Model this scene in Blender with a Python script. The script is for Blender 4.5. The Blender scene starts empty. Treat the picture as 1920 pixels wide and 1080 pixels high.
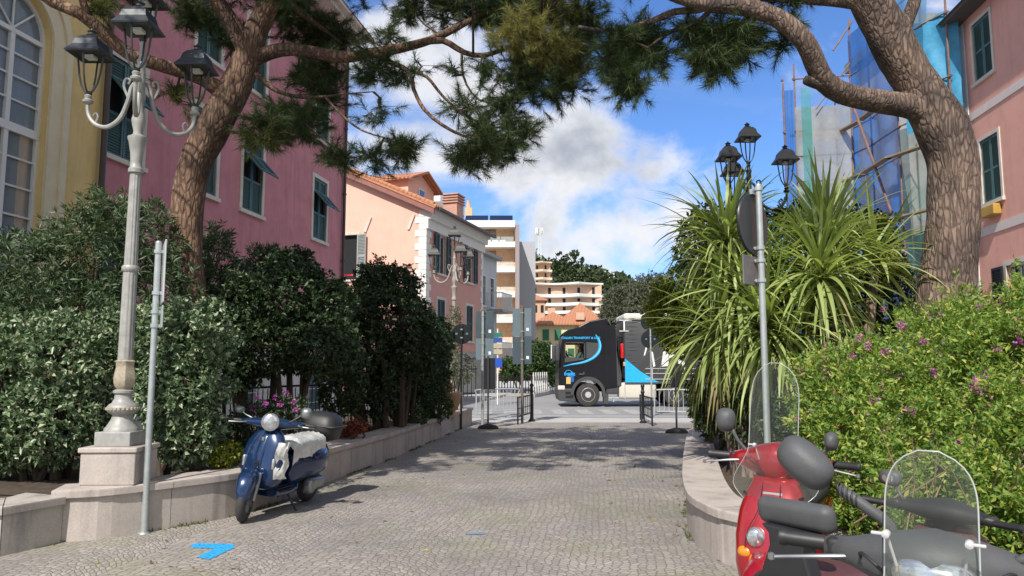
import bpy, bmesh, math, random
import numpy as np
from mathutils import Vector, Matrix
from math import sin, cos, tan, pi, radians as R, atan2, sqrt

S = bpy.context.scene
C = S.collection
# ------------------------------------------------------------------ camera
TH = R(6.1); F = 1400.0; H = 1.6
cam = bpy.data.cameras.new("camera"); co = bpy.data.objects.new("camera", cam); C.objects.link(co)
co.location = (0, 0, H); co.rotation_euler = (pi/2 + TH, 0, 0)
cam.sensor_width = 36; cam.lens = 36*F/1920; cam.clip_end = 4000; cam.clip_start = 0.05
S.camera = co
# ------------------------------------------------------------------ light
SUN_AZ = R(20); SUN_EL = R(46)          # sun stands behind-left of the camera
sd = Vector((-sin(SUN_AZ)*cos(SUN_EL), -cos(SUN_AZ)*cos(SUN_EL), sin(SUN_EL)))
sun = bpy.data.lights.new("sun", 'SUN'); sun.energy = 4.9; sun.angle = R(0.5); sun.color = (1, 0.95, 0.87)
so = bpy.data.objects.new("sun", sun); C.objects.link(so)
so.rotation_euler = sd.to_track_quat('Z', 'Y').to_euler()
S.view_settings.view_transform = 'Standard'; S.view_settings.look = 'None'
S.view_settings.exposure = 0.18; S.view_settings.gamma = 1

W = bpy.data.worlds.new("World"); S.world = W; W.use_nodes = True
nt = W.node_tree; N = nt.nodes; Lk = nt.links
for n in list(N): N.remove(n)
def nd(t, **k):
    n = N.new(t)
    for a, b in k.items(): setattr(n, a, b)
    return n
out = nd('ShaderNodeOutputWorld'); bg = nd('ShaderNodeBackground'); bg.inputs[1].default_value = 0.118
sky = nd('ShaderNodeTexSky', sky_type='NISHITA'); sky.sun_disc = False
sky.sun_elevation = SUN_EL; sky.sun_rotation = atan2(sd.x, sd.y)
sky.altitude = 50; sky.air_density = 1.0; sky.dust_density = 0.4; sky.ozone_density = 2.2
tc = nd('ShaderNodeTexCoord')
def wm(op, a, b=None, c=None, clamp=False):
    n = nd('ShaderNodeMath', operation=op); n.use_clamp = clamp
    for i, v in enumerate((a, b, c)):
        if v is None: continue
        if isinstance(v, (int, float)): n.inputs[i].default_value = v
        else: Lk.new(v, n.inputs[i])
    return n.outputs[0]
def raydir(px, py):
    u = (px-960)/F; v = (540-py)/F
    return Vector((u, cos(TH)-v*sin(TH), sin(TH)+v*cos(TH))).normalized()
def wnoise(scale, detail, rough, off=(0, 0, 0), sc=(1, 1, 1), dist=0.0):
    mp = nd('ShaderNodeMapping'); mp.inputs['Location'].default_value = off; mp.inputs['Scale'].default_value = sc
    Lk.new(tc.outputs['Generated'], mp.inputs[0])
    n = nd('ShaderNodeTexNoise'); n.inputs['Scale'].default_value = scale; n.inputs['Detail'].default_value = detail
    n.inputs['Roughness'].default_value = rough; n.inputs['Distortion'].default_value = dist
    Lk.new(mp.outputs[0], n.inputs['Vector']); return n.outputs[0]
# cumulus banks: soft mounds in sky directions, broken up by noise
bumps = [(800, 130, .17, .55), (700, 60, .12, .4), (860, 210, .09, .3), (1100, 280, .095, .6), (1215, 300, .07, .42), (1000, 300, .10, .45),
         (760, 270, .09, .35), (1180, 440, .10, .55), (1050, 400, .09, .35), (1290, 420, .08, .5), (1120, 500, .10, .5),
         (900, 400, .07, .3), (1560, 60, .07, .15), (1330, 180, .05, .12), ]
dens = None
bumps += [(Vector(v).normalized(), 0, r_, a_) for v, r_, a_ in (((1, .1, .35), .55, 1.0), ((1, -.8, .5), .6, 1.0), ((0, -1, .4), .6, 1.0), ((-1, -.3, .4), .5, .9), ((.1, -.2, 1), .45, .8), ((-.9, .35, .5), .3, .6), ((.5, -.2, 1), .4, .8))]  # large cloud banks added outside the view to make the ambient light neutral
for (px, py, r, a) in bumps:
    d = px if not isinstance(px, (int, float)) else raydir(px, py)
    vm = nd('ShaderNodeVectorMath', operation='DISTANCE'); Lk.new(tc.outputs['Generated'], vm.inputs[0]); vm.inputs[1].default_value = d
    q = wm('DIVIDE', vm.outputs['Value'], r); q = wm('MULTIPLY', q, q); q = wm('MULTIPLY', q, -1.0); g = wm('POWER', 2.718, q)
    g = wm('MULTIPLY', g, a); dens = g if dens is None else wm('MAXIMUM', dens, g)
nz = wnoise(5.5, 9, 0.58, (3.1, .4, 1.7), (1, 1, 1.6), .25)
cov = wm('ADD', dens, wm('MULTIPLY', wm('SUBTRACT', nz, 0.5), 1.5))
mr = nd('ShaderNodeMapRange', interpolation_type='SMOOTHSTEP'); Lk.new(cov, mr.inputs[0]); mr.inputs[1].default_value = .16; mr.inputs[2].default_value = .5
thin = nd('ShaderNodeMapRange', interpolation_type='SMOOTHSTEP'); Lk.new(wnoise(2.2, 6, .6, (8, 2, 1), (1, 1, 2.5), .5), thin.inputs[0])
thin.inputs[1].default_value = .48; thin.inputs[2].default_value = .8; thin.inputs[4].default_value = .35
mask = wm('MAXIMUM', mr.outputs[0], thin.outputs[0])
# cloud brightness: thick cores go grey-blue, fringes white
sh = nd('ShaderNodeMapRange', interpolation_type='SMOOTHSTEP'); Lk.new(wm('ADD', cov, wm('MULTIPLY', wm('SUBTRACT', wnoise(7, 6, .6, (5, 9, 2.35)), .5), 1.5)), sh.inputs[0])
sh.inputs[1].default_value = .35; sh.inputs[2].default_value = 1.05
cm = nd('ShaderNodeMix', data_type='RGBA'); Lk.new(sh.outputs[0], cm.inputs[0]); cm.inputs[6].default_value = (6.9, 7.0, 7.3, 1); cm.inputs[7].default_value = (3.3, 3.6, 4.2, 1)
tint = nd('ShaderNodeMix', data_type='RGBA', blend_type='MULTIPLY'); tint.inputs[0].default_value = 1
Lk.new(sky.outputs[0], tint.inputs[6]); tint.inputs[7].default_value = (.72, 1.0, 1.42, 1)
mx = nd('ShaderNodeMix', data_type='RGBA'); Lk.new(mask, mx.inputs[0]); Lk.new(tint.outputs[2], mx.inputs[6]); Lk.new(cm.outputs[2], mx.inputs[7])
Lk.new(mx.outputs[2], bg.inputs[0]); Lk.new(bg.outputs[0], out.inputs[0])

# ------------------------------------------------------------------ pixel -> place
def at(px, py, D):
    u = (px-960)/F; v = (540-py)/F; s = D/(cos(TH)-v*sin(TH))
    return Vector((u*s, D, H+(sin(TH)+v*cos(TH))*s))
def gp(px, py, z=0.0):
    u = (px-960)/F; v = (540-py)/F; s = (z-H)/(sin(TH)+v*cos(TH))
    return Vector((u*s, (cos(TH)-v*sin(TH))*s, z))

# ------------------------------------------------------------------ materials
MATS = {}
class NT:
    def __init__(s, name):
        s.m = bpy.data.materials.new(name); s.m.use_nodes = True; s.t = s.m.node_tree; s.b = s.t.nodes['Principled BSDF']
        s.o = s.t.nodes['Material Output']; s.tc = s.t.nodes.new('ShaderNodeTexCoord')
    def n(s, t, **k):
        x = s.t.nodes.new(t)
        for a, b in k.items(): setattr(x, a, b)
        return x
    def l(s, a, b): s.t.links.new(a, b)
    def math(s, op, a, b=None, clamp=False):
        n = s.n('ShaderNodeMath', operation=op); n.use_clamp = clamp
        for i, v in enumerate((a, b)):
            if v is None: continue
            if isinstance(v, (int, float)): n.inputs[i].default_value = v
            else: s.l(v, n.inputs[i])
        return n.outputs[0]
    def map(s, sc=(1, 1, 1), src='Object', loc=(0, 0, 0)):
        mp = s.n('ShaderNodeMapping'); mp.inputs['Scale'].default_value = sc; mp.inputs['Location'].default_value = loc
        s.l(s.tc.outputs[src], mp.inputs[0]); return mp.outputs[0]
    def noise(s, scale, detail=6, rough=.6, vec=None, dist=0):
        n = s.n('ShaderNodeTexNoise'); n.inputs['Scale'].default_value = scale; n.inputs['Detail'].default_value = detail
        n.inputs['Roughness'].default_value = rough; n.inputs['Distortion'].default_value = dist
        s.l(vec if vec is not None else s.tc.outputs['Object'], n.inputs['Vector']); return n.outputs[0]
    def ramp(s, fac, stops):
        r = s.n('ShaderNodeValToRGB'); s.l(fac, r.inputs[0]); e = r.color_ramp.elements
        while len(e) > 1: e.remove(e[-1])
        e[0].position = stops[0][0]; c = stops[0][1]; e[0].color = tuple(c)+(1,) if len(c) == 3 else c
        for p, c in stops[1:]:
            x = e.new(p); x.color = tuple(c)+(1,)
        return r.outputs[0]
    def mix(s, fac, a, b, bt='MIX'):
        m = s.n('ShaderNodeMix', data_type='RGBA', blend_type=bt)
        for i, v in ((0, fac), (6, a), (7, b)):
            if isinstance(v, (int, float)): m.inputs[i].default_value = v
            elif isinstance(v, tuple): m.inputs[i].default_value = v if len(v) == 4 else v+(1,)
            else: s.l(v, m.inputs[i])
        return m.outputs[2]
    def bump(s, h, strength=.3, dist=.01):
        b = s.n('ShaderNodeBump'); b.inputs['Strength'].default_value = strength; b.inputs['Distance'].default_value = dist
        s.l(h, b.inputs['Height']); s.l(b.outputs[0], s.b.inputs['Normal'])
def mat(name, col, rough=.7, var=.15, scale=4, bump=.0, bscale=60, metal=0, spec=None, coat=0, streak=0, dirt=0):
    if name in MATS: return MATS[name]
    k = NT(name); b = k.b
    b.inputs['Roughness'].default_value = rough; b.inputs['Metallic'].default_value = metal
    if spec is not None: b.inputs['Specular IOR Level'].default_value = spec
    if coat: b.inputs['Coat Weight'].default_value = coat; b.inputs['Coat Roughness'].default_value = .06
    base = tuple(col)
    lo = tuple(c*(1-var) for c in base); hi = tuple(min(1, c*(1+var*.8)) for c in base)
    c = k.ramp(k.noise(scale, 7, .62), [(.3, lo), (.7, hi)])
    if streak:
        st = k.noise(1, 6, .6, k.map((6, 6, .35))); m = k.ramp(st, [(.5, (1, 1, 1)), (.8, (1-streak,)*3)])
        c = k.mix(1.0, c, m, 'MULTIPLY')
    if dirt:
        dn = k.noise(1.3, 9, .7); m = k.ramp(dn, [(.45, (1, 1, 1)), (.75, (1-dirt,)*3)])
        c = k.mix(1.0, c, m, 'MULTIPLY')
    k.l(c, b.inputs['Base Color'])
    if bump: k.bump(k.noise(bscale, 5, .6), bump, .01)
    MATS[name] = k.m; return k.m
def leafmat(name, c1, c2, c3=None, rough=.45, trans=.25, tcol=None):
    k = NT(name); g = k.n('ShaderNodeNewGeometry')
    st = [(0, c1), (.6, c2)] + ([(1, c3)] if c3 else [])
    c = k.ramp(g.outputs['Random Per Island'], st)
    k.l(c, k.b.inputs['Base Color']); k.b.inputs['Roughness'].default_value = rough
    k.b.inputs['Specular IOR Level'].default_value = .35
    t = k.n('ShaderNodeBsdfTranslucent'); k.l(k.mix(1.0, c, tcol or (1.6, 1.7, .7), 'MULTIPLY'), t.inputs[0])
    ms = k.n('ShaderNodeMixShader'); ms.inputs[0].default_value = trans
    k.l(k.b.outputs[0], ms.inputs[1]); k.l(t.outputs[0], ms.inputs[2]); k.l(ms.outputs[0], k.o.inputs[0])
    MATS[name] = k.m; return k.m
def glassmat(name, col=(.02, .03, .035), rough=.03):
    k = NT(name); k.b.inputs['Base Color'].default_value = tuple(col)+(1,); k.b.inputs['Roughness'].default_value = rough
    k.b.inputs['Specular IOR Level'].default_value = .9; k.b.inputs['Coat Weight'].default_value = .5; k.b.inputs['Coat Roughness'].default_value = .02
    MATS[name] = k.m; return k.m
def clearmat(name, tint, alpha, rough=.05):
    k = NT(name); k.b.inputs['Base Color'].default_value = tuple(tint)+(1,); k.b.inputs['Roughness'].default_value = rough
    tr = k.n('ShaderNodeBsdfTransparent'); tr.inputs[0].default_value = (.97, .98, .97, 1)
    ms = k.n('ShaderNodeMixShader'); fr = k.n('ShaderNodeLayerWeight'); fr.inputs[0].default_value = .25
    f = k.math('ADD', k.math('MULTIPLY', fr.outputs['Facing'], .30), alpha, True)
    k.l(f, ms.inputs[0]); k.l(tr.outputs[0], ms.inputs[1]); k.l(k.b.outputs[0], ms.inputs[2]); k.l(ms.outputs[0], k.o.inputs[0])
    MATS[name] = k.m; return k.m
def netmat(name, col, alpha):
    k = NT(name); c = k.ramp(k.noise(2.2, 6, .6), [(.3, tuple(x*.75 for x in col)), (.7, col)])
    k.l(c, k.b.inputs['Base Color']); k.b.inputs['Roughness'].default_value = .6
    tr = k.n('ShaderNodeBsdfTransparent'); t = k.n('ShaderNodeBsdfTranslucent'); k.l(c, t.inputs[0])
    m1 = k.n('ShaderNodeMixShader'); m1.inputs[0].default_value = .45; k.l(k.b.outputs[0], m1.inputs[1]); k.l(t.outputs[0], m1.inputs[2])
    m2 = k.n('ShaderNodeMixShader')
    f = k.math('ADD', k.math('MULTIPLY', k.math('SUBTRACT', k.noise(1.1, 5, .6), .5), .5), alpha, True)
    k.l(f, m2.inputs[0]); k.l(tr.outputs[0], m2.inputs[1]); k.l(m1.outputs[0], m2.inputs[2]); k.l(m2.outputs[0], k.o.inputs[0])
    MATS[name] = k.m; return k.m
def barkmat(name, dark, mid, light, sc=9):
    k = NT(name); v = k.map((1, 1, .25)); wob = k.noise(3, 4, .6, v)
    vm = k.n('ShaderNodeVectorMath', operation='MULTIPLY_ADD'); k.l(k.n('ShaderNodeTexNoise').outputs['Color'], vm.inputs[0]); vm.inputs[1].default_value = (.12,)*3; k.l(v, vm.inputs[2])
    vo = k.n('ShaderNodeTexVoronoi', feature='DISTANCE_TO_EDGE'); vo.inputs['Scale'].default_value = sc; k.l(vm.outputs[0], vo.inputs['Vector'])
    vc = k.n('ShaderNodeTexVoronoi'); vc.inputs['Scale'].default_value = sc; k.l(vm.outputs[0], vc.inputs['Vector'])
    crack = k.ramp(k.math('ADD', vo.outputs['Distance'], k.math('MULTIPLY', k.math('SUBTRACT', k.noise(9, 6, .7, v), .5), .5)), [(0, (.38,)*3), (.24, (1, 1, 1))])
    fine = k.noise(14, 8, .7, v)
    pc = k.ramp(k.math('ADD', k.math('MULTIPLY', vc.outputs['Color'], .55), k.math('MULTIPLY', fine, .5)), [(.3, mid), (.62, light), (.8, mid)])
    c = k.mix(crack, dark, pc); c = k.mix(1.0, c, k.ramp(k.noise(1.6, 6, .6), [(.38, (.42, .42, .45)), (.6, (1.08, 1.02, .97))]), 'MULTIPLY'); k.l(c, k.b.inputs['Base Color']); k.b.inputs['Roughness'].default_value = .9
    h = k.math('ADD', crack, k.math('MULTIPLY', fine, .8)); k.bump(h, .9, .03)
    MATS[name] = k.m; return k.m

def cobblemat():
    k = NT('cobble stone'); g = k.tc.outputs['Object']; sx = k.n('ShaderNodeSeparateXYZ')
    rot = k.n('ShaderNodeMapping'); rot.inputs['Rotation'].default_value = (0, 0, R(7)); k.l(g, rot.inputs[0]); k.l(rot.outputs[0], sx.inputs[0])
    X, Y = sx.outputs[0], sx.outputs[1]
    X = k.math('ADD', X, k.math('MULTIPLY', k.noise(.5, 2, .5), .3))
    fan = k.math('FRACT', k.math('DIVIDE', X, 1.25)); f2 = k.math('SUBTRACT', k.math('MULTIPLY', fan, 2), 1)
    arc = k.math('MULTIPLY', k.math('SUBTRACT', 1, k.math('MULTIPLY', f2, f2)), .42)
    Yc = k.math('SUBTRACT', Y, arc)
    cv = k.n('ShaderNodeCombineXYZ'); k.l(k.math('DIVIDE', X, .068), cv.inputs[0]); k.l(k.math('DIVIDE', Yc, .064), cv.inputs[1])
    vo = k.n('ShaderNodeTexVoronoi', feature='DISTANCE_TO_EDGE', voronoi_dimensions='2D'); vo.inputs['Scale'].default_value = 1; vo.inputs['Randomness'].default_value = .62; k.l(cv.outputs[0], vo.inputs['Vector'])
    vc = k.n('ShaderNodeTexVoronoi', voronoi_dimensions='2D'); vc.inputs['Scale'].default_value = 1; vc.inputs['Randomness'].default_value = .62; k.l(cv.outputs[0], vc.inputs['Vector'])
    joint = k.ramp(vo.outputs['Distance'], [(.015, (0, 0, 0)), (.12, (1, 1, 1))])
    sc = k.n('ShaderNodeSeparateColor'); k.l(vc.outputs['Color'], sc.inputs[0])
    stone = k.ramp(sc.outputs[0], [(0, (.25, .23, .217)), (.5, (.305, .283, .265)), (.85, (.365, .338, .315)), (1, (.28, .27, .263))])
    stone = k.mix(k.math('MULTIPLY', k.noise(45, 4, .6), .35), stone, (.33, .31, .285))
    big = k.ramp(k.noise(.45, 7, .65), [(.35, (.70, .69, .67)), (.65, (1.14, 1.1, 1.06))]); stone = k.mix(1.0, stone, big, 'MULTIPLY')
    # moss in the joints, stronger near the foot of the left wall and in patches
    moss = k.ramp(k.noise(.7, 6, .6, k.map((1, 1, 1), loc=(4, 2, 0))), [(.5, (0, 0, 0)), (.68, (1, 1, 1))])
    jc = k.mix(moss, (.15, .135, .12), (.14, .155, .055))
    mz = k.math('MULTIPLY', moss, .22); stone = k.mix(mz, stone, (.22, .23, .11))
    c = k.mix(joint, jc, stone); k.l(c, k.b.inputs['Base Color']); k.b.inputs['Roughness'].default_value = .82
    rnd = k.ramp(vo.outputs['Distance'], [(0, (0, 0, 0)), (.12, (.75,)*3), (.35, (1, 1, 1))])
    h = k.math('ADD', rnd, k.math('MULTIPLY', k.noise(35, 5, .7), .35)); h = k.math('ADD', h, k.math('MULTIPLY', sc.outputs[1], .5)); k.bump(h, .55, .010)
    return k.m
def asphalt():
    k = NT('asphalt'); c = k.ramp(k.noise(120, 4, .7), [(.3, (.21, .21, .21)), (.7, (.31, .31, .305))])
    c = k.mix(1.0, c, k.ramp(k.noise(.25, 6, .6), [(.3, (.82,)*3), (.7, (1.1,)*3)]), 'MULTIPLY')
    k.l(c, k.b.inputs['Base Color']); k.b.inputs['Roughness'].default_value = .85; k.bump(k.noise(150, 3, .7), .3, .005); return k.m
def stonemat(name, base, stain=.35):
    k = NT(name); c = k.ramp(k.noise(60, 5, .8), [(.3, tuple(x*.78 for x in base)), (.7, tuple(x*1.12 for x in base))])
    c = k.mix(1.0, c, k.ramp(k.noise(1.7, 8, .65), [(.35, (1.05,)*3), (.7, (1-stain*.6,)*3)]), 'MULTIPLY')
    c = k.mix(1.0, c, k.ramp(k.noise(1, 6, .6, k.map((5, 5, .5))), [(.5, (1, 1, 1)), (.72, (1-stain, 1-stain, 1-stain*.9))]), 'MULTIPLY')
    k.l(c, k.b.inputs['Base Color']); k.b.inputs['Roughness'].default_value = .85; k.bump(k.noise(90, 5, .7), .25, .004)
    MATS[name] = k.m; return k.m
def tilemat(name, along='X', c1=(.42, .17, .09), c2=(.60, .28, .16)):
    k = NT(name); sx = k.n('ShaderNodeSeparateXYZ'); k.l(k.tc.outputs['Object'], sx.inputs[0])
    a = sx.outputs[0 if along == 'X' else 1]; b = sx.outputs[1 if along == 'X' else 0]
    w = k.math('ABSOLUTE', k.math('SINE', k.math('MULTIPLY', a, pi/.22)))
    row = k.math('FRACT', k.math('DIVIDE', b, .32))
    h = k.math('ADD', w, k.math('MULTIPLY', row, .5))
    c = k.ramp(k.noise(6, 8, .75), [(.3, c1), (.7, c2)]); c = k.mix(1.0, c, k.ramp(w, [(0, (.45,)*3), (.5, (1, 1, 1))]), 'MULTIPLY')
    k.l(c, k.b.inputs['Base Color']); k.b.inputs['Roughness'].default_value = .9; k.bump(h, 1, .08); MATS[name] = k.m; return k.m

# ------------------------------------------------------------------ mesh builder
class MB:
    def __init__(s): s.v = []; s.f = []; s.mi = []; s.M = Matrix.Identity(4); s.m = 0
    def add(s, vs, fs):
        o = len(s.v); M = s.M
        s.v += [tuple(M @ Vector(v)) for v in vs]; s.f += [tuple(i+o for i in f) for f in fs]; s.mi += [s.m]*len(fs); return s
    def box(s, x0, x1, y0, y1, z0, z1):
        vs = [(x, y, z) for z in (z0, z1) for y in (y0, y1) for x in (x0, x1)]
        return s.add(vs, [(0, 2, 3, 1), (4, 5, 7, 6), (0, 1, 5, 4), (2, 6, 7, 3), (0, 4, 6, 2), (1, 3, 7, 5)])
    def cbox(s, c, sz, rz=0, ry=0, rx=0):
        M = s.M; s.M = M @ Matrix.Translation(c) @ Matrix.Rotation(rz, 4, 'Z') @ Matrix.Rotation(ry, 4, 'Y') @ Matrix.Rotation(rx, 4, 'X')
        s.box(-sz[0]/2, sz[0]/2, -sz[1]/2, sz[1]/2, -sz[2]/2, sz[2]/2); s.M = M; return s
    def rbox(s, c, sz, r=.02, rz=0, ry=0, rx=0, seg=3):
        # rounded box: rounded-rectangle rings lofted along z
        M = s.M; s.M = M @ Matrix.Translation(c) @ Matrix.Rotation(rz, 4, 'Z') @ Matrix.Rotation(ry, 4, 'Y') @ Matrix.Rotation(rx, 4, 'X')
        hx, hy, hz = sz[0]/2, sz[1]/2, sz[2]/2; r = min(r, hx*.99, hy*.99, hz*.99); rings = []
        prof = [(sin(a), cos(a)) for a in [pi/2*i/seg for i in range(seg+1)]]
        zs = [(-hz+r-r*p[1], r-r*p[0]) for p in prof] + [(hz-r+r*p[0], r-r*p[1]) for p in prof]
        for z, ins in zs:
            ring = []
            rr = max(r-ins, .0005)
            for qx, qy, a0 in ((1, 1, 0), (-1, 1, pi/2), (-1, -1, pi), (1, -1, 3*pi/2)):
                for i in range(seg+1):
                    a = a0+pi/2*i/seg; ring.append((qx*(hx-r)+rr*cos(a), qy*(hy-r)+rr*sin(a), z))
            rings.append(ring)
        s.rings(rings, True); s.M = M; return s
    def rings(s, rings, caps=True, closed=True):
        n = len(rings[0]); vs = [p for r in rings for p in r]; fs = []
        for k in range(len(rings)-1):
            for i in range(n if closed else n-1):
                j = (i+1) % n; fs.append((k*n+i, k*n+j, (k+1)*n+j, (k+1)*n+i))
        if caps: fs.append(tuple(range(n-1, -1, -1))); fs.append(tuple(range((len(rings)-1)*n, len(rings)*n)))
        return s.add(vs, fs)
    def tube(s, pts, rad, n=8, caps=True, wob=0, rng=None):
        pts = [Vector(p) for p in pts]; k = len(pts)
        if not hasattr(rad, '__len__'): rad = [rad]*k
        t0 = (pts[1]-pts[0]).normalized(); up = Vector((0, 0, 1)) if abs(t0.z) < .9 else Vector((1, 0, 0))
        nrm = t0.cross(up).normalized(); rings = []
        for i in range(k):
            t = (pts[min(i+1, k-1)]-pts[max(i-1, 0)]).normalized()
            nrm = (nrm-t*nrm.dot(t))
            if nrm.length < 1e-6: nrm = t.orthogonal()
            nrm.normalize(); bn = t.cross(nrm); ring = []
            for j in range(n):
                a = 2*pi*j/n; r = rad[i]
                if wob: r *= 1+wob*(sin(a*3+i*.5)*.4+sin(a*5-i*.9)*.3+(rng.random()-.5)*.5)
                ring.append(pts[i]+nrm*(r*cos(a))+bn*(r*sin(a)))
            rings.append(ring)
        return s.rings(rings, caps)
    def cyl(s, a, b, r, n=12): return s.tube([a, b], r, n)
    def lathe(s, prof, c=(0, 0, 0), n=20, sq=None, flute=0, axis='Z'):
        rings = []
        for z, r in prof:
            ring = []
            for j in range(n):
                a = 2*pi*j/n; q = r*(1-flute*(.5+.5*cos(j*pi))) if flute else r
                if axis == 'Z': ring.append((c[0]+q*cos(a), c[1]+q*sin(a), c[2]+z))
                elif axis == 'Y': ring.append((c[0]+q*cos(a), c[1]+z, c[2]-q*sin(a)))
                else: ring.append((c[0]+z, c[1]+q*cos(a), c[2]+q*sin(a)))
            rings.append(ring)
        return s.rings(rings, True)
    def loft(s, secs, axis='X', n=20, e=2.4):
        # secs: (pos, ca, cb, ra, rb)  ring in the two other axes, superellipse exponent e
        rings = []
        for (p, ca, cb, ra, rb, *ee) in secs:
            ex = ee[0] if ee else e; ring = []
            for j in range(n):
                a = 2*pi*j/n; c_, s_ = cos(a), sin(a)
                A = ca+ra*math.copysign(abs(c_)**(2/ex), c_); B = cb+rb*math.copysign(abs(s_)**(2/ex), s_)
                ring.append((p, A, B) if axis == 'X' else ((A, B, p) if axis == 'Z' else (A, p, B)))
            if axis == 'Y': ring.reverse()
            rings.append(ring)
        return s.rings(rings, True)
    def prism(s, poly, y0, y1, axis='Y'):
        # polygon in (x,z) extruded along y  (axis Y) | (x,y) along z (axis Z) | (y,z) along x (axis X)
        n = len(poly); f = {'Y': lambda p, t: (p[0], t, p[1]), 'Z': lambda p, t: (p[0], p[1], t), 'X': lambda p, t: (t, p[0], p[1])}[axis]
        vs = [f(p, y0) for p in poly]+[f(p, y1) for p in poly]
        fs = [tuple(range(n)), tuple(range(2*n-1, n-1, -1))]+[(i, i+n, (i+1) % n+n, (i+1) % n) for i in range(n)]
        return s.add(vs, fs)
    def quad(s, a, b, c, d): return s.add([a, b, c, d], [(0, 1, 2, 3)])
    def torus(s, c, R_, r, axis='Y', n=28, m=10, sq=1.0):
        rings = []
        for i in range(n):
            a = 2*pi*i/n; ring = []
            for j in range(m):
                b = 2*pi*j/m; rr = R_+r*cos(b); w = r*sq*sin(b)
                ring.append((c[0]+rr*cos(a), c[1]+w, c[2]+rr*sin(a)))
            rings.append(ring)
        rings.append(rings[0]); return s.rings(rings, False)
    def build(s, name, mats, parent=None, smooth=False, recalc=True, bevel=0, auto=None):
        me = bpy.data.meshes.new(name); me.from_pydata(s.v, [], s.f)
        if not isinstance(mats, (list, tuple)): mats = [mats]
        for m in mats: me.materials.append(m)
        if len(mats) > 1: me.polygons.foreach_set('material_index', s.mi)
        if recalc:
            bm = bmesh.new(); bm.from_mesh(me); bmesh.ops.recalc_face_normals(bm, faces=bm.faces); bm.to_mesh(me); bm.free()
        if smooth:
            me.polygons.foreach_set('use_smooth', [True]*len(me.polygons))
            if smooth != 'all': me.set_sharp_from_angle(angle=R(40))
        me.update(); o = bpy.data.objects.new(name, me); C.objects.link(o)
        if parent: o.parent = parent
        if bevel:
            b = o.modifiers.new('bevel', 'BEVEL'); b.width = bevel; b.segments = 2; b.limit_method = 'ANGLE'; b.angle_limit = R(40)
        return o
def crv(pts, step=.15):
    """Catmull-Rom through (Vector..., radius) list -> points, radii"""
    P = [Vector(p[:3]) for p in pts]; Rr = [p[3] for p in pts]; op, orr = [], []
    for i in range(len(P)-1):
        p0 = P[max(i-1, 0)]; p1 = P[i]; p2 = P[i+1]; p3 = P[min(i+2, len(P)-1)]
        n = max(2, int((p2-p1).length/step))
        for j in range(n):
            t = j/n; op.append(.5*((2*p1)+(p2-p0)*t+(2*p0-5*p1+4*p2-p3)*t*t+(3*p1-p0-3*p2+p3)*t**3)); orr.append(Rr[i]*(1-t)+Rr[i+1]*t)
    op.append(P[-1]); orr.append(Rr[-1]); return op, orr
def tag(o, label, cat, group=None, kind=None):
    if label: o['label'] = label
    if cat: o['category'] = cat
    if group: o['group'] = group
    if kind: o['kind'] = kind
    return o
def thing(name, label, cat, loc=(0, 0, 0), rz=0, group=None, rx=0, ry=0):
    o = bpy.data.objects.new(name, None); C.objects.link(o); o.empty_display_size = .2
    o.location = loc; o.rotation_euler = (rx, ry, rz); return tag(o, label, cat, group)
def copy_tree(o, parent=None):
    kids = [c for c in bpy.data.objects if c.parent == o]
    c = o.copy(); C.objects.link(c)
    if parent: c.parent = parent
    for k in kids: copy_tree(k, c)
    return c
def fast_mesh(name, V, Fi, mats, parent=None, smooth=False, mi=None):
    """V (n,3), Fi (m,k) uniform polygons"""
    V = np.asarray(V, dtype=np.float32); Fi = np.asarray(Fi, dtype=np.int32); m, k = Fi.shape
    me = bpy.data.meshes.new(name); me.vertices.add(len(V)); me.vertices.foreach_set('co', V.ravel())
    me.loops.add(m*k); me.loops.foreach_set('vertex_index', Fi.ravel()); me.polygons.add(m)
    me.polygons.foreach_set('loop_start', np.arange(0, m*k, k, dtype=np.int32)); me.polygons.foreach_set('loop_total', np.full(m, k, dtype=np.int32))
    if not isinstance(mats, (list, tuple)): mats = [mats]
    for x in mats: me.materials.append(x)
    if mi is not None: me.polygons.foreach_set('material_index', np.asarray(mi, dtype=np.int32))
    if smooth: me.polygons.foreach_set('use_smooth', np.ones(m, dtype=bool))
    me.update(calc_edges=True); o = bpy.data.objects.new(name, me); C.objects.link(o)
    if parent: o.parent = parent
    return o
def unit(a): return a/np.maximum(np.linalg.norm(a, axis=1, keepdims=True), 1e-9)
def leaf_arrays(P, Dr, L, Wd, rng, droop=0.0, fold=.25):
    """one folded diamond leaf (2 quads: base, side, tip, side) per point"""
    n = len(P); r = rng.normal(size=(n, 3)); side = unit(np.cross(Dr, r)); nr = np.cross(side, Dr)
    L = np.asarray(L).reshape(-1, 1); Wd = np.asarray(Wd).reshape(-1, 1)
    mid = P+Dr*L*.5+nr*L*.06; tip = P+Dr*L-nr*L*.02; tip[:, 2] -= (droop*L).ravel(); mid[:, 2] -= (droop*L*.25).ravel()
    a = mid+side*Wd*.5+nr*Wd*fold; b = mid-side*Wd*.5+nr*Wd*fold
    V = np.stack([P, a, tip, b, mid], axis=1).reshape(-1, 3); i = np.arange(n)*5
    Fi = np.concatenate([np.stack([i, i+1, i+2, i+4], 1), np.stack([i, i+4, i+2, i+3], 1)])
    return V, Fi
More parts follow.
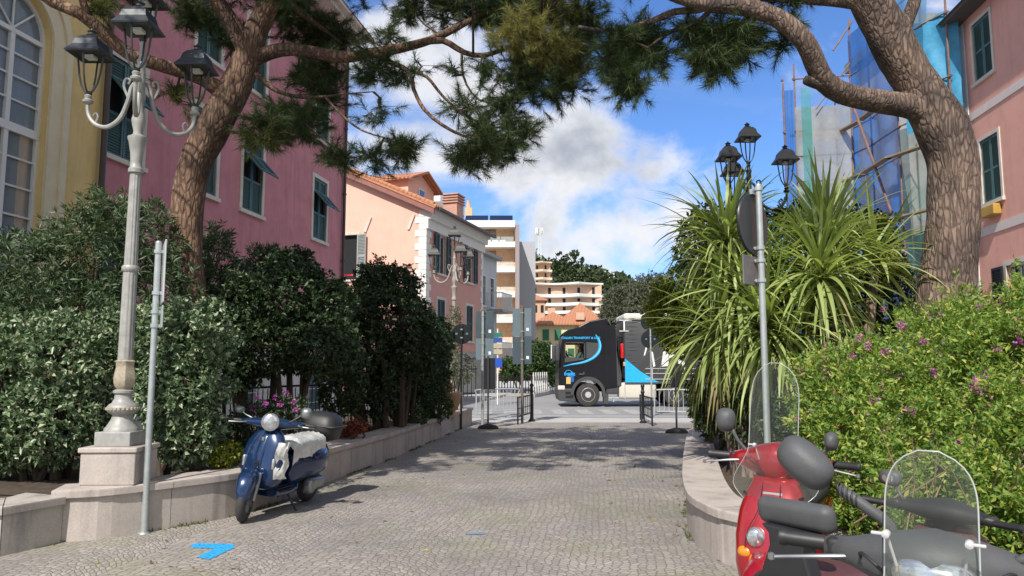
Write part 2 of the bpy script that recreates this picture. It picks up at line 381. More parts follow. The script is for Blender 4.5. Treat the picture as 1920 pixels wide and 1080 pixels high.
def blob_tips(blobs, n, rng, inner=.45, lump=.18):
    """points on/near the surface of a union of ellipsoids. blob=(center, (rx,ry,rz))"""
    cs = np.array([b[0][:] for b in blobs]); rs = np.array([b[1] for b in blobs], dtype=float)
    w = (rs[:, 0]*rs[:, 1]+rs[:, 1]*rs[:, 2]+rs[:, 0]*rs[:, 2]); w /= w.sum()
    out = []; dirs = []
    ph = rng.random((6, 3))*6
    while sum(map(len, out)) < n:
        k = rng.choice(len(blobs), size=n, p=w); d = unit(rng.normal(size=(n, 3)))
        q = 1-inner*rng.random(n)**1.6
        lm = sum(np.sin((d*f+ph[j]) @ np.array([1.3, 1.7, 1.1])*1.0+ph[j, 0]) for j, f in enumerate((3, 5, 7, 9, 4, 6)))/6
        q = q*(1+lump*lm); p = cs[k]+d*rs[k]*q[:, None]
        ok = np.ones(n, bool)
        for j in range(len(blobs)):
            e = np.linalg.norm((p-cs[j])/rs[j], axis=1); ok &= (e > (1-inner)*.95) | (k == j)
        out.append(p[ok]); dirs.append(unit(d/rs[k])[ok])
    return np.concatenate(out)[:n], np.concatenate(dirs)[:n]
def foliage(name, blobs, ntips, per, L, Wd, m, parent, seed, spread=.9, up=.25, shoot=.0, droop=.1, inner=.45, lump=.2, zmin=None):
    rng = np.random.default_rng(seed); T, Dn = blob_tips(blobs, ntips, rng, inner, lump)
    Dn = unit(Dn+rng.normal(size=Dn.shape)*.35+np.array([0, 0, up]))
    if zmin is not None: k = T[:, 2] > zmin; T, Dn = T[k], Dn[k]
    n = len(T); P = np.repeat(T, per, axis=0); D = np.repeat(Dn, per, axis=0)
    t = rng.random((n*per, 1)); P = P-D*t*shoot
    ld = unit(D*(1.05-spread)+rng.normal(size=P.shape)*spread*.8)
    ln = L*(.6+.6*rng.random(n*per)); V, Fi = leaf_arrays(P+ld*.004, ld, ln, Wd*(.7+.5*rng.random(n*per)), rng, droop)
    return fast_mesh(name, V, Fi, m, parent), T
def pb(px, py, D, rx, ry, rd):
    c = at(px, py, D); s = D/F; return (c, (rx*s, rd, ry*s))

# ================================================================== SETTING
M_cob = cobblemat(); M_asp = asphalt()
M_stone = stonemat('pink granite', (.47, .415, .375)); M_stone2 = stonemat('grey granite', (.46, .42, .38), .5)
M_soil = mat('soil', (.07, .05, .035), .95, .4, 8, .6, 20)
M_dry = mat('ground', (.16, .15, .12), .95, .3, .3)
M_white = mat('road paint', (.72, .72, .70), .7, .12, 9)

def sheet(name, poly, z, m, kind='structure'):
    b = MB(); b.add([(x, y, z) for x, y in poly], [tuple(range(len(poly)))]); o = b.build(name, m, recalc=False)
    if kind: o['kind'] = kind
    return o
sheet('ground', [(-1500, -60), (1500, -60), (1500, 1500), (-1500, 1500)], -.03, M_dry)
sheet('cobbled_street', [(-12, -8), (9, -8), (9, 22.3), (-12, 22.3)], 0, M_cob)
sheet('asphalt_road', [(-70, 24.3), (70, 24.3), (70, 37.5), (9.5, 37.5), (15, 90), (6, 90), (-1.2, 37.5), (-70, 37.5)], -.008, M_asp)
sheet('pavement', [(-12, 22.3), (9, 22.3), (30, 22.3), (30, 24.3), (-70, 24.3), (-70, 22.3)], -.004, mat('pavement slabs', (.42, .41, .39), .85, .12, 1.5, .2, 40))
def kerb(name, pts, w=.15, h=.12, m=None):
    b = MB()
    for (a, c) in zip(pts[:-1], pts[1:]):
        a = Vector((*a, 0)); c = Vector((*c, 0)); d = (c-a); L = d.length; k = max(1, int(L/1.2))
        for i in range(k):
            p = a+d*((i+.5)/k); b.cbox((p.x, p.y, h/2-.01), (L/k-.012, w, h), atan2(d.y, d.x))
    o = b.build(name, m or mat('kerb stone', (.45, .44, .42), .85, .15, 3), bevel=.01); o['kind'] = 'structure'; return o
kerb('kerb', [(9.5, 37.5), (70, 37.5)]); kerb('kerb', [(-70, 37.5), (-1.2, 37.5), (6, 90)])
sheet('pavement', [(-70, 37.6), (-1.28, 37.6), (5.9, 90), (-70, 90)], .06, mat('pavement slabs', (.42, .41, .39)))
sheet('lane_marking', [(-60, 25.2), (60, 25.2), (60, 25.35), (-60, 25.35)], -.004, M_white)
sheet('lane_marking', [(-60, 36.6), (-2, 36.6), (-2, 36.75), (-60, 36.75)], -.004, M_white)
b = MB()
for i in range(7):
    x = -1.2+i*.9; b.add([(x, 26.2, -.0035), (x+.5, 26.2, -.0035), (x+.5, 29.2, -.0035), (x, 29.2, -.0035)], [(0, 1, 2, 3)])
b.build('zebra_crossing', mat('worn paint', (.345, .345, .34), .85, .35, 5), recalc=False)['kind'] = 'structure'

# planter walls -------------------------------------------------------
def offset(pts, d):
    o = []
    for i, p in enumerate(pts):
        a = pts[max(i-1, 0)]; c = pts[min(i+1, len(pts)-1)]; t = Vector((c[0]-a[0], c[1]-a[1])).normalized(); o.append((p[0]-t.y*d, p[1]+t.x*d))
    return o
def dense(pts, step=.12):
    op, _ = crv([(p[0], p[1], 0, 1) for p in pts], step); return [(p.x, p.y) for p in op]
def wall(name, pts, h, th, m, label, over=.035, cap=.07, block=1.0, smooth_path=True):
    """pts run so that the visible face is on the right-hand side of travel; th grows to the left"""
    P = dense(pts) if smooth_path else pts
    root = thing(name, label, 'wall', (P[0][0], P[0][1], 0)); inv = Matrix.Translation((-P[0][0], -P[0][1], 0))
    acc = [0]
    for a, c in zip(P[:-1], P[1:]): acc.append(acc[-1]+sqrt((a[0]-c[0])**2+(a[1]-c[1])**2))
    def strip(bl, i0, i1, d0, d1, z0, z1):
        seg = P[max(0, i0-1):min(len(P), i1+2)]; lo = offset(P, d0)[i0:i1+1]; hi = offset(P, d1)[i0:i1+1]; rings = []
        for (a, c) in zip(lo, hi): rings.append([(a[0], a[1], z0), (c[0], c[1], z0), (c[0], c[1], z1), (a[0], a[1], z1)])
        if len(rings) > 1: bl.rings(rings, True)
    body = MB(); body.M = inv; capb = MB(); capb.M = inv
    i0 = 0; k = 1
    strip(body, 0, len(P)-1, .03, th-.02, 0, h-cap-.004)
    for i in range(1, len(P)):
        if acc[i] >= k*block or i == len(P)-1:
            # block with a hairline joint
            Pa = P[i0:i+1]; t = Vector((Pa[-1][0]-Pa[-2][0], Pa[-1][1]-Pa[-2][1])).normalized()*.008
            lo = offset(P, 0)[i0:i+1]; hi = offset(P, .05)[i0:i+1]
            lo[-1] = (lo[-1][0]-t.x, lo[-1][1]-t.y); hi[-1] = (hi[-1][0]-t.x, hi[-1][1]-t.y)
            body.rings([[(a[0], a[1], -.01), (c[0], c[1], -.01), (c[0], c[1], h-cap-.002), (a[0], a[1], h-cap-.002)] for a, c in zip(lo, hi)], True)
            lo = offset(P, -over)[i0:i+1]; hi = offset(P, th)[i0:i+1]; lo[-1] = (lo[-1][0]-t.x, lo[-1][1]-t.y); hi[-1] = (hi[-1][0]-t.x, hi[-1][1]-t.y)
            r = .018; prof = lambda a, c: [(0, 0), (1, 0), (1, cap), (r/(th+over), cap), (0.004, cap-r*.3), (0, cap-r)]
            capb.rings([[(a[0]+(c[0]-a[0])*u, a[1]+(c[1]-a[1])*u, h-cap+w) for u, w in prof(a, c)] for a, c in zip(lo, hi)], True)
            i0 = i; k += 1
    body.build('wall_face', m, root); capb.build('coping', m, root); return root, P
lw = [gp(92, 1018), gp(180, 1012), gp(261, 1000), gp(350, 985), gp(444, 967), gp(520, 942), gp(592, 912), gp(665, 886), gp(740, 858), gp(812, 826), gp(885, 795)]
_, LP = wall('planter_wall', [(p.x, p.y) for p in lw], .47, .42, M_stone, 'long curved pink granite planter wall running from the left lamp pedestal to the road')
l0 = gp(0, 1044); wall('planter_wall', [(-8.6, 5.6), (l0.x-1.2, l0.y-.35), (l0.x, l0.y), (lw[0].x+.10, lw[0].y+.02)], .42, .5, M_stone2, 'darker granite planter wall at the bottom left corner', smooth_path=False)
rw = [gp(1376, 960, .43), gp(1345, 952, .43), gp(1321, 941, .43), gp(1301, 929, .43), gp(1291, 914, .43), gp(1286, 895, .43), gp(1285, 876, .43), gp(1286, 850, .43), gp(1289, 828, .43), gp(1294, 811, .43)]
rpts = [(p.x, p.y) for p in rw]; rfull = [(3.25, 1.0), (3.1, 3.2), (2.75, 4.6), (2.3, 5.45)]+rpts+[(3.55, 14.6), (4.4, 15.2), (6.0, 15.4)]
_, RP = wall('planter_wall', rfull[::-1], .43, .40, M_stone, 'rounded pink granite planter wall beneath the palm-like plants on the right', block=1.1)
# soil
LO = offset(LP, .3); b = MB(); vs = [(x, y, .37) for x, y in LO]+[(x-4.2 if y < 12 else x-3.4, y+.6, .37) for x, y in LO]; n = len(LO)
b.add(vs, [(i, i+1, n+i+1, n+i) for i in range(n-1)]); b.add([(-14, 6.3, .36), (LO[0][0], LO[0][1], .36), (LO[0][0]-3, LO[0][1]+4, .36), (-14, 12, .36)], [(0, 1, 2, 3)]); b.build('soil_bed', M_soil, recalc=False)['kind'] = 'structure'
RO = offset(RP, .25); b = MB(); b.add([(x, y, .33) for x, y in RO]+[(11, 1, .33), (11, 15.4, .33)], [tuple(range(len(RO)))+(len(RO), len(RO)+1)]); b.build('soil_bed', M_soil, recalc=False)['kind'] = 'structure'
# blue arrow painted on the cobbles
b = MB(); arrow = [gp(357, 1021, .005), gp(372, 1018, .005), gp(438, 1020, .005), gp(439, 1027, .005), gp(392, 1049, .005), gp(368, 1044, .005), gp(402, 1028, .005), gp(362, 1027, .005)]
kp = NT('worn blue paint'); kp.l(kp.ramp(kp.noise(30, 5, .6), [(.3, (.02, .28, .62)), (.7, (.03, .42, .80))]), kp.b.inputs['Base Color']); kp.b.inputs['Roughness'].default_value = .7
tr_ = kp.n('ShaderNodeBsdfTransparent'); ms_ = kp.n('ShaderNodeMixShader'); kp.l(kp.ramp(kp.noise(34, 8, .75), [(.38, (0, 0, 0)), (.46, (1, 1, 1))]), ms_.inputs[0]); kp.l(tr_.outputs[0], ms_.inputs[1]); kp.l(kp.b.outputs[0], ms_.inputs[2]); kp.l(ms_.outputs[0], kp.o.inputs[0]); MATS['worn blue paint'] = kp.m
b.add([tuple(p) for p in arrow], [(0, 1, 2, 3, 4, 5, 6, 7)])
tag(b.build('painted_mark', MATS['worn blue paint'], recalc=False), 'bright blue arrow painted on the cobbles in front of the left planter wall', 'painted mark')
b = MB(); p = gp(890, 1000, .005); b.add([(p.x-.09, p.y-.05, .005), (p.x+.08, p.y-.04, .005), (p.x+.1, p.y+.05, .005), (p.x-.05, p.y+.05, .005)], [(0, 1, 2, 3)])
tag(b.build('painted_mark', mat('faint blue paint', (.16, .24, .33), .8, .3, 30), recalc=False), 'faint small blue spot of paint in the middle of the cobbles', 'painted mark')

# ================================================================== BUILDINGS
def plaster(name, c, streak=.16, dirt=.12): return mat(name, c, .9, .07, .8, .15, 120, streak=streak, dirt=dirt)
M_pinkL = plaster('raspberry plaster', (.54, .225, .255), .26, .24); M_yel = plaster('yellow plaster', (.76, .57, .25), .22, .18); M_cream = mat('cream trim', (.70, .62, .44), .85, .08, 3)
M_trim = mat('stone trim', (.62, .57, .50), .85, .12, 3, dirt=.15); M_whiteP = plaster('white plaster', (.62, .60, .57), .2); M_peach = plaster('peach plaster', (.80, .47, .37), .08, .06)
M_peachShade = plaster('shaded peach plaster', (.62, .33, .28), .1, .08); M_grn = mat('green shutter', (.065, .14, .14), .55, .15, 5); M_grnD = mat('dark green shutter', (.04, .075, .08), .55, .15, 5)
M_grey = mat('grey shutter', (.30, .33, .32), .6, .1, 5); M_dark = mat('dark interior', (.012, .013, .015), .9, .1); M_glass = glassmat('window glass'); M_wf = mat('white window frame', (.72, .72, .70), .5, .05)
M_tile = tilemat('roof tiles', 'X'); M_tileY = tilemat('roof tiles across', 'Y'); M_pipe = mat('brown pipe', (.07, .05, .045), .5, .1); M_conc = mat('concrete', (.38, .37, .35), .85, .15, 3, dirt=.2)
M_brick = mat('tan brick', (.68, .42, .24), .85, .2, 5); M_pinkR = plaster('salmon plaster', (.74, .39, .31), .16, .14); M_steelD = mat('dark metal', (.02, .022, .026), .45, .1, 6, metal=.4)

def facade(b, x0, x1, z0, z1, holes, y=0.0, depth=.14):
    xs = sorted({x0, x1, *[h[0] for h in holes], *[h[1] for h in holes]}); zs = sorted({z0, z1, *[h[2] for h in holes], *[h[3] for h in holes]})
    for i in range(len(xs)-1):
        for j in range(len(zs)-1):
            cx, cz = (xs[i]+xs[i+1])/2, (zs[j]+zs[j+1])/2
            if any(h[0] < cx < h[1] and h[2] < cz < h[3] for h in holes): continue
            b.quad((xs[i], y, zs[j]), (xs[i+1], y, zs[j]), (xs[i+1], y, zs[j+1]), (xs[i], y, zs[j+1]))
    for (a, c, e, f) in holes:
        b.quad((a, y, e), (a, y+depth, e), (c, y+depth, e), (c, y, e)); b.quad((a, y, f), (c, y, f), (c, y+depth, f), (a, y+depth, f))
        b.quad((a, y, e), (a, y, f), (a, y+depth, f), (a, y+depth, e)); b.quad((c, y, e), (c, y+depth, e), (c, y+depth, f), (c, y, f))
def shell(b, x0, x1, y1, z0, z1, y0=0.0):
    b.quad((x0, y0, z0), (x0, y0, z1), (x0, y1, z1), (x0, y1, z0)); b.quad((x1, y0, z0), (x1, y1, z0), (x1, y1, z1), (x1, y0, z1))
    b.quad((x0, y1, z0), (x0, y1, z1), (x1, y1, z1), (x1, y1, z0)); b.quad((x0, y0, z1), (x1, y0, z1), (x1, y1, z1), (x0, y1, z1))
def leafpanel(b, x0, x1, z0, z1, y, pitch=.055, mid=True):
    t = .04; st = .055
    b.box(x0, x0+st, y-t, y, z0, z1); b.box(x1-st, x1, y-t, y, z0, z1)
    rails = [z0, z1-.07] + ([(z0+z1)/2-.03] if mid else [])
    for z in rails: b.box(x0+st, x1-st, y-t, y, z, z+.07)
    b.box(x0+st, x1-st, y-.008, y-.003, z0+.02, z1-.02)
    z = z0+.08
    while z < z1-.1:
        if not (mid and abs(z-(z0+z1)/2) < .06): b.cbox(((x0+x1)/2, y-t/2, z+pitch/2), (x1-x0-2*st, .045, .008), 0, 0, R(38))
        z += pitch
def window(root, x, z, w, h, style='closed', m=None, pitch=.055, trim=M_trim, tw=.13, label=None, sill=True):
    b = MB(); y = -.03
    for (a, c, e, f) in ((x-tw, x, z-.0, z+h), (x+w, x+w+tw, z, z+h), (x-tw, x+w+tw, z+h, z+h+tw)): b.box(a, c, y, .02, e, f)
    b.box(x-tw-.04, x+w+tw+.04, y-.05, .02, z-.1, z)
    o = b.build('window', trim, root)
    if label: o['label'] = label
    bk = MB(); bk.box(x, x+w, .125, .145, z, z+h)
    if style in ('closed', 'flap'):
        bk.build('interior', M_dark, o)
        for k in (0, 1):
            a = x+.01+k*w/2; c = a+w/2-.02; s = MB()
            if style == 'closed': leafpanel(s, a, c, z+.01, z+h-.01, .06, pitch)
            else:
                z1 = z+h*.45; z2 = z+h*.78
                leafpanel(s, a, c, z+.01, z1, .06, pitch, False); leafpanel(s, a, c, z2, z+h-.01, .06, pitch, False)
                s.box(a, a+.05, .02, .06, z1, z2); s.box(c-.05, c, .02, .06, z1, z2)
            sh = s.build('shutter', m, o)
        if style == 'flap':
            s = MB(); L = h*.36; s.M = Matrix.Translation((0, .0, z+h*.78)) @ Matrix.Rotation(R(-42), 4, 'X')
            for k in (0, 1):
                a = x+.01+k*w/2; leafpanel(s, a, a+w/2-.02, -L, 0, 0, pitch, False)
            s.build('shutter_flap', m, o)
    elif style == 'open':
        g = MB(); g.box(x+.05, x+w-.05, .09, .10, z+.05, z+h-.05); g.build('pane', M_glass, o)
        f = MB()
        for (a, c, e, q) in ((x, x+.05, z, z+h), (x+w-.05, x+w, z, z+h), (x+.05, x+w-.05, z, z+.05), (x+.05, x+w-.05, z+h-.05, z+h), (x+w/2-.025, x+w/2+.025, z+.05, z+h-.05)): f.box(a, c, .07, .12, e, q)
        f.build('frame', M_wf, o)
        for k in (0, 1):
            s = MB(); a = (x-w/2-.02) if k == 0 else (x+w+.02); leafpanel(s, a, a+w/2, z, z+h, -.09, pitch); s.build('shutter', m, o)
    elif style == 'blind':
        g = MB(); g.box(x, x+w, .08, .10, z, z+h); g.build('blind', m, o)
    else:
        g = MB(); g.box(x, x+w, .08, .10, z, z+h); g.build('pane', M_glass, o)
        f = MB(); f.box(x+w/2-.03, x+w/2+.03, .05, .079, z, z+h); f.box(x, x+w, .05, .078, z+h*.66, z+h*.66+.04); f.build('frame', M_wf, o)
    return o
def bldg(name, label, corner, d, inward_left=True, cat='building', group=None):
    """local x runs along the facade direction d, local +y goes into the building"""
    return thing(name, label, cat, (corner[0], corner[1], 0), atan2(d[1], d[0]), group)

# --- raspberry house, left
a = atan2(.157, 1); D0 = 14.55; root = bldg('townhouse', 'tall raspberry pink house with green louvred shutters on the left', (-10.6+.157*D0, D0), (sin(a), cos(a)))
LEN = (27.4-D0)/cos(a); xs = [(D-D0)/cos(a)-.55 for D in (15.35, 18.3, 20.7, 25.3)]
holes = [(x, x+1.1, z, z+2.1) for x in xs for z in (2.35, 5.95, 9.45)]
b = MB(); facade(b, 0, LEN, 2.0, 14.2, holes); b.quad((LEN, 0, 2), (LEN, 9, 2), (LEN, 9, 14.2), (LEN, 0, 14.2)); b.quad((0, 0, 2), (0, 0, 14.2), (0, 9, 14.2), (0, 9, 2)); b.build('wall', M_pinkL, root)
b = MB(); gh = [(x, x+1.1, .2, 1.6) for x in xs]
facade(b, 0, LEN+.04, -.02, 2.0, gh, -.05); b.quad((LEN+.04, -.05, 0), (LEN+.04, 9, 0), (LEN+.04, 9, 2), (LEN+.04, -.05, 2))
for z in (.45, .9, 1.35): b.box(0, LEN+.05, -.056, -.045, z, z+.02)
b.box(0, LEN+.08, -.1, 0, 1.93, 2.05); b.build('basement_wall', M_whiteP, root)
for x in xs: b = MB(); b.box(x, x+1.1, .05, .09, .2, 1.6); b.build('basement_shutter', M_grnD, root)
sty = {0: ['closed', 'closed', 'flap', 'closed'], 1: ['flap', 'closed', 'flap', 'flap'], 2: ['closed']*4}
for r, z in enumerate((2.35, 5.95, 9.45)):
    for c, x in enumerate(xs): window(root, x, z, 1.1, 2.1, sty[r][c], M_grn, .06)
b = MB(); b.box(-.2, LEN+.75, -.75, 9, 14.25, 14.37); b.box(-.2, LEN+.55, -.55, 9, 14.1, 14.25); b.build('eaves', M_trim, root)
b = MB(); b.prism([(-.8, 14.37), (4.5, 15.6), (9.5, 14.37)], -.2, LEN+.85, 'X'); b.build('roof', M_tile, root)
b = MB(); b.cyl((LEN-.12, -.09, .2), (LEN-.12, -.09, 13.5), .055)
for z in (3, 5.5, 8, 10.5): b.lathe([(0, .075), (.05, .075)], (LEN-.12, -.09, z), 10)
b.build('drainpipe', M_pipe, root, 'sm')
# --- yellow palace, far left
D0 = 9.0; root = bldg('palace', 'yellow plaster building with a tall arched white window at the left edge', (-10.46+.157*D0, D0), (sin(a), cos(a)))
LEN = (14.5-D0)/cos(a); cx = (12.35-D0)/cos(a); wr = .72; zs = 7.45; zb = 3.2
b = MB(); facade(b, 0, LEN, 0, 13.9, [(cx-wr, cx+wr, zb, zs+wr)], 0, .3)
for k in (-1, 1):   # spandrels
    pts = [(cx+k*wr*cos(t*pi/16), zs+wr*sin(t*pi/16)) for t in range(9)]
    for p, q in zip(pts[:-1], pts[1:]):
        b.quad((p[0], 0, p[1]), (q[0], 0, q[1]), (q[0], 0, zs+wr), (p[0], 0, zs+wr)); b.quad((p[0], 0, p[1]), (p[0], .3, p[1]), (q[0], .3, q[1]), (q[0], 0, q[1]))
b.quad((LEN, 0, 0), (LEN, 9, 0), (LEN, 9, 13.9), (LEN, 0, 13.9)); b.quad((0, 0, 0), (0, 0, 13.9), (0, 9, 13.9), (0, 9, 0)); b.build('wall', M_yel, root)
def archband(b, r0, r1, y0, y1):
    pts = [(cx-1, zb)]; prof = lambda r: [(cx-r, zb)]+[(cx-r*cos(t*pi/20), zs+r*sin(t*pi/20)) for t in range(21)]+[(cx+r, zb)]
    A, B_ = prof(r0), prof(r1)
    for i in range(len(A)-1):
        p, q, s_, t_ = A[i], A[i+1], B_[i+1], B_[i]
        b.quad((p[0], y0, p[1]), (q[0], y0, q[1]), (s_[0], y0, s_[1]), (t_[0], y0, t_[1])); b.quad((t_[0], y0, t_[1]), (s_[0], y0, s_[1]), (s_[0], y1, s_[1]), (t_[0], y1, t_[1]))
        b.quad((p[0], y0, p[1]), (p[0], y1, p[1]), (q[0], y1, q[1]), (q[0], y0, q[1]))
b = MB(); archband(b, wr+.03, wr+.42, -.06, .01); archband(b, wr+.32, wr+.46, -.1, -.05); b.build('arch_surround', M_cream, root)
b = MB(); archband(b, wr-.07, wr, .1, .16); f = lambda x0, x1, z0, z1, y=.1: b.box(x0, x1, y, .16, z0, z1)
f(cx-.045, cx+.045, zb, zs, .095); f(cx-wr+.06, cx+wr-.06, zs-.08, zs, .09); f(cx-wr+.06, cx+wr-.06, 5.65, 5.8, .085)
for k in (-1, 1):
    for z in (3.7, 4.2, 4.7, 5.2, 6.2, 6.62, 7.02): b.box(cx+(.045 if k > 0 else -wr+.06), cx+(wr-.06 if k > 0 else -.045), .112, .15, z, z+.03)
for t in (45, 90, 135):
    p = Vector((cx, .13, zs)); q = Vector((cx+(wr-.05)*cos(R(t)), .13, zs+(wr-.05)*sin(R(t)))); b.cyl(p, q, .02, 6)
b.build('arched_window', M_wf, root)
cc = MB(); pts = [(cx+wr*.97*cos(t*pi/20), zs+wr*.97*sin(t*pi/20)) for t in range(21)]+[(cx-wr*.97, zb+.02), (cx+wr*.97, zb+.02)]
cc.prism(pts, .155, .165); cc.build('pane', clearmat('pale glass', (.30, .36, .42), .35, .03), root)
cb = MB(); n = 60; cb.rings([[(cx-wr+2*wr*i/n, .26+.03*sin(i*1.1), z) for i in range(n+1)] for z in (5.75, zs+wr)], False, False); cb.build('curtain', mat('curtain with sky reflection tint', (.42, .56, .78), .8, .08, 2), root)  # curtain's pale blue stands in for sky reflected in the glass
cb = MB(); cb.box(cx-wr, cx+wr, .5, .52, zb, zs+wr); cb.build('interior', mat('dim room', (.06, .07, .07), .9, .3, 2), root)
b = MB(); b.cyl((LEN-.06, -.1, 0), (LEN-.06, -.1, 13.6), .06); b.build('drainpipe', M_pipe, root, 'sm')

# --- peach gabled house
a = atan2(.314, 1); root = bldg('gabled_house', 'peach house with a tiled gable roof, white quoins and a dormer', (-3.96*1.118, 38), (sin(a), cos(a))); LEN = 7.75; root.scale = (1.118,)*3; root.location.z = -.19
b = MB(); b.quad((0, 0, 0), (0, 10, 0), (0, 10, 9), (0, 0, 9)); 
b.v.clear(); b.f.clear(); b.mi.clear()
b.M = Matrix(((0, 1, 0, 0), (1, 0, 0, 0), (0, 0, 1, 0), (0, 0, 0, 1)))   # swap x,y so that facade() draws the gable wall
facade(b, 0, 10, 0, 8.9, [(3.55, 4.5, 5.75, 7.9), (3.55, 4.5, 2.2, 4.3)], 0, .15); b.add([(0, 0, 8.9), (10, 0, 8.9), (5, 0, 11.25)], [(0, 1, 2)])
b.build('gable_wall', M_peach, root)
wl = MB(); hs = [(1.35, 2.3, 6.1, 7.95), (5.2, 6.15, 6.1, 7.95), (1.35, 2.3, 3.0, 4.85), (5.2, 6.15, 3.0, 4.85), (5.4, 6.1, .9, 2.1)]
facade(wl, 0, LEN, 2.4, 9, hs[:4]); wl.quad((LEN, 0, 0), (LEN, 10, 0), (LEN, 10, 9), (LEN, 0, 9)); wl.build('street_wall', M_peachShade, root)  # street side of the peach plaster, its shade put into a darker colour
wl = MB(); facade(wl, -.02, LEN+.02, 0, 2.4, [], -.04); wl.build('basement_wall', M_conc, root)
b = MB()
for i in range(28):
    z = .2+i*.31; w = .55 if i % 2 == 0 else .36
    b.box(-.03, w, -.03, 0, z, z+.295 if True else 0); b.box(-.03, 0, 0, w, z, z+.295); b.box(LEN-w*.7, LEN+.02, -.03, 0, z, z+.295)
b.build('quoins', mat('white quoins', (.74, .72, .68), .85, .06), root)
window(root, 1.35, 6.1, .95, 1.85, 'open', M_grnD, .07); window(root, 5.2, 6.1, .95, 1.85, 'open', M_grnD, .07); window(root, 1.35, 3.0, .95, 1.85, 'closed', M_grnD, .07); window(root, 5.2, 3.0, .95, 1.85, 'closed', M_grnD, .07)
# gable windows drawn in a swapped frame
g = MB(); g.box(-.03, .0, 3.42, 3.55, 5.75, 7.9); g.box(-.03, 0, 4.5, 4.62, 5.75, 7.9); g.box(-.04, 0, 3.42, 4.62, 7.9, 8.02); g.box(-.09, 0, 3.38, 4.66, 5.66, 5.75); go = g.build('window', M_trim, root)
g = MB(); g.box(.13, .15, 3.55, 4.5, 5.75, 7.9); g.build('pane', M_dark, go)
g = MB(); g.M = Matrix.Translation((-.05, 3.5, 0)) @ Matrix.Rotation(R(-100), 4, 'Z'); leafpanel(g, 0, .5, 5.75, 7.9, 0, .07); g.build('shutter', M_grey, go)
g = MB()
for i in range(9): g.cbox((-.12, 3.7+i*.09, 5.95), (.05, .07, .07), i*.7, .5)
g.build('red_flowers', mat('red petals', (.55, .02, .03), .6, .2), go)
for yy, zz in ((3.0, 8.35), (.75, 8.35)):
    g = MB(); g.cbox((-.04, yy, zz), (.06, .12, .75), 0, 0, R(22)); g.build('wall_tie', M_trim, root)
b = MB(); b.box(-.05, LEN+.1, -.28, 0, 8.45, 8.75); b.box(-.05, LEN+.1, -.42, 0, 8.75, 8.98); b.box(-.05, LEN+.08, -.12, 0, 8.0, 8.45); b.build('cornice', mat('white quoins', (.74, .72, .68)), root)
def slope(b, x0, x1, y0, z0, y1, z1, t=.14, n=0):
    b.add([(x0, y0, z0), (x1, y0, z0), (x1, y1, z1), (x0, y1, z1), (x0, y0, z0+t), (x1, y0, z0+t), (x1, y1, z1+t), (x0, y1, z1+t)], [(0, 3, 2, 1), (4, 5, 6, 7), (0, 1, 5, 4), (2, 3, 7, 6), (0, 4, 7, 3), (1, 2, 6, 5)])
b = MB(); slope(b, -.35, LEN+.3, -.55, 8.85, 5, 11.36); slope(b, -.35, LEN+.3, 10.5, 8.85, 5, 11.36)
for i in range(26):   # barrel tiles along the rake
    y = -.5+i*.215; z = 8.99+(y+.55)*.4523; b.tube([(-.3, y, z+.05), (-.3+.01, y+.24, z+.05+.11)], [.1, .085], 8)
for i in range(40):
    x = -.3+i*.2; b.tube([(x, -.62, 8.93), (x, .1, 9.27)], [.08, .08], 6)
b.build('roof', M_tile, root)
b = MB(); slope(b, -.32, -.2, -.5, 8.62, 5, 11.1, .22); b.build('bargeboard', mat('brown fascia', (.28, .12, .10), .7), root)
b = MB(); b.box(-.05, LEN+.3, -.72, -.6, 8.83, 8.95); b.build('gutter', M_pipe, root)
# dormer
b = MB(); b.box(2.0, 5.2, 1.9, 4.9, 9.3, 11.0); b.prism([(2.0, 11.0), (5.2, 11.0), (3.6, 11.55)], 1.9, 4.9, 'Y'); dm = b.build('dormer', M_peach, root)
b = MB(); b.M = Matrix(((0, 1, 0, 0), (1, 0, 0, 0), (0, 0, 1, 0), (0, 0, 0, 1))); slope(b, 1.5, 5.2, 1.7, 10.9, 3.6, 11.62, .12); slope(b, 1.5, 5.2, 5.5, 10.9, 3.6, 11.62, .12); b.build('dormer_roof', M_tileY, dm)
b = MB(); b.box(3.2, 3.9, 1.85, 1.9, 9.9, 10.8); b.build('dormer_window', M_wf, dm); b = MB(); b.box(3.28, 3.82, 1.83, 1.86, 9.98, 10.72); b.build('pane', M_glass, dm)
b = MB(); b.box(6.3, 7.3, 1.0, 1.8, 9.3, 11.0)
for z in (10.65, 10.8, 10.95, 11.1): b.box(6.22, 7.38, .92, 1.88, z, z+.07)
b.build('chimney', mat('chimney plaster', (.5, .3, .24), .9), root)

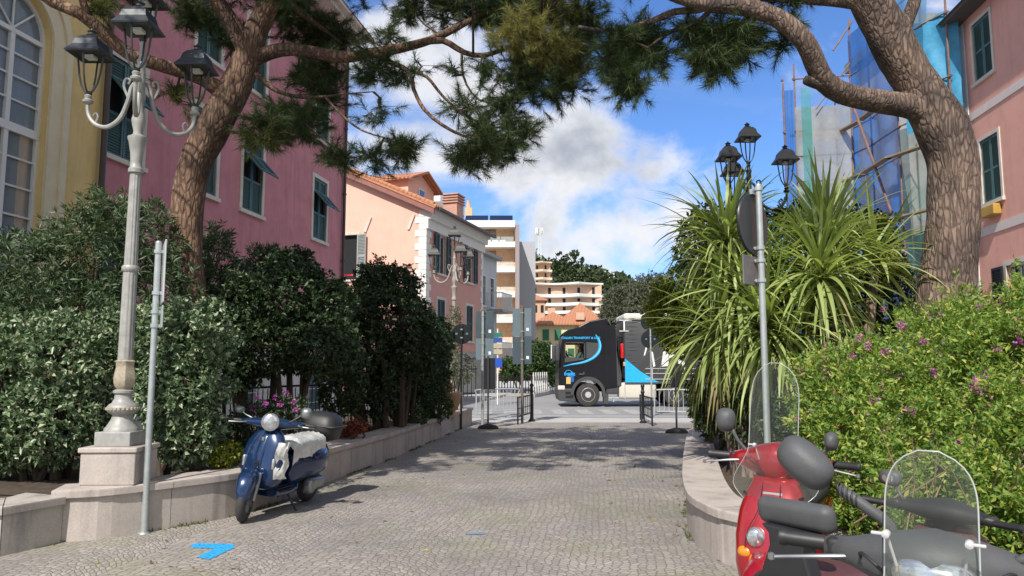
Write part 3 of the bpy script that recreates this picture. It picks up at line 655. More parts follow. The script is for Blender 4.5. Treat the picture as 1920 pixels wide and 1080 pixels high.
# --- white house behind it
root = bldg('row_house', 'narrow pale grey house with balconies beyond the peach gabled house', (-1.95*1.118, 47.0), (sin(a), cos(a))); LEN = 3.4; root.scale = (1.118,)*3; root.location.z = -.19
hs = [(.6+i*1.5, 1.3+i*1.5, z, z+1.7) for i in range(2) for z in (2.3, 5.2)]
b = MB(); facade(b, 0, LEN, 0, 8.1, hs); b.quad((LEN, 0, 0), (LEN, 8, 0), (LEN, 8, 8.1), (LEN, 0, 8.1)); b.quad((0, 0, 0), (0, 8, 0), (0, 8, 8.1), (0, 0, 8.1)); b.build('wall', plaster('pale grey plaster', (.55, .56, .58)), root)
for h_ in hs: window(root, h_[0], h_[2], .7, 1.7, 'glass', None, trim=M_wf, tw=.08)
b = MB(); b.box(-.1, LEN+.1, -.35, 8, 8.1, 8.3); b.build('roof', M_conc, root)
for z in (2.1, 5.0):
    b = MB(); b.box(1.6, 3.6, -.95, 0, z-.15, z); bo = b.build('balcony', M_conc, root); b = MB()
    for i in range(20): b.box(1.65+i*.1, 1.67+i*.1, -.93, -.91, z, z+.95)
    b.box(1.6, 3.6, -.95, -.89, z+.95, z+1.0)
    for i in range(10): b.box(1.62, 1.64, -.88+i*.09, -.86+i*.09, z, z+.95)
    b.box(1.6, 1.65, -.89, 0, z+.95, z+1.0); b.build('railing', M_wf, bo)
b = MB(); b.cyl((.15, -.1, 0), (.15, -.1, 8.1), .07); b.build('drainpipe', M_wf, root, 'sm')

# --- tan apartment block
DB = 88.0; xr = at(966, 500, DB).x; xl = xr-11.5; root = thing('apartment_block', 'tan brick apartment block with white balconies and solar panels on top', 'building', (xl, DB, 0), 0); LEN = 11.5
fl = [1.2+3.0*i for i in range(6)]; b = MB(); hs = []
for z in fl: hs += [(6.0, 9.2, z+.3, z+2.5), (2.0, 4.6, z+.3, z+2.5)]
facade(b, 0, LEN, -1, 18.3, hs, 1.3); shell(b, 0, LEN, 12, -1, 18.3, 1.3)
for z in fl:
    for k in range(8): b.box(0, LEN, 1.28, 1.3, z+.1+k*.35, z+.12+k*.35)
b.build('wall', M_brick, root)
b = MB(); b.box(LEN, LEN+.5, -.1, 12, -1, 18.6); b.add([], []); b.build('side_wall', mat('grey side tone', (.30, .255, .25), .9, .05), root)  # dark grey carries the shade of the side turned from the sun
b = MB(); b.box(LEN+.5, LEN+2.6, 6, 14, -1, 17.6); b.build('side_wing', mat('pale grey side tone', (.42, .42, .45), .9, .05), root)
for z in fl:
    for (x0, x1) in ((6.0, 9.2), (2.0, 4.6)):
        g = MB(); g.box(x0, x1, 1.4, 1.42, z+.3, z+2.5); w_ = g.build('window', mat('brown blind', (.26, .15, .09), .7, .1), root)
        f = MB(); f.box((x0+x1)/2-.05, (x0+x1)/2+.05, 1.33, 1.39, z+.3, z+2.5); f.box(x0, x1, 1.33, 1.38, z+1.6, z+1.66); f.build('frame', M_trim, w_)
for i, z in enumerate(fl[1:]):
    b = MB(); b.box(3.2 if i > 1 else 1, LEN, -.2, 1.27, z-.3, z+.05); b.box(3.2 if i > 1 else 1, LEN, -.2, -.08, z+.05, z+.35); bo = b.build('balcony', mat('white balcony', (.72, .70, .66), .8, .05), root)
    g = MB()
    for k in range(4): g.box(5+k*1.6, 6.5+k*1.6, -.15, -.13, z+.4, z+.95)
    g.build('glass_panel', clearmat('balcony glass', (.6, .7, .72), .25, .1), bo)
    g = MB()
    for k in range(3): g.rbox((8.2+k*.9, .5, z+.35), (.7, .3, .55), .05)
    g.build('air_conditioner', M_wf, bo)
b = MB(); b.box(-4, LEN-.01, -.3, 12, 18.3, 19.1); b.build('roof_slab', mat('white balcony', (.72, .70, .66)), root)
b = MB()
for k in range(4): b.cbox((.8+k*3.0, 2, 19.75), (2.8, 1.8, .08), 0, 0, R(35))
b.build('solar_panel', glassmat('solar glass', (.01, .015, .04), .15), root)
b = MB(); b.box(-8, 1.2, 4, 12, 19.1, 22.2); b.build('penthouse', M_brick, root); b = MB(); b.box(-8.5, 2.2, 3.2, 12, 22.2, 23.0); b.build('penthouse_roof', mat('white balcony', (.72, .70, .66)), root)
b = MB(); b.box(5.1, 6.0, 6, 7, 19.1, 22.0); b.lathe([(0, .3), (.7, .2), (1, .25)], (5.5, 6.5, 22.0), 8); b.build('chimney', M_brick, root)
# ground floor shop canopy
b = MB(); b.box(2, LEN, -1.8, 1.2, .9, 1.2); b.build('canopy', M_conc, root)

# --- salmon house, right
ar = atan2(.121, 1); root = thing('townhouse', 'salmon pink house with dark green shutters at the right edge', 'building', (11.0+.121*21.9, 21.9, 0), atan2(-cos(ar), -sin(ar))); LEN = 9.0
X = lambda D: (21.9-D)/cos(ar)
wx = X(20.55); hs = [(wx-.5, wx+.5, 9.85, 11.6), (wx-.5, wx+.5, 6.25, 8.1), (wx+2.9, wx+3.9, 9.85, 11.6), (wx+2.9, wx+3.9, 6.25, 8.1), (X(19.6)-.5, X(19.6)+.6, 1.2, 4.35), (wx+5.2, wx+6.2, 6.25, 8.1)]
b = MB(); facade(b, 0, LEN, 0, 11.95, hs); b.quad((0, 0, 0), (0, 9, 0), (0, 9, 11.95), (0, 0, 11.95)); b.quad((LEN, 0, 0), (LEN, 9, 0), (LEN, 9, 11.95), (LEN, 0, 11.95)); b.build('wall', M_pinkR, root)
window(root, wx-.5, 9.85, 1.0, 1.75, 'closed', M_grn, .05, tw=.1); window(root, wx-.5, 6.25, 1.0, 1.85, 'closed', M_grn, .05, tw=.1)
window(root, wx+2.9, 9.85, 1.0, 1.75, 'closed', M_grn, .05); window(root, wx+2.9, 6.25, 1.0, 1.85, 'closed', M_grn, .05); window(root, wx+5.2, 6.25, 1.0, 1.85, 'closed', M_grn, .05)
window(root, X(19.6)-.5, 1.2, 1.1, 3.15, 'open', mat('black shutter', (.012, .013, .018), .6), .07, label='tall ground floor window with near black shutters folded open')
b = MB(); b.box(-.02, LEN, -.025, 0, 8.85, 9.08); b.box(-.02, LEN, -.025, 0, 5.35, 5.6); b.build('string_course', mat('pale band', (.66, .58, .54), .85, .06), root)
b = MB(); b.box(-.04, .35, -.02, .0, 0, 11.9); b.box(-.04, 0, 0, 1.2, 0, 11.9); b.build('corner_strip', mat('white quoins', (.74, .72, .68)), root)
b = MB(); b.box(-.5, LEN, -.55, 9, 11.95, 12.05); b.prism([(-.62, 12.05), (4.5, 13.8), (9.5, 12.05)], -.5, LEN, 'X'); b.build('roof', mat('slate eaves', (.10, .085, .08), .8), root)
b = MB(); b.cyl((-.1, -.1, 5), (-.1, -.1, 11.7), .05); b.cbox((-.1, -.12, 11.75), (.3, .2, .12)); b.build('drainpipe', M_pipe, root, 'sm')
b = MB(); b.rbox((X(21.0)+.55, -.12, 5.95), (.7, .22, .3), .03); b.build('ochre_box', mat('ochre paint', (.45, .27, .05), .6), root)

# --- scaffolded building
ws = at(1612, 400, 27.5); root = thing('building_under_works', 'white and green building wrapped in scaffolding behind the right pine', 'building', (15.2, 27.5, 0), 0)
b = MB(); b.box(-.2, 12, 0, 4, 0, 14.5); b.build('wall', plaster('off white plaster', (.60, .60, .57)), root)
b = MB(); b.box(.9, 11, -3.2, -.002, 4.5, 8.2); w_ = b.build('glazed_bay', glassmat('green glass', (.03, .09, .08), .12), root)
b = MB()
for z in (4.5, 5.7, 6.9, 8.1): b.box(.85, 11, -3.25, -3.2, z, z+.09); b.box(.85, .9, -3.2, 0, z, z+.09)
for i in range(9): b.box(.85+i*.7, .92+i*.7, -3.26, -3.2, 4.5, 8.2); b.box(.84, .9, -3.2+i*.4, -3.14+i*.4, 4.5, 8.2)
b.build('glazing_bars', mat('green frame', (.10, .22, .19), .6), w_)
b = MB(); b.box(-.4, 11, -3.4, -.004, 3.9, 4.4); b.box(-.5, 11, -.6, 4.3, 14.5, 14.9); b.build('slab', mat('grey green slab', (.20, .23, .22), .85), root)
b = MB(); b.box(1.5, 11, -2.6, -.003, 9.6, 14.2); b.build('upper_block', M_whiteP, root)
# scaffold
sc = thing('scaffold', 'rusty tube scaffold hung with blue and grey netting beside the right pine', 'scaffold', (0, 0, 0))
M_rust = mat('rusty tube', (.22, .13, .10), .75, .35, 5); b = MB()
A = at(1475, 400, 27.0); Bp = at(1612, 400, 26.6); Cc = at(1692, 400, 23.5); Dd = at(1795, 400, 21.6)
cols = [(A.x, A.y, 12.2), (at(1497, 400, 26.9).x, 26.9, 12.9), (Bp.x-.15, Bp.y, 13.7), (at(1573, 400, 28).x, 28, 12.8), (at(1640, 400, 25.5).x, 25.5, 15), (Cc.x, Cc.y, 15.5), (at(1745, 400, 22.5).x, 22.5, 16), (Dd.x, Dd.y, 16.5)]
for (x, y, zt) in cols: b.cyl((x, y, 0), (x+.05, y, zt), .032, 8)
lv = [2.4, 4.4, 6.4, 8.4, 9.35, 10.3, 12.3]
for (p, q) in ((1, 2), (2, 4), (4, 5), (5, 6), (6, 7), (1, 3)):
    for z in lv:
        if q == 2 or p > 1 or z < 11: b.cyl((cols[p][0], cols[p][1]-.04, z), (cols[q][0]+.1, cols[q][1]-.04, z+.03), .025, 6)
for z in (13.6, 14.8): b.cyl((cols[4][0], cols[4][1], z), (cols[7][0], cols[7][1], z), .025, 6)
p0 = at(1600, 200, 25.2); p1 = at(1672, 400, 24.2); b.cyl(p0, p1, .045, 8); b.cyl(at(1592, 36, 26.6), at(1600, 330, 26.4), .035, 8); b.cyl(at(1562, 95, 26.5), at(1598, 40, 26.5), .03, 8); b.cyl(at(1530, 205, 26.5), at(1600, 110, 26.5), .022, 6)
b.build('tubes', M_rust, sc, 'sm')
pl = MB(); cp = MB()
for (p, q) in ((1, 2), (2, 4), (4, 5), (5, 6), (6, 7)):
    P0 = Vector((*cols[p][:2], 0)); P1 = Vector((*cols[q][:2], 0)); d = P1-P0; an = atan2(d.y, d.x)
    for z in (2.38, 4.38, 6.38, 8.38, 10.28):
        m_ = (P0+P1)/2+Vector((-sin(an)*-.35, cos(an)*-.35*-1, 0)); pl.cbox((m_.x, m_.y, z-.03), (d.length, .24, .05), an); pl.build('plank', mat('scaffold planks', (.30, .22, .14), .9, .25, 4), sc); pl = MB()
for k_, c_ in enumerate(cols):
    for z in lv: cp.cbox((c_[0]+.02, c_[1]-.03, z), (.09, .09, .07), .3*k_)
cp.build('couplers', M_rust, sc)
rngp = random.Random(5)
def net(name, p, q, z0, z1, m, amp=.12, nx=26, nz=26, top=.0):
    b = MB(); rings = []; d = Vector((q[0]-p[0], q[1]-p[1], 0)); nn = Vector((-d.y, d.x, 0)).normalized(); ph = rngp.random()*6
    for j in range(nz+1):
        row = []
        for i in range(nx+1):
            u, v = i/nx, j/nz; w = amp*(sin(u*17+ph+2*sin(v*5+ph))*.5+sin(v*11+u*6+ph)*.5)*(.3+sin(pi*v)*.7)
            row.append((p[0]+d.x*u+nn.x*w, p[1]+d.y*u+nn.y*w, z0+(z1-z0)*v+(top*sin(u*7+ph)*v)))
        rings.append(row)
    b.rings(rings, False, False); return b.build(name, m, sc, 'all', recalc=False)
net('blue_net', (cols[0][0], cols[0][1]), (cols[1][0], cols[1][1]), 2, 11.9, netmat('blue netting', (.045, .21, .66), .78), .05)
net('grey_net', (cols[1][0], cols[1][1]-.08), (cols[2][0], cols[2][1]-.08), 2, 11.2, netmat('grey netting', (.50, .50, .48), .85), .08)
net('sheer_net', (cols[1][0], cols[1][1]-.02), (cols[2][0], cols[2][1]-.02), 9.2, 12.3, netmat('sheer netting', (.55, .60, .66), .22), .08)
net('teal_net', (at(1515, 400, 26.5).x, 26.7), (at(1532, 400, 26.5).x, 26.6), 2, 11.9, netmat('teal netting', (.10, .50, .46), .6), .06, nx=6)
net('blue_net', (cols[2][0], cols[2][1]-.1), (cols[5][0]+.1, cols[5][1]-.1), 2, 13.8, netmat('blue netting', (.04, .20, .66)) if False else MATS['blue netting'], .14)
net('green_net', (cols[5][0], cols[5][1]-.1), (cols[7][0], cols[7][1]-.1), 4.2, 9.2, netmat('green netting', (.06, .19, .17), .6), .08)
net('sky_net', (cols[5][0]-.2, cols[5][1]-.1), (cols[7][0]-.6, cols[7][1]-.1), 12.0, 16.5, netmat('sky netting', (.16, .42, .66), .6), .1)
net('blue_tarpaulin', (at(1702, 100, 22.6).x, 22.9), (at(1802, 100, 21.4).x, 21.45), 8.9, 12.3, mat('blue tarpaulin', (.06, .30, .50), .6, .25, 3, .8, 9), .06, 40, 30, .12)

# ================================================================== HILL AND FAR HOUSES
def hz(x, y):
    c = min(1, max(0, (y-150)/130)); c = c*c*(3-2*c); ridge = 30*math.exp(-((x+25)/75)**2)+9*math.exp(-((x-120)/90)**2)+9
    return -.5+ridge*c*(1-.3*max(0, (y-330)/300))+(1.5*sin(x*.07)+1.2*sin(y*.05+x*.03))*c
V = []; nx, ny = 90, 50
for j in range(ny+1):
    for i in range(nx+1): x = -320+640*i/nx; y = 125+480*j/ny; V.append((x, y, hz(x, y)))
Fq = [(j*(nx+1)+i, j*(nx+1)+i+1, (j+1)*(nx+1)+i+1, (j+1)*(nx+1)+i) for j in range(ny) for i in range(nx)]
fast_mesh('hill', V, Fq, mat('hill scrub', (.075, .085, .045), .95, .4, .08), smooth=True)['kind'] = 'structure'
M_fW = leafmat('wood leaves', (.018, .032, .014), (.045, .07, .025), (.075, .10, .04), .7, .1)
rng = np.random.default_rng(3); n = 1500; xx = rng.uniform(-40, 190, n); yy = 236+110*rng.random(n)
P = []; Dr = []; Ls = []
for x, y in zip(xx, yy):
    z = hz(x, y); r = 2.2+2.6*rng.random()**2; h = r*rng.uniform(.8, 1.5); d = unit(rng.normal(size=(46, 3))); d[:, 2] = np.abs(d[:, 2])*1.0-.15
    P.append(np.array([x, y, z+h*.6])+d*np.array([r, r, h])*rng.uniform(.75, 1, (46, 1))); Dr.append(unit(d+rng.normal(size=d.shape)*.5)); Ls.append(np.full(46, r*.42))
P = np.concatenate(P); Dr = np.concatenate(Dr); Ls = np.concatenate(Ls); Vv, Ff = leaf_arrays(P, Dr, Ls, Ls*.8, rng)
tag(fast_mesh('wood', Vv, Ff, M_fW), 'mixed green wood covering the hillside beyond the houses', 'wood', kind='stuff')

M_far = mat('cream plaster far', (.72, .62, .36), .9, .06, 1, streak=.1); M_farW = mat('white slab far', (.74, .73, .70), .8, .05); M_farP = plaster('pink plaster far', (.60, .40, .30)); M_farO = plaster('orange plaster far', (.58, .36, .24))
M_far.node_tree.nodes['Principled BSDF'].inputs['Roughness'].default_value = .9
# cream house with hipped terracotta roofs
Dh = 110; p0 = at(1002, 640, Dh); p1 = at(1078, 640, Dh); p2 = at(1150, 640, Dh+6)
root = thing('villa', 'cream villa with green shutters under a hipped terracotta roof beyond the truck', 'house', (p0.x, Dh, 0)); w = p1.x-p0.x; w2 = p2.x-p1.x; zt = at(1040, 610, Dh).z
b = MB(); b.box(0, w, 0, 10, -1, zt); b.box(w+.01, w+w2, 3, 14, -1, zt+.05); b.build('wall', M_far, root)
for (x, z) in ((1.2, zt-2.2), (3.0, zt-2.2), (1.2, zt-5.0), (3.0, zt-5.0), (4.9, zt-2.2), (4.9, zt-5.0)):
    b = MB(); b.box(x, x+.95, -.06, 0, z, z+1.6); b.build('shutter', mat('bright green shutter', (.03, .16, .09), .6), root)
for (x, z) in ((w+.7, zt-2.2), (w+2.9, zt-2.2), (w+.7, zt-5)):
    b = MB(); b.box(x, x+.95, 2.94, 3, z, z+1.6); b.build('shutter', mat('bright green shutter', (0, 0, 0)), root)
def hip(b, x0, x1, y0, y1, z0, h, o=.6):
    x0 -= o; x1 += o; y0 -= o; y1 += o; k = min(x1-x0, y1-y0)/2
    r0, r1 = ((x0+k, (y0+y1)/2, z0+h), (x1-k, (y0+y1)/2, z0+h)) if (x1-x0) > (y1-y0) else (((x0+x1)/2, y0+k, z0+h), ((x0+x1)/2, y1-k, z0+h))
    b.add([(x0, y0, z0), (x1, y0, z0), (x1, y1, z0), (x0, y1, z0), (x0, y0, z0-.2), (x1, y0, z0-.2), (x1, y1, z0-.2), (x0, y1, z0-.2)]+[r0, r1],
          ([(0, 1, 9, 8), (1, 2, 9), (2, 3, 8, 9), (3, 0, 8)] if (x1-x0) > (y1-y0) else [(0, 1, 8), (1, 2, 9, 8), (2, 3, 9), (3, 0, 8, 9)])+[(0, 4, 5, 1), (1, 5, 6, 2), (2, 6, 7, 3), (3, 7, 4, 0), (4, 7, 6, 5)])
b = MB(); hip(b, 0, w, 0, 10, zt+.2, 2.0); rf = b.build('roof', M_tile, root); b = MB(); hip(b, w-2.2, w+w2-1.5, 3, 13, zt+.3, 3.6); b.build('roof', M_tile, root)
b = MB(); b.box(w+.4, w+1.7, 2.6, 4.5, zt+1.0, zt+2.1); b.build('dormer', M_farP, rf); b = MB(); b.box(2.2, 3.3, 4, 5, zt+1.2, zt+2.9); b.build('chimney', M_farP, rf)
# small pink house left of it
p0 = at(985, 600, 150); p1 = at(1022, 600, 150); root = thing('hillside_house', 'small salmon hillside house beside the shaded grey wall of the tan apartment block', 'house', (p0.x, 150, 0)); w = p1.x-p0.x; zt = at(1000, 562, 150).z
b = MB(); b.box(0, w, 0, 8, -1, zt); b.build('wall', M_farO, root); b = MB(); hip(b, 0, w, 0, 8, zt, 1.3, .5); b.build('roof', M_tile, root)
for x in (w*.45, w*.78):
    b = MB(); b.box(x, x+.6, -.05, 0, zt-2.6, zt-1.1); b.build('window', M_dark, root)
# white terraced flats
def terraced(name, label, D, px0, px1, floors, mw, ms, kink, dpt=10, th=.9):
    """floors = list of photo y of slab tops, highest first"""
    x0 = at(px0, 550, D).x; x1 = at(px1, 550, D).x; root = thing(name, label, 'building', (x0, D, 0)); w = x1-x0; zs_ = [at(1060, y, D).z for y in floors]
    front = lambda x: kink*abs(sin(x/w*pi*1.5))
    zb_ = hz(x0, D)-8
    for k, z in enumerate(zs_):
        n = 24; xs_ = [-.5+(w+1)*i/n for i in range(n+1)]; f = [(x, front(max(0, x))) for x in xs_]; b = MB()
        b.prism(f+[(w+.5, dpt+kink), (-.5, dpt+kink)], z-th*(.55 if k == 0 else 1), z, 'Z'); b.build('roof' if k == 0 else 'balcony', ms, root)
    b = MB(); b.prism([(0, 2.2+kink), (w, 2.2+kink*.4), (w, dpt), (0, dpt)], zb_, zs_[0]-th*.56, 'Z'); b.build('wall', mw, root)
    for k in range(len(zs_)-1):
        zl = zs_[k+1]; hgt = zs_[k]-zl-th
        m_ = max(3, int(w/4))
        for i in range(m_):
            x = w*(i+.35)/m_; yy = 2.2+kink-(kink*.6)*x/w; b = MB(); b.box(x, x+1.1+.5*(i % 2), yy-.08, yy, zl+.01, zl+hgt*.85); b.build('window', M_dark, root)
    return root
terraced('terraced_flats', 'long white banded block of flats with three sweeping terraces on the hillside', 205, 992, 1131, [528, 549.5, 566, 581], M_farP, M_farW, 3.5, th=.85)
terraced('terraced_flats', 'orange block of flats with stacked balconies just below the telecom mast', 214, 985, 1033, [489, 504, 519, 533], M_farO, mat('beige slab far', (.60, .52, .42), .8), 2.0, th=.6)
# telecom mast
p = at(1011, 476, 262); root = thing('telecom_mast', 'white lattice telecom mast on the hilltop', 'mast', (p.x, 262, hz(p.x, 262)-1)); zt = at(1011, 428, 262).z-root.location.z; b = MB()
for i in range(3):
    a_ = 2*pi*i/3; b.cyl((.75*cos(a_), .75*sin(a_), 0), (.55*cos(a_), .55*sin(a_), zt), .13, 6)
z = 0
while z < zt-1:
    for i in range(3):
        a_ = 2*pi*i/3; c_ = 2*pi*(i+1)/3; b.cyl((.7*cos(a_), .7*sin(a_), z), (.7*cos(c_), .7*sin(c_), z+1), .07, 5)
    z += 1
b.build('lattice', M_farW, root)
for i in range(6):
    a_ = 2*pi*i/6; b = MB(); b.cbox((1.2*cos(a_), 1.2*sin(a_), zt-1), (.4, .4, 2.2), a_); b.build('antenna', M_farW, root)
b = MB(); b.cyl((0, 0, zt-1), (0, 0, zt+2.5), .06, 6); b.build('spike', M_farW, root)

# ---- plants: general builders
M_bark = barkmat('pine bark left', (.04, .022, .015), (.19, .11, .075), (.33, .22, .15), 19)
M_barkR = barkmat('pine bark right', (.04, .03, .026), (.165, .115, .092), (.30, .22, .175), 21)
M_twig = mat('twig', (.07, .05, .035), .9, .2)
def bush(name, label, cat, base, blobs, ntips, per, L, Wd, m, seed, stems=4, stem_r=.03, group=None, **kw):
    root = thing(name, label, cat, base, group=group); inv = Vector(base)
    bl = [(Vector(c)-inv, r) for c, r in blobs]
    o, T = foliage('foliage', bl, ntips, per, L, Wd, m, root, seed, **kw)
    rr = random.Random(seed); b = MB()
    for k in range(stems):
        c, r = bl[k % len(bl)]; e = Vector(c)+Vector((rr.uniform(-.4, .4)*r[0], rr.uniform(-.4, .4)*r[1], rr.uniform(0, .5)*r[2])); s0 = Vector((e.x*.55+rr.uniform(-.15, .15), e.y*.6+rr.uniform(-.15, .15), 0)); s0 = s0 if abs(e.x) < 3 else Vector((e.x+rr.uniform(-.2, .2), e.y, 0))
        mpt = s0.lerp(e, .5)+Vector((rr.uniform(-.15, .15), rr.uniform(-.15, .15), 0)); pts, rad = crv([(*s0, stem_r*1.3), (*mpt, stem_r), (*e, stem_r*.35)], .2); b.tube(pts, rad, 7)
        for q in range(3):
            i = rr.randrange(len(pts)//2, len(pts)); t = Vector(T[rr.randrange(len(T))].tolist()); 
            if (t-pts[i]).length < max(r)*1.3: b.tube([pts[i], (pts[i]+t)/2+Vector((0, 0, .05)), t], [stem_r*.4, stem_r*.25, stem_r*.1], 5)
    b.build('stem', M_twig, root, 'sm'); return root
M_olv = leafmat('grey olive leaves', (.05, .06, .035), (.09, .10, .06), (.13, .14, .09), .6, .12)
for i, (px, py, D, rx, ry, lab) in enumerate(((1165, 575, 78, 38, 42, 'grey green tree with a round crown directly above the truck cab, left one of three'), (1215, 565, 72, 40, 52, 'tallest grey green tree above the truck, next to the yellow leaved bush'), (1275, 590, 76, 45, 45, 'grey green tree mostly hidden behind the palm-like plants'))):
    c = at(px, py, D); s = D/F; bush('tree', lab, 'tree', (c.x, D, 0), [(c, (rx*s, 3, ry*s)), (c+Vector((-.8, -1, -1.5)), (rx*s*.8, 2.5, ry*s*.8)), (c+Vector((1.1, 0, 1)), (rx*s*.6, 2, ry*s*.6))], 2600, 5, .34, .12, M_olv, 20+i, 5, .12, spread=.9)
M_hedF = leafmat('clipped hedge leaves', (.02, .05, .015), (.05, .10, .025), (.08, .14, .04), .6, .15)
c = at(1005, 682, 45); s = 45/F
bush('hedge', 'bright green rounded hedge behind the white picket fence', 'hedge', (c.x, 45, 0), [(at(1010, 668, 46), (1.25, 1, 1.0)), (at(980, 690, 46), (1.1, 1, .8)), (at(1045, 690, 46.5), (1.1, 1, 1.1)), (at(950, 692, 45), (.4, .5, .8))], 3000, 5, .14, .09, M_hedF, 31, 4, .05)

# ================================================================== PINES
M_ndl = leafmat('pine needles', (.025, .05, .025), (.06, .10, .035), (.13, .16, .05), .6, .15, (1.3, 1.5, .8))
M_ndlG = leafmat('golden pine needles', (.12, .15, .04), (.26, .26, .08), (.34, .27, .10), .65, .25, (1.3, 1.3, .8))
def pine(label, base, limbs, clusters, seed, barkm, L=.17):
    root = thing('pine_tree', label, 'tree', base); bs = Vector(base); rng = np.random.default_rng(seed); rr = random.Random(seed)
    allp = []
    for k, (nm, pts) in enumerate(limbs):
        P_, Rd = crv([(*(Vector(p[:3])-bs), p[3]) for p in pts], .09 if k == 0 else .12); b = MB(); nseg = 22 if k == 0 else (14 if Rd[0] > .08 else 8)
        b.tube(P_, Rd, nseg, True, .05 if Rd[0] > .08 else .03, rr); b.build(nm, barkm, root, 'all'); allp += list(P_)
    A_ = np.array([p[:] for p in allp])
    Vs, Fs, mi, off = [], [], [], 0; tw = MB()
    for (px, py, D, rx, ry, n, gold) in clusters:
        c = (at(px, py, D) if abs(px) > 30 else Vector((px, py, D)))-bs; s = D/F if abs(px) > 30 else .01; rad = np.array([rx*s, (rx+ry)*.5*s*1.1, ry*s]); cc_ = np.array(c[:])
        n = int(n*2.9); rad = rad*1.14; j = int(np.argmin(np.linalg.norm(A_-cc_, axis=1))); anchor = Vector(A_[j].tolist()); nsub = max(4, n//5); sub = []
        for q in range(nsub):
            d = unit(rng.normal(size=(1, 3)))[0]; sp = cc_+d*rad*rng.uniform(.15, 1.0); sub.append(sp)
            e_ = Vector(sp.tolist()); mid = (c+e_)/2+Vector((rr.uniform(-.08, .08), rr.uniform(-.08, .08), rr.uniform(-.05, .1)))
            tw.tube([c, mid, e_], [.009, .007, .004], 5)
        tw.tube([anchor, (anchor+c)/2+Vector((rr.uniform(-.1, .1), rr.uniform(-.1, .1), rr.uniform(-.08, .12))), c], [.018, .014, .010], 6)
        sub = np.array(sub); d = unit(rng.normal(size=(n, 3))); q = sub[rng.integers(0, nsub, n)]
        P = q+unit(rng.normal(size=(n, 3)))*rng.uniform(.06, .40, (n, 1))*np.array([1, 1, .75])
        for a_, e_ in zip(q, P): tw.tube([Vector(a_.tolist()), Vector(e_.tolist())], [.005, .003], 3)
        td = unit((P-q)+np.array([0, 0, .06])); k = 62; bp = np.repeat(P, k, 0); bd = np.repeat(td, k, 0)
        t = rng.random((n*k, 1)); bp = bp-bd*t*.17; dd = unit(bd*.8+rng.normal(size=bp.shape)*.5+np.array([0, 0, -.12]))
        ll = L*(.65+.5*rng.random((n*k, 1))); sd_ = unit(np.cross(dd, rng.normal(size=dd.shape)))*.0031; tip = bp+dd*ll; tip[:, 2] -= .012
        Vs.append(np.stack([bp-sd_, bp+sd_, tip], 1).reshape(-1, 3)); Fs.append(np.arange(n*k*3).reshape(-1, 3)+off); off += n*k*3
        mi.append(np.full(n*k, 1 if gold else 0) if gold < 2 else (rng.random(n*k) < .4).astype(int))
    fast_mesh('crown', np.concatenate(Vs), np.concatenate(Fs), [M_ndl, M_ndlG], root, mi=np.concatenate(mi)); tw.build('twigs', M_twig, root, recalc=False); return root
def L_(pts): return [(*at(x, y, D), r) for x, y, D, r in pts]
limL = [('trunk', L_([(362, 860, 10.6, .27), (358, 700, 10.6, .255), (354, 560, 10.6, .235), (349, 480, 10.6, .225), (350, 400, 10.6, .225), (366, 310, 10.55, .225), (402, 235, 10.5, .24), (438, 170, 10.5, .225), (462, 115, 10.5, .20), (480, 60, 10.5, .17), (500, 15, 10.4, .15), (525, -50, 10.3, .13), (560, -140, 10.2, .1)])),
        ('branch', L_([(466, 120, 10.45, .13), (455, 80, 10.4, .13), (432, 40, 10.3, .125), (410, 5, 10.2, .11), (385, -50, 10.0, .09), (350, -120, 9.8, .06)])),
        ('branch', L_([(425, 180, 10.5, .14), (385, 150, 10.3, .105), (340, 134, 10.1, .095), (288, 118, 9.9, .09), (240, 100, 9.7, .085), (190, 58, 9.5, .085), (150, 25, 9.3, .08), (100, 5, 9.2, .07), (50, -30, 9.0, .05)])),
        ('branch', L_([(172, 40, 9.4, .05), (160, 18, 9.3, .05), (150, -20, 9.2, .04)])),
        ('branch', L_([(475, 110, 10.5, .13), (505, 98, 10.45, .105), (545, 92, 10.4, .095), (600, 101, 10.4, .09), (650, 107, 10.4, .085), (700, 99, 10.5, .078), (760, 88, 10.6, .07), (810, 74, 10.7, .06), (860, 50, 10.8, .05), (900, 28, 10.9, .04), (950, 10, 11, .03)])),
        ('branch', L_([(790, 80, 10.6, .06), (830, 76, 10.6, .05), (870, 98, 10.5, .042), (905, 104, 10.5, .04), (950, 90, 10.6, .03), (1010, 60, 10.7, .02)])),
        ('branch', L_([(700, 100, 10.5, .05), (735, 118, 10.4, .038), (768, 134, 10.3, .034), (775, 165, 10.2, .03), (795, 205, 10.1, .027), (830, 235, 10.1, .024), (870, 255, 10.1, .02), (910, 262, 10.1, .015)])),
        ('branch', L_([(770, 134, 10.3, .025), (800, 144, 10.3, .024), (830, 180, 10.3, .02), (870, 215, 10.3, .016), (920, 240, 10.4, .012)])),
        ('branch', L_([(866, 100, 10.5, .02), (868, 140, 10.5, .018), (885, 175, 10.5, .015), (915, 193, 10.5, .012), (960, 180, 10.6, .01)])),
        ('branch', L_([(480, 138, 10.5, .05), (510, 165, 10.4, .035), (550, 180, 10.3, .028), (600, 182, 10.3, .022), (650, 176, 10.3, .014), (700, 172, 10.3, .008)])),
        ('branch', L_([(610, 182, 10.3, .02), (640, 215, 10.2, .018), (680, 245, 10.2, .014), (735, 262, 10.2, .01)])),
        ('branch', L_([(478, 215, 10.5, .035), (510, 218, 10.4, .02), (560, 225, 10.3, .014), (620, 272, 10.2, .01), (640, 280, 10.2, .008)])),
        ('branch', L_([(520, -20, 10.4, .06), (560, 20, 10.7, .045), (600, 50, 11, .035), (640, 80, 11.3, .02)]))]
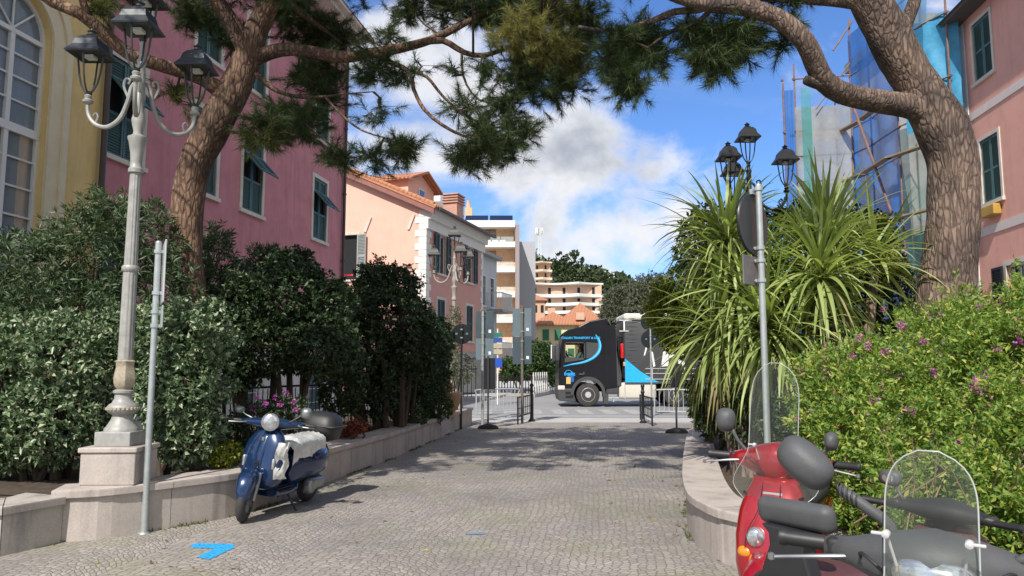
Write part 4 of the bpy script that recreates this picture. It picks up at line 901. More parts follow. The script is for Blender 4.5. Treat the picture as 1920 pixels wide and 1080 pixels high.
cL = [(545, 25, 11.3, 70, 40, 70, 0), (590, 70, 11.5, 55, 40, 50, 0), (640, 60, 11.6, 30, 45, 26, 0), (375, 30, 11, 50, 40, 46, 0), (430, 70, 11.2, 28, 22, 18, 0), (200, 8, 9.4, 24, 22, 12, 2), (335, 180, 10.4, 18, 25, 12, 2),
      (540, 205, 10.6, 48, 22, 36, 0), (500, 235, 10.4, 45, 26, 36, 0), (570, 235, 10.5, 42, 26, 32, 0), (490, 258, 10.2, 30, 14, 16, 2), (610, 165, 10.7, 26, 52, 40, 0), (570, 140, 10.7, 25, 25, 16, 0), (630, 295, 10.2, 28, 16, 16, 0), (605, 120, 10.8, 35, 20, 20, 0),
      (700, 130, 10.5, 45, 20, 24, 0), (745, 140, 10.4, 25, 15, 10, 0), (730, 70, 10.7, 22, 20, 12, 0), (755, 275, 10.2, 27, 26, 24, 0), (700, 290, 10.2, 24, 20, 12, 0), (710, 200, 10.3, 30, 30, 7, 0), (770, 18, 11.2, 45, 22, 24, 0), (830, 12, 11.2, 50, 26, 30, 0),
      (900, 20, 11, 45, 28, 34, 0), (960, 20, 11, 60, 40, 56, 0), (1030, 25, 10.9, 70, 45, 66, 2), (1095, 30, 10.9, 40, 50, 40, 0), (975, 65, 10.2, 38, 26, 34, 1), (1020, 85, 10.3, 35, 25, 26, 1), (985, 110, 10.6, 55, 32, 40, 2), (1070, 95, 10.6, 45, 45, 46, 0), (1075, 130, 10.5, 30, 30, 20, 2), (990, 150, 10.7, 65, 30, 44, 0),
      (1040, 165, 10.7, 50, 25, 30, 0), (960, 195, 10.6, 50, 24, 26, 0), (900, 130, 10.5, 30, 35, 10, 0), (880, 200, 10.4, 40, 35, 12, 0), (930, 270, 10.2, 48, 32, 48, 0), (880, 285, 10.1, 35, 28, 30, 0), (975, 245, 10.4, 26, 26, 18, 0), (905, 240, 10.3, 34, 20, 16, 0), (850, 130, 10.4, 14, 10, 3, 0), (790, 125, 10.3, 12, 8, 3, 0),
      (200, -90, 9.4, 160, 70, 60, 0), (420, -90, 10.3, 140, 70, 80, 0), (640, -70, 11, 130, 60, 80, 0), (840, -80, 11, 140, 70, 90, 0), (1040, -70, 11, 130, 70, 90, 0), (560, -200, 10.5, 260, 70, 120, 0), (900, -200, 11, 240, 80, 120, 0), (520, -50, 9.5, 80, 50, 40, 0)]
rc = random.Random(8)
for gx in range(7):
    for gy in range(5):
        if rc.random() < .9: cL.append((-5.4+gx*1.25+rc.uniform(-.4, .4), 5.2+gy*1.6+rc.uniform(-.4, .4), 7.7+.25*gy+rc.uniform(0, .6), rc.uniform(70, 110), 45, 40, 0))  # unseen crown clusters overhead, added so their shade crosses the lane
pine('leaning umbrella pine with a bare curved trunk beside the left lamp post', (*at(362, 860, 10.6).xy, .37), limL, cL, 11, M_bark)
limR = [('trunk', L_([(1760, 850, 9.2, 0.404), (1762, 760, 9.2, 0.378), (1764, 680, 9.2, 0.353), (1768, 600, 9.2, 0.331), (1778, 520, 9.2, 0.318), (1784, 440, 9.2, 0.305), (1788, 370, 9.2, 0.297), (1786, 300, 9.2, 0.292), (1765, 240, 9.2, 0.312), (1738, 190, 9.2, 0.279), (1710, 145, 9.2, 0.251), (1680, 95, 9.15, .26), (1655, 45, 9.1, .25), (1632, 0, 9.05, .24), (1605, -60, 9, .21), (1560, -150, 8.9, .17), (1500, -260, 8.9, .1)])),
        ('branch', L_([(1765, 235, 9.2, .22), (1725, 205, 9.15, .165), (1680, 195, 9.1, .15), (1630, 187, 9.0, .14), (1580, 174, 8.9, .135), (1546, 152, 8.8, .13), (1528, 118, 8.7, .125), (1510, 80, 8.6, .12), (1475, 45, 8.6, .115), (1430, 22, 8.6, .105), (1380, 12, 8.6, .1), (1320, 8, 8.6, .085), (1270, -5, 8.6, .07), (1200, -30, 8.6, .05)])),
        ('broken_stub', L_([(1552, 158, 8.8, .10), (1530, 155, 8.78, .075), (1510, 150, 8.75, .055)])),
        ('branch', L_([(1690, 80, 9.1, .11), (1698, 45, 9.1, .085), (1712, 10, 9.1, .08), (1725, -30, 9.1, .07), (1760, -120, 9.2, .05)])),
        ('branch', L_([(1640, 20, 9.1, .12), (1600, 6, 9.1, .08), (1540, 0, 9.0, .07), (1470, -4, 9.0, .06), (1380, -10, 9, .05)])),
        ('branch', L_([(1400, 14, 8.6, .08), (1345, 4, 8.6, .06), (1310, 18, 8.7, .05), (1265, 22, 8.8, .045), (1230, 36, 8.9, .04), (1180, 52, 9.1, .035), (1130, 57, 9.3, .028), (1085, 50, 9.5, .02)])),
        ('branch', L_([(1335, 14, 8.7, .04), (1310, 40, 8.8, .028), (1260, 58, 8.9, .02), (1215, 90, 9, .015)])),
        ('branch', L_([(1440, 20, 8.6, .045), (1400, 30, 8.8, .025), (1380, 60, 8.9, .02), (1350, 90, 9, .012)])),
        ('branch', L_([(1425, 22, 8.6, .05), (1412, -10, 8.6, .05), (1390, -60, 8.6, .04)]))]
cR = [(1200, 70, 9.2, 42, 32, 36, 0), (1165, 110, 9.2, 32, 38, 34, 0), (1190, 155, 9.2, 30, 28, 26, 0), (1225, 110, 9.2, 30, 30, 22, 0), (1150, 80, 9.3, 20, 25, 12, 0), (1330, 60, 9.0, 40, 28, 36, 0), (1380, 80, 9.0, 42, 30, 40, 0), (1340, 110, 9.0, 40, 24, 34, 0), (1400, 55, 9.0, 30, 22, 18, 0), (1465, 80, 8.9, 18, 14, 8, 0), (1280, 50, 9.0, 26, 18, 10, 0), (1490, 10, 9, 20, 14, 5, 0),
      (1260, -80, 9, 130, 60, 80, 0), (1460, -80, 9, 140, 60, 80, 0), (1700, -120, 9.2, 150, 70, 80, 0), (1900, -100, 9.8, 120, 80, 60, 0), (1560, -220, 9, 260, 80, 120, 0), (1250, -200, 9, 200, 80, 90, 0), (1850, -260, 9.8, 200, 90, 90, 0)]
pine('massive umbrella pine with plated bark and a forked trunk on the right', (*at(1762, 760, 9.2).xy, .33), limR, cR, 12, M_barkR)

# ================================================================== LAMP POSTS
M_lgrey = mat('patinated grey metal', (.33, .33, .31), .5, .2, 12, .1, 60, metal=.1, streak=.25); M_llant = mat('lantern dark grey', (.055, .06, .065), .4, .2, 10, metal=.4)
M_lblk = mat('black lantern paint', (.008, .009, .011), .45, .2, 10); M_lbei = mat('beige lamp paint', (.36, .33, .29), .6, .12, 10); M_lbeid = mat('taupe lantern', (.06, .058, .055), .5, .1, 10); M_panel = mat('lamp panel', (.65, .66, .62), .4, .05)
def lantern(root, c, m):
    rt = MB(); rt.M = Matrix.Translation(c)
    e = .178; z0 = .42
    def sq(h, z): return [(-h, -h, z), (h, -h, z), (h, h, z), (-h, h, z)]
    rt.rings([sq(e-.06, z0+.005), sq(e, z0-.01), sq(e+.005, z0+.005), sq(.13, z0+.085), sq(.115, z0+.15), sq(.075, z0+.2), sq(.04, z0+.205)], True)
    rt.lathe([(0, .045), (.02, .06), (.035, .035), (.05, .035), (.065, .05), (.08, .02), (.10, .012)], (0, 0, z0+.2), 10); o = rt.build('lantern', m, root)
    fr = MB(); fr.M = Matrix.Translation(c)
    for sx, sy in ((1, 0), (-1, 0), (0, 1), (0, -1)):
        # curved rods
        P = [Vector((sx*r, sy*r, z)) for r, z in ((.015, .0), (.05, .035), (.085, .10), (.11, .2), (.125, .32), (.14, .43))]; fr.tube(P, .0105, 6)
    fr.lathe([(-.02, .03), (.0, .04), (.02, .02)], (0, 0, 0), 10); fr.build('frame', m, o)
    pn = MB(); pn.M = Matrix.Translation(c); pn.box(-.05, .05, -.05, .05, z0-.035, z0-.004); pn.build('lamp_panel', M_panel, o)
def lamp(label, loc, angs, m, ml, dz=0.0, acanthus=None, R_=.6, rot=0, dk=None):
    root = thing('street_lamp', label, 'street lamp', loc, rot, group='four-lantern ornate street lamps'); SX = Matrix.Diagonal((.80, .80, 1, 1))
    b = MB(); b.M = SX.copy(); b.rbox((0, 0, .07), (.44, .44, .14), .01); b.build('plinth', m, root)
    b = MB(); b.M = SX.copy(); b.lathe([(.14, .205), (.17, .20), (.19, .175), (.26, .125), (.30, .115), (.32, .16), (.345, .185), (.38, .185), (.405, .16), (.42, .13), (.46, .105), (.50, .10), (.52, .125), (.54, .125), (.555, .09)], n=28)
    b.build('base', m, root, 'sm')
    b = MB(); b.M = SX.copy(); n = 24; rings = []
    for z, r in ((.555, .08), (.58, .11), (.62, .125), (.67, .13), (.72, .12), (.78, .105), (.82, .11), (.835, .12), (.85, .09)):
        rings.append([((r*(1+.07*cos(6*2*pi*j/n+z*0)))*cos(2*pi*j/n), (r*(1+.07*cos(6*2*pi*j/n)))*sin(2*pi*j/n), z) for j in range(n)])
    b.rings(rings); 
    for j in range(24): a_ = 2*pi*j/24; b.lathe([(-.018, .002), (-.01, .022), (.01, .022), (.018, .002)], (.178*cos(a_), .178*sin(a_), .362), 8)
    b.build('acanthus', acanthus or m, root, 'sm')
    b = MB(); b.M = SX.copy(); n = 36
    def fl(z, r, k): return [(r*(1-(.09 if j % 3 == 0 else 0)*k)*cos(2*pi*j/n) if 1 else 0, r*(1-(.09 if j % 3 == 0 else 0)*k)*sin(2*pi*j/n), z) for j in range(n)]
    b.rings([fl(.85, .092, 0), fl(.88, .092, 1), fl(1.75, .083, 1)]); b.lathe([(1.75, .09), (1.765, .104), (1.80, .104), (1.815, .09)], n=24)
    b.rings([fl(1.815, .08, 1), fl(2.78, .068, 1)]); b.lathe([(2.78, .07), (2.79, .092), (2.83, .092), (2.845, .075), (2.90, .07), (3.0, .078), (3.12, .105), (3.15, .12), (3.17, .12), (3.18, .095), (3.2, .06), (3.24, .055), (3.3, .075), (3.36, .085), (3.42, .07), (3.5, .05), (3.56, .055), (3.6, .075), (3.64, .075), (3.68, .05), (3.8, .055), (3.95, .05), (4.0, .065), (4.03, .04), (4.15+dz, .03), (4.2+dz, .045), (4.22+dz, .025)], n=24)
    b.build('shaft', m, root, 'sm')
    for a_ in angs:
        dx, dy = cos(a_), sin(a_); Pt = lambda r, z: (dx*r, dy*r, z)
        b = MB(); P, Rd = crv([(*Pt(.05, 3.78), .018), (*Pt(.10, 3.72), .022), (*Pt(.14, 3.55), .024), (*Pt(.22, 3.38), .025), (*Pt(.36, 3.30), .024), (*Pt(.50, 3.34), .022), (*Pt(.585, 3.45), .02), (*Pt(R_, 3.58), .02)], .03); b.tube(P, Rd, 8)
        P, Rd = crv([(*Pt(.14, 3.62), .014), (*Pt(.19, 3.74), .014), (*Pt(.17, 3.82), .013), (*Pt(.12, 3.80), .012), (*Pt(.14, 3.76), .01)], .02); b.tube(P, Rd, 6)
        P, Rd = crv([(*Pt(.50, 3.34), .011), (*Pt(.47, 3.42), .011), (*Pt(.50, 3.46), .01), (*Pt(.53, 3.43), .009)], .02); b.tube(P, Rd, 6)
        b.lathe([(3.56, .02), (3.58, .05), (3.6, .055), (3.62, .03), (3.65, .04), (3.67, .025)], Pt(R_, 0), 12); b.build('arm', m, root, 'sm'); lantern(root, Vector(Pt(R_, 3.68)), ml)
    lantern(root, Vector((0, 0, 4.24+dz)), ml); return root
pc = gp(244, 911, .47); pcx, pcy = pc.x-.25, pc.y+.27
b = MB(); b.rbox((0, 0, .155), (.52, .52, .31), .012); b.rbox((0, 0, .335), (.56, .56, .05), .012)
o = b.build('stone_pedestal', M_stone); o.location = (pcx, pcy, .47); o.rotation_euler.z = R(3); tag(o, 'square pink granite pedestal on the left planter wall carrying the lamp', 'pedestal')
# wider stone slab under the pedestal, flush with the coping
lamp('weathered grey fluted street lamp with four lanterns on a stone pedestal in the left foreground', (pcx, pcy, .83), (R(293), R(50), R(172)), M_lgrey, M_llant, .0, mat('worn gilt stone', (.36, .31, .23), .7, .25, 30, .3, 80))
pr = at(1403, 300, 12.6); lamp('black silhouetted street lamp with four lanterns rising above the palm-like plants', (pr.x, 12.6, .98), (R(340), R(100), R(220)), M_lblk, M_lblk, -.1)
o = MB().rbox((0, 0, .16), (.54, .54, .65), .012).build('stone_pedestal', M_stone); o.location = (pr.x, 12.6, .49); tag(o, 'pink granite pedestal hidden among the right-hand plants under the black lamp', 'pedestal')
pm = at(851, 600, 21.4); lamp('beige street lamp with four lanterns in front of the peach gabled house', (pm.x, 21.4, .75), (R(172), R(52), R(292)), M_lbei, M_lbeid, .0)
o = MB().rbox((0, 0, .16), (.54, .54, .40), .012).build('stone_pedestal', M_stone); o.location = (pm.x, 21.4, .39); tag(o, 'granite pedestal at the far end of the left planter under the beige lamp', 'pedestal')

# ================================================================== TRUCK
def font(name, txt, size, m, parent, loc, rot, ext=.002, bold=0.0):
    cu = bpy.data.curves.new(name, 'FONT'); cu.body = txt; cu.size = size; cu.extrude = ext; cu.align_x = 'CENTER'; cu.offset = bold
    t = bpy.data.objects.new(name+'_tmp', cu); C.objects.link(t); dg = bpy.context.evaluated_depsgraph_get(); me = bpy.data.meshes.new_from_object(t.evaluated_get(dg))
    bpy.data.objects.remove(t); me.materials.clear(); me.materials.append(m); o = bpy.data.objects.new(name, me); C.objects.link(o)
    if parent: o.parent = parent
    o.location = loc; o.rotation_euler = rot; return o
M_tk = mat('black truck paint', (.009, .010, .013), .38, .1, 2, coat=.15, spec=.3); M_tk2 = mat('charcoal plastic', (.055, .057, .06), .6, .1, 6); M_cy = mat('cyan vinyl', (.02, .42, .82), .4, .06, 3); M_rub = mat('tyre rubber', (.045, .043, .042), .85, .2, 20)
M_chr = mat('brushed aluminium', (.68, .68, .68), .35, .12, 8, metal=.5); M_tarp = mat('charcoal tarpaulin', (.050, .052, .058), .5, .12, 1.2, .5, 2.2); M_wh = mat('white vinyl', (.78, .78, .78), .5, .04); M_tank = mat('cream tank', (.60, .57, .50), .4, .1, 2)
truck = thing('truck', 'black articulated lorry with a cyan stripe and dark curtain trailer driving across the junction', 'truck', (1.93, 32.4, 0), pi)
def cutter(o, boxes):
    m = MB(); [m.box(*q) for q in boxes]; c = m.build('cut_tmp', M_dark); md = o.modifiers.new('b', 'BOOLEAN'); md.object = c; md.operation = 'DIFFERENCE'; md.solver = 'EXACT'
    par = o.parent; o.parent = None; bpy.context.view_layer.update(); dg = bpy.context.evaluated_depsgraph_get(); me = bpy.data.meshes.new_from_object(o.evaluated_get(dg)); o.modifiers.clear(); o.data = me; o.parent = par; bpy.data.objects.remove(c)
HW = 1.25
arch = [(-1.22+.62*cos(R(t)), .5+.62*sin(R(t))) for t in range(170, 5, -15)]
prof = [(-2.45, .95), (-2.45, 1.2)]
cabp = [(-.02, .75), (0, 1.2), (-.02, 1.75), (-.12, 2.6), (-.22, 3.02), (-.36, 3.15), (-.8, 3.27), (-1.25, 3.34), (-2.35, 3.36), (-2.40, 3.0), (-2.42, .80), (-1.87, .72)]+[(-1.22-.64*cos(R(t)), .52+.64*sin(R(t))) for t in range(20, 165, 12)]+[(-.6, .72)]
b = MB(); b.prism(cabp, -HW, HW); cab = b.build('cab', M_tk, truck)
cutter(cab, [(-2.2, -.2, -1.1, 1.1, 1.3, 3.1)]); cutter(cab, [(-1.07, -.30, -2, 2, 2.0, 2.62)])
bv = cab.modifiers.new('bevel', 'BEVEL'); bv.width = .05; bv.segments = 3; bv.limit_method = 'ANGLE'; bv.angle_limit = R(50)
b = MB(); b.box(-1.05, -.12, -1.0, 1.0, 1.2, 1.24); b.box(-.3, -.14, -1.05, 1.05, 1.5, 1.95); b.box(-1.45, -1.12, .45, .95, 1.25, 2.45); b.build('interior', mat('cab interior', (.12, .12, .11), .8), cab)
b = MB(); b.box(-1.07, -.30, HW-.03, HW-.02, 2.0, 2.62); b.build('side_window', clearmat('cab glass', (.05, .07, .07), .03, .03), truck); b = MB(); b.box(-1.07, -.30, -HW+.02, -HW+.03, 2.0, 2.62); b.build('side_window', MATS['cab glass'], truck)
b = MB()
for s_ in (1,):
    y0, y1 = HW-.012, HW+.006
    for q in ((-1.11, -1.07, 1.95, 2.66), (-.30, -.26, 2.0, 2.66)): b.box(q[0], q[1], y0, y1, q[2], q[3])
    b.box(-1.11, -.26, y0, y1, 2.62, 2.66); b.prism([(-1.11, 1.95), (-.26, 1.82), (-.26, 2.06), (-1.11, 2.0)], y0, y1)
    b.prism([(-1.16, 1.98), (-1.7, 2.15), (-1.78, 2.62), (-1.16, 2.66)], y0, y1-.002)
b.build('window_frame', M_tk2, truck)
b = MB()
for x, z0, z1 in ((-1.13, .95, 3.0), (-.2, .95, 1.8), (-2.0, .8, 3.2)): b.box(x-.008, x+.008, HW, HW+.004, z0, z1)
b.box(-1.13, -.15, HW, HW+.004, .93, .945); b.box(-1.95, -.15, HW, HW+.004, 3.0, 3.012); b.build('door_seam', M_dark, truck)
b = MB(); b.rbox((-.95, HW+.02, 1.33), (.22, .04, .07), .015); b.rbox((-1.05, HW+.02, 1.37), (.05, .04, .14), .015); b.build('door_handle', M_tk2, truck, 'sm')
def ribbon(b, pts, y, t=.004):
    P, Wd = crv([(x, 0, z, w) for x, z, w in pts], .05); top, bot = [], []
    for i, p in enumerate(P):
        d = (P[min(i+1, len(P)-1)]-P[max(i-1, 0)]).normalized(); n = Vector((-d.z, 0, d.x))*Wd[i]/2; top.append((p.x+n.x, p.z+n.z)); bot.append((p.x-n.x, p.z-n.z))
    b.rings([[(p[0], y, p[1]), (q[0], y, q[1]), (q[0], y+t, q[1]), (p[0], y+t, p[1])] for p, q in zip(top, bot)], True)
zx = lambda X_, Z_: (-(X_/5.143+1020-1047)/45.0, (762-(Z_/5.143+570))/45.0)
b = MB(); sp = [(188, 602, .02), (260, 585, .05), (340, 572, .07), (410, 552, .09), (480, 515, .105), (525, 465, .115), (540, 410, .115), (532, 360, .10), (515, 325, .07), (500, 300, .03)]
ribbon(b, [(*zx(x, z), w) for x, z, w in sp], HW+.001); b.build('stripe', M_cy, truck)
b = MB(); ribbon(b, [(*zx(x+4, z-4), w*.18) for x, z, w in sp[1:-1]], HW+.006); b.build('stripe_pale_line', mat('pale cyan vinyl', (.35, .70, .92), .4), truck)  # thin paler line along the cyan stripe
font('lettering', 'ITALIAN TRANSPORT & LOG', .125, M_cy, truck, (*[zx(355, 335)[0]], HW+.003, zx(355, 340)[1]), (pi/2, 0, pi), .002, .004)
x_, z_ = zx(262, 700); b = MB(); b.box(x_-.1, x_+.15, HW, HW+.004, z_-.22, z_+.16); b.build('blue_patch', mat('deep blue vinyl', (.01, .12, .45), .4), truck)
font('lettering', 'fracht', .19, M_cy, truck, (zx(245, 700)[0], HW+.006, zx(245, 690)[1]), (pi/2, 0, pi), .002, .006)
b = MB(); P_ = [zx(205, 660), zx(215, 645), zx(240, 640), zx(260, 650), zx(275, 665)]; ribbon(b, [(p[0], p[1], .02) for p in P_], HW+.004); b.build('car_emblem', M_cy, truck)
x_, z_ = zx(233, 738); b = MB(); b.box(x_-.09, x_+.09, HW, HW+.005, z_-.14, z_+.14); b.build('sticker', mat('yellow sticker', (.65, .45, .15), .5), truck)
b = MB(); b.prism([(-.75, 3.26), (-1.3, 3.55), (-2.0, 3.68), (-2.1, 3.62), (-2.3, 3.3)], -1.05, 1.05); b.build('roof_spoiler', M_tk, truck, bevel=.04)
for y in (HW-.06, -HW+.06-.0):
    b = MB(); b.prism([(-2.05, 3.55), (-2.15, 3.62), (-2.45, 2.3), (-2.62, 1.3), (-2.6, .85), (-2.42, .85), (-2.40, 2.9)], y-.05, y+.05); b.build('side_fairing', M_tk2, truck, bevel=.02)
b = MB(); b.prism([(0, .75), (.03, .5), (-.02, .24), (-.72, .2), (-.64, .5), (-.57, .75)], -HW+.02, HW+.01); b.build('bumper', M_tk2, truck, bevel=.03)
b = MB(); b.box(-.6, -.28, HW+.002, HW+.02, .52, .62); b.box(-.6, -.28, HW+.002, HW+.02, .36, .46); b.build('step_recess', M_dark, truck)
b = MB(); b.rbox((-.12, HW-.09, .78), (.3, .22, .2), .05); b.build('headlight', mat('lamp lens', (.7, .62, .58), .15, .05, coat=1), truck, 'sm')
b = MB()
ring0 = [(-1.22-.60*cos(R(t)), .5+.60*sin(R(t))) for t in range(-8, 189, 9)]; ring1 = [(-1.22-.72*cos(R(t)), .5+.74*sin(R(t))) for t in range(-8, 189, 9)]
b.rings([[(p[0], HW-.3, p[1]), (q[0], HW-.3, q[1]), (q[0], HW+.03, q[1]), (p[0], HW+.03, p[1])] for p, q in zip(ring0, ring1)], True)
b.box(-2.05, -1.85, HW-.3, HW+.02, .15, .5); b.build('mudguard', M_tk2, truck)
for s_ in (1, -1):
    b = MB(); b.rbox((.05, s_*(HW+.16), 2.25), (.16, .22, .75), .05); b.box(-.08, .0, min(s_*HW*.98, s_*(HW+.1)), max(s_*HW*.98, s_*(HW+.1)), 2.45, 2.5); b.build('mirror', M_tk2, truck, 'sm')
b = MB(); b.prism([(0, 0)]*3, 0, 0) if False else None; b.quad((-.09, -HW+.1, 2.0), (-.09, HW-.1, 2.0), (-.25, HW-.1, 2.95), (-.25, -HW+.1, 2.95)); b.build('windscreen', M_glass, truck)
def wheel(root, x, y, r=.5, w=.3, hub=M_chr):
    b = MB(); s_ = 1 if y > 0 else -1
    b.lathe([(-w/2, r*.6), (-w/2, r*.9), (-w/2+.03, r*.98), (-.1*w, r), (.1*w, r), (w/2-.03, r*.98), (w/2, r*.9), (w/2, r*.6)], (x, y, r), 32, axis='Y'); t = b.build('wheel', M_rub, root, 'sm')
    b = MB(); o_ = w/2*s_; b.lathe([(o_*.3, .05), (o_*.3, r*.58), (o_*.98, r*.6), (o_*1.02, r*.56), (o_*.7, r*.48), (o_*.75, r*.28), (o_*1.1, r*.25), (o_*1.12, .02)], (x, y, r), 24, axis='Y')
    for k in range(10):
        a_ = 2*pi*k/10; b.lathe([(o_*.6, .02), (o_*.86, .02)], (x+r*.38*cos(a_), y, r+r*.38*sin(a_)), 6, axis='Y')
    b.build('rim', hub, t, 'sm'); return t
for x in (-1.22, -4.85): 
    for y in (1.08, -1.08): wheel(truck, x, y, .49)
b = MB(); b.box(-6.0, -.8, -.45, .45, .6, .9); b.box(-2.55, -2.42, -1.1, 1.1, .6, 2.9); b.box(-3.6, -2.6, -1.0, 1.0, .95, 1.05); b.cyl((-2.55, .3, 2.4), (-3.0, .3, 1.8), .04, 6); b.cyl((-2.5, .8, 2.9), (-2.75, .8, 2.9), .05, 6); b.build('chassis', M_dark, truck)
b = MB(); b.rbox((-3.28, HW-.35, .66), (1.55, .62, .66), .08); 
b.build('fuel_tank', M_tank, truck, 'sm')
b = MB()
for x in (-2.75, -3.5): b.rbox((x, HW-.35, .66), (.05, .65, .69), .02)
b.build('tank_strap', M_chr, truck)
b = MB(); b.rbox((-2.22, HW-.25, .72), (.5, .45, .42), .03); b.build('battery_box', M_tk2, truck, 'sm')
b = MB(); b.box(-2.5, -2.0, HW-.3, HW-.02, .36, .40); b.box(-2.3, -2.25, HW-.2, HW-.05, .2, .36); b.build('step', M_chr, truck)
b = MB(); b.rbox((-2.66, HW-.08, 2.3), (.14, .14, .62), .04); b.build('marker_light', mat('red lens', (.55, .01, .01), .2, .1, coat=1), truck, 'sm')
b = MB(); b.rbox((-2.74, HW-.05, 1.75), (.1, .1, .18), .03); b.build('amber_light', mat('amber lens', (.8, .38, .05), .2, .1, coat=1), truck, 'sm')
# rear wheel guard
b = MB(); r0 = [(-4.85-.56*cos(R(t)), .49+.56*sin(R(t))) for t in range(10, 175, 12)]; r1 = [(-4.85-.62*cos(R(t)), .49+.62*sin(R(t))) for t in range(10, 175, 12)]
b.rings([[(p[0], .8, p[1]), (q[0], .8, q[1]), (q[0], HW, q[1]), (p[0], HW, p[1])] for p, q in zip(r0, r1)]); b.build('mudguard', M_dark, truck)
# trailer
b = MB(); b.rbox((-9.4, 0, 2.32), (13.5-.15, 2.5, 2.5), .12); tr = b.build('trailer', M_tarp, truck, 'sm')
b = MB(); b.rbox((-9.4, 0, 3.72), (13.3, 2.54, .3), .1); b.build('trailer_roof', mat('dusty white roof', (.62, .62, .58), .7, .15, 3), tr, 'sm')
b = MB()
for z in (1.12, 1.35, 1.55): b.box(-16, -3.6, HW+.01, HW+.03, z, z+.03)
for i in range(9): b.box(-3.9-i*1.35, -3.86-i*1.35, HW+.01, HW+.035, 1.1, 1.62)
b.build('side_rail', M_chr, tr)
b = MB(); b.box(-16.05, -2.75, -HW, HW+.005, .95, 1.08); b.build('chassis_rail', M_tk2, tr)
b = MB(); b.prism([(-2.76, 1.98), (-2.76, 1.0), (-4.15, 1.0), (-3.4, 1.45)], HW+.012, HW+.018); b.build('cyan_triangle', M_cy, tr)
def px(X_, Z_): return zx(X_, Z_)
b = MB(); y0, y1 = HW+.006, HW+.012
for pl in ([(995, 390), (985, 400), (958, 500), (970, 498), (990, 440)], [(1030, 455), (1048, 470), (1068, 600), (1048, 610)], [(1150, 440), (1195, 400), (1200, 540), (1190, 600), (1124, 606)], [(1195, 400), (1290, 400), (1290, 440), (1195, 440)], [(1195, 490), (1270, 490), (1270, 525), (1195, 525)], [(1290, 470), (1345, 440), (1350, 600), (1290, 605)]):
    b.prism([px(*p) for p in pl], y0, y1)
b.build('white_letter', M_wh, tr)
b = MB(); x_, z_ = zx(775, 205); b.box(x_-.03, x_+.03, y0, y1, z_-.25, z_+.2); b.box(x_-.2, x_+.2, y0, y1, z_+.18, z_+.21); b.box(x_-.2, x_+.2, y0, y1, z_-.27, z_-.24); b.build('white_mark', M_wh, tr)
font('lettering', 'MADE IN', .1, M_wh, tr, (zx(800, 170)[0], HW+.01, zx(800, 170)[1]), (pi/2, 0, pi), .001)
b = MB(); rr = random.Random(4)
for k in range(14):   # strap creases where the curtain is pulled forward
    z = 1.5+k*.165; ln = rr.uniform(.25, .7); b.tube([(-2.8, HW-.004, z), (-2.8-ln*.5, HW+.004, z+rr.uniform(-.02, .02)), (-2.8-ln, HW-.012, z+rr.uniform(-.05, .05))], [.012, .02, .006], 6)
b.build('curtain_crease', M_tarp, tr, 'sm')
for x in (-12.6, -13.9, -15.2):
    for y in (1.05, -1.05): wheel(truck, x, y, .48)

# driver -------------------------------------------------------------
def skinned(name, pts, edges, radii, m, parent=None, sub=2):
    me = bpy.data.meshes.new(name); me.from_pydata(pts, edges, []); o = bpy.data.objects.new(name, me); C.objects.link(o); me.materials.append(m)
    sk = o.modifiers.new('skin', 'SKIN'); me.skin_vertices.new(name='') if not me.skin_vertices else None
    for i, r in enumerate(radii): me.skin_vertices[0].data[i].radius = (r, r) if not hasattr(r, '__len__') else r
    me.skin_vertices[0].data[0].use_root = True; sk.use_smooth_shade = True
    s_ = o.modifiers.new('sub', 'SUBSURF'); s_.levels = sub; s_.render_levels = sub
    if parent: o.parent = parent
    return o
M_skin = mat('skin', (.50, .29, .20), .5, .06, 8); M_shirt = mat('grey green shirt', (.07, .12, .12), .85, .15, 10); M_hair = mat('brown hair', (.04, .022, .012), .7, .2, 30)
# person seated inside the cab, facing the direction of travel, left arm on the wheel
drv = thing('person', 'lorry driver in a grey-green shirt seen through the cab window', 'person', (1.93+.95, 32.4-.68, 1.74), pi)
P_ = [(0, 0, 0), (.0, 0, .25), (-.02, 0, .48), (0, 0, .58), (.02, 0, .70), (.01, .19, .46), (.16, .25, .24), (.40, .17, .30), (.47, .15, .32), (.01, -.19, .46), (.18, -.25, .24), (.40, -.17, .30), (.47, -.15, .32), (.2, .1, -.02), (.42, .12, .02), (.45, .12, -.35), (.2, -.1, -.02), (.42, -.12, .02), (.45, -.12, -.35)]
E_ = [(0, 1), (1, 2), (2, 3), (3, 4), (2, 5), (5, 6), (6, 7), (7, 8), (2, 9), (9, 10), (10, 11), (11, 12), (0, 13), (13, 14), (14, 15), (0, 16), (16, 17), (17, 18)]
RR = [.15, (.13, .17), (.11, .15), .055, (.085, .085), .065, .045, .032, .025, .065, .045, .032, .025, .085, .07, .05, .085, .07, .05]
skinned('body', P_, E_, RR, M_skin, drv)
b = MB(); b.loft([(-.05, 0, 0, .17, .19), (.2, 0, 0, .155, .185), (.42, -.01, 0, .14, .215), (.50, -.01, 0, .10, .17), (.545, 0, 0, .065, .08)], 'Z', 20)
for s_ in (1, -1): P, Rd = crv([(-.0, s_*.17, .47, .085), (.07, s_*.22, .36, .075), (.14, s_*.25, .27, .065)], .04); b.tube(P, Rd, 12)
b.build('shirt', M_shirt, drv, 'sm')
b = MB(); b.loft([(.74, .0, 0, .06, .05), (.76, .02, 0, .095, .07), (.80, .02, 0, .10, .078), (.86, .01, 0, .098, .078), (.91, 0, 0, .07, .055), (.93, 0, 0, .02, .02)], 'Z', 20); b.build('head', M_skin, drv, 'all')
b = MB(); b.loft([(.78, -.035, 0, .065, .08), (.86, -.02, 0, .09, .086), (.92, -.01, 0, .075, .065), (.945, -.005, 0, .03, .03)], 'Z', 20); b.build('hair', M_hair, drv, 'all')
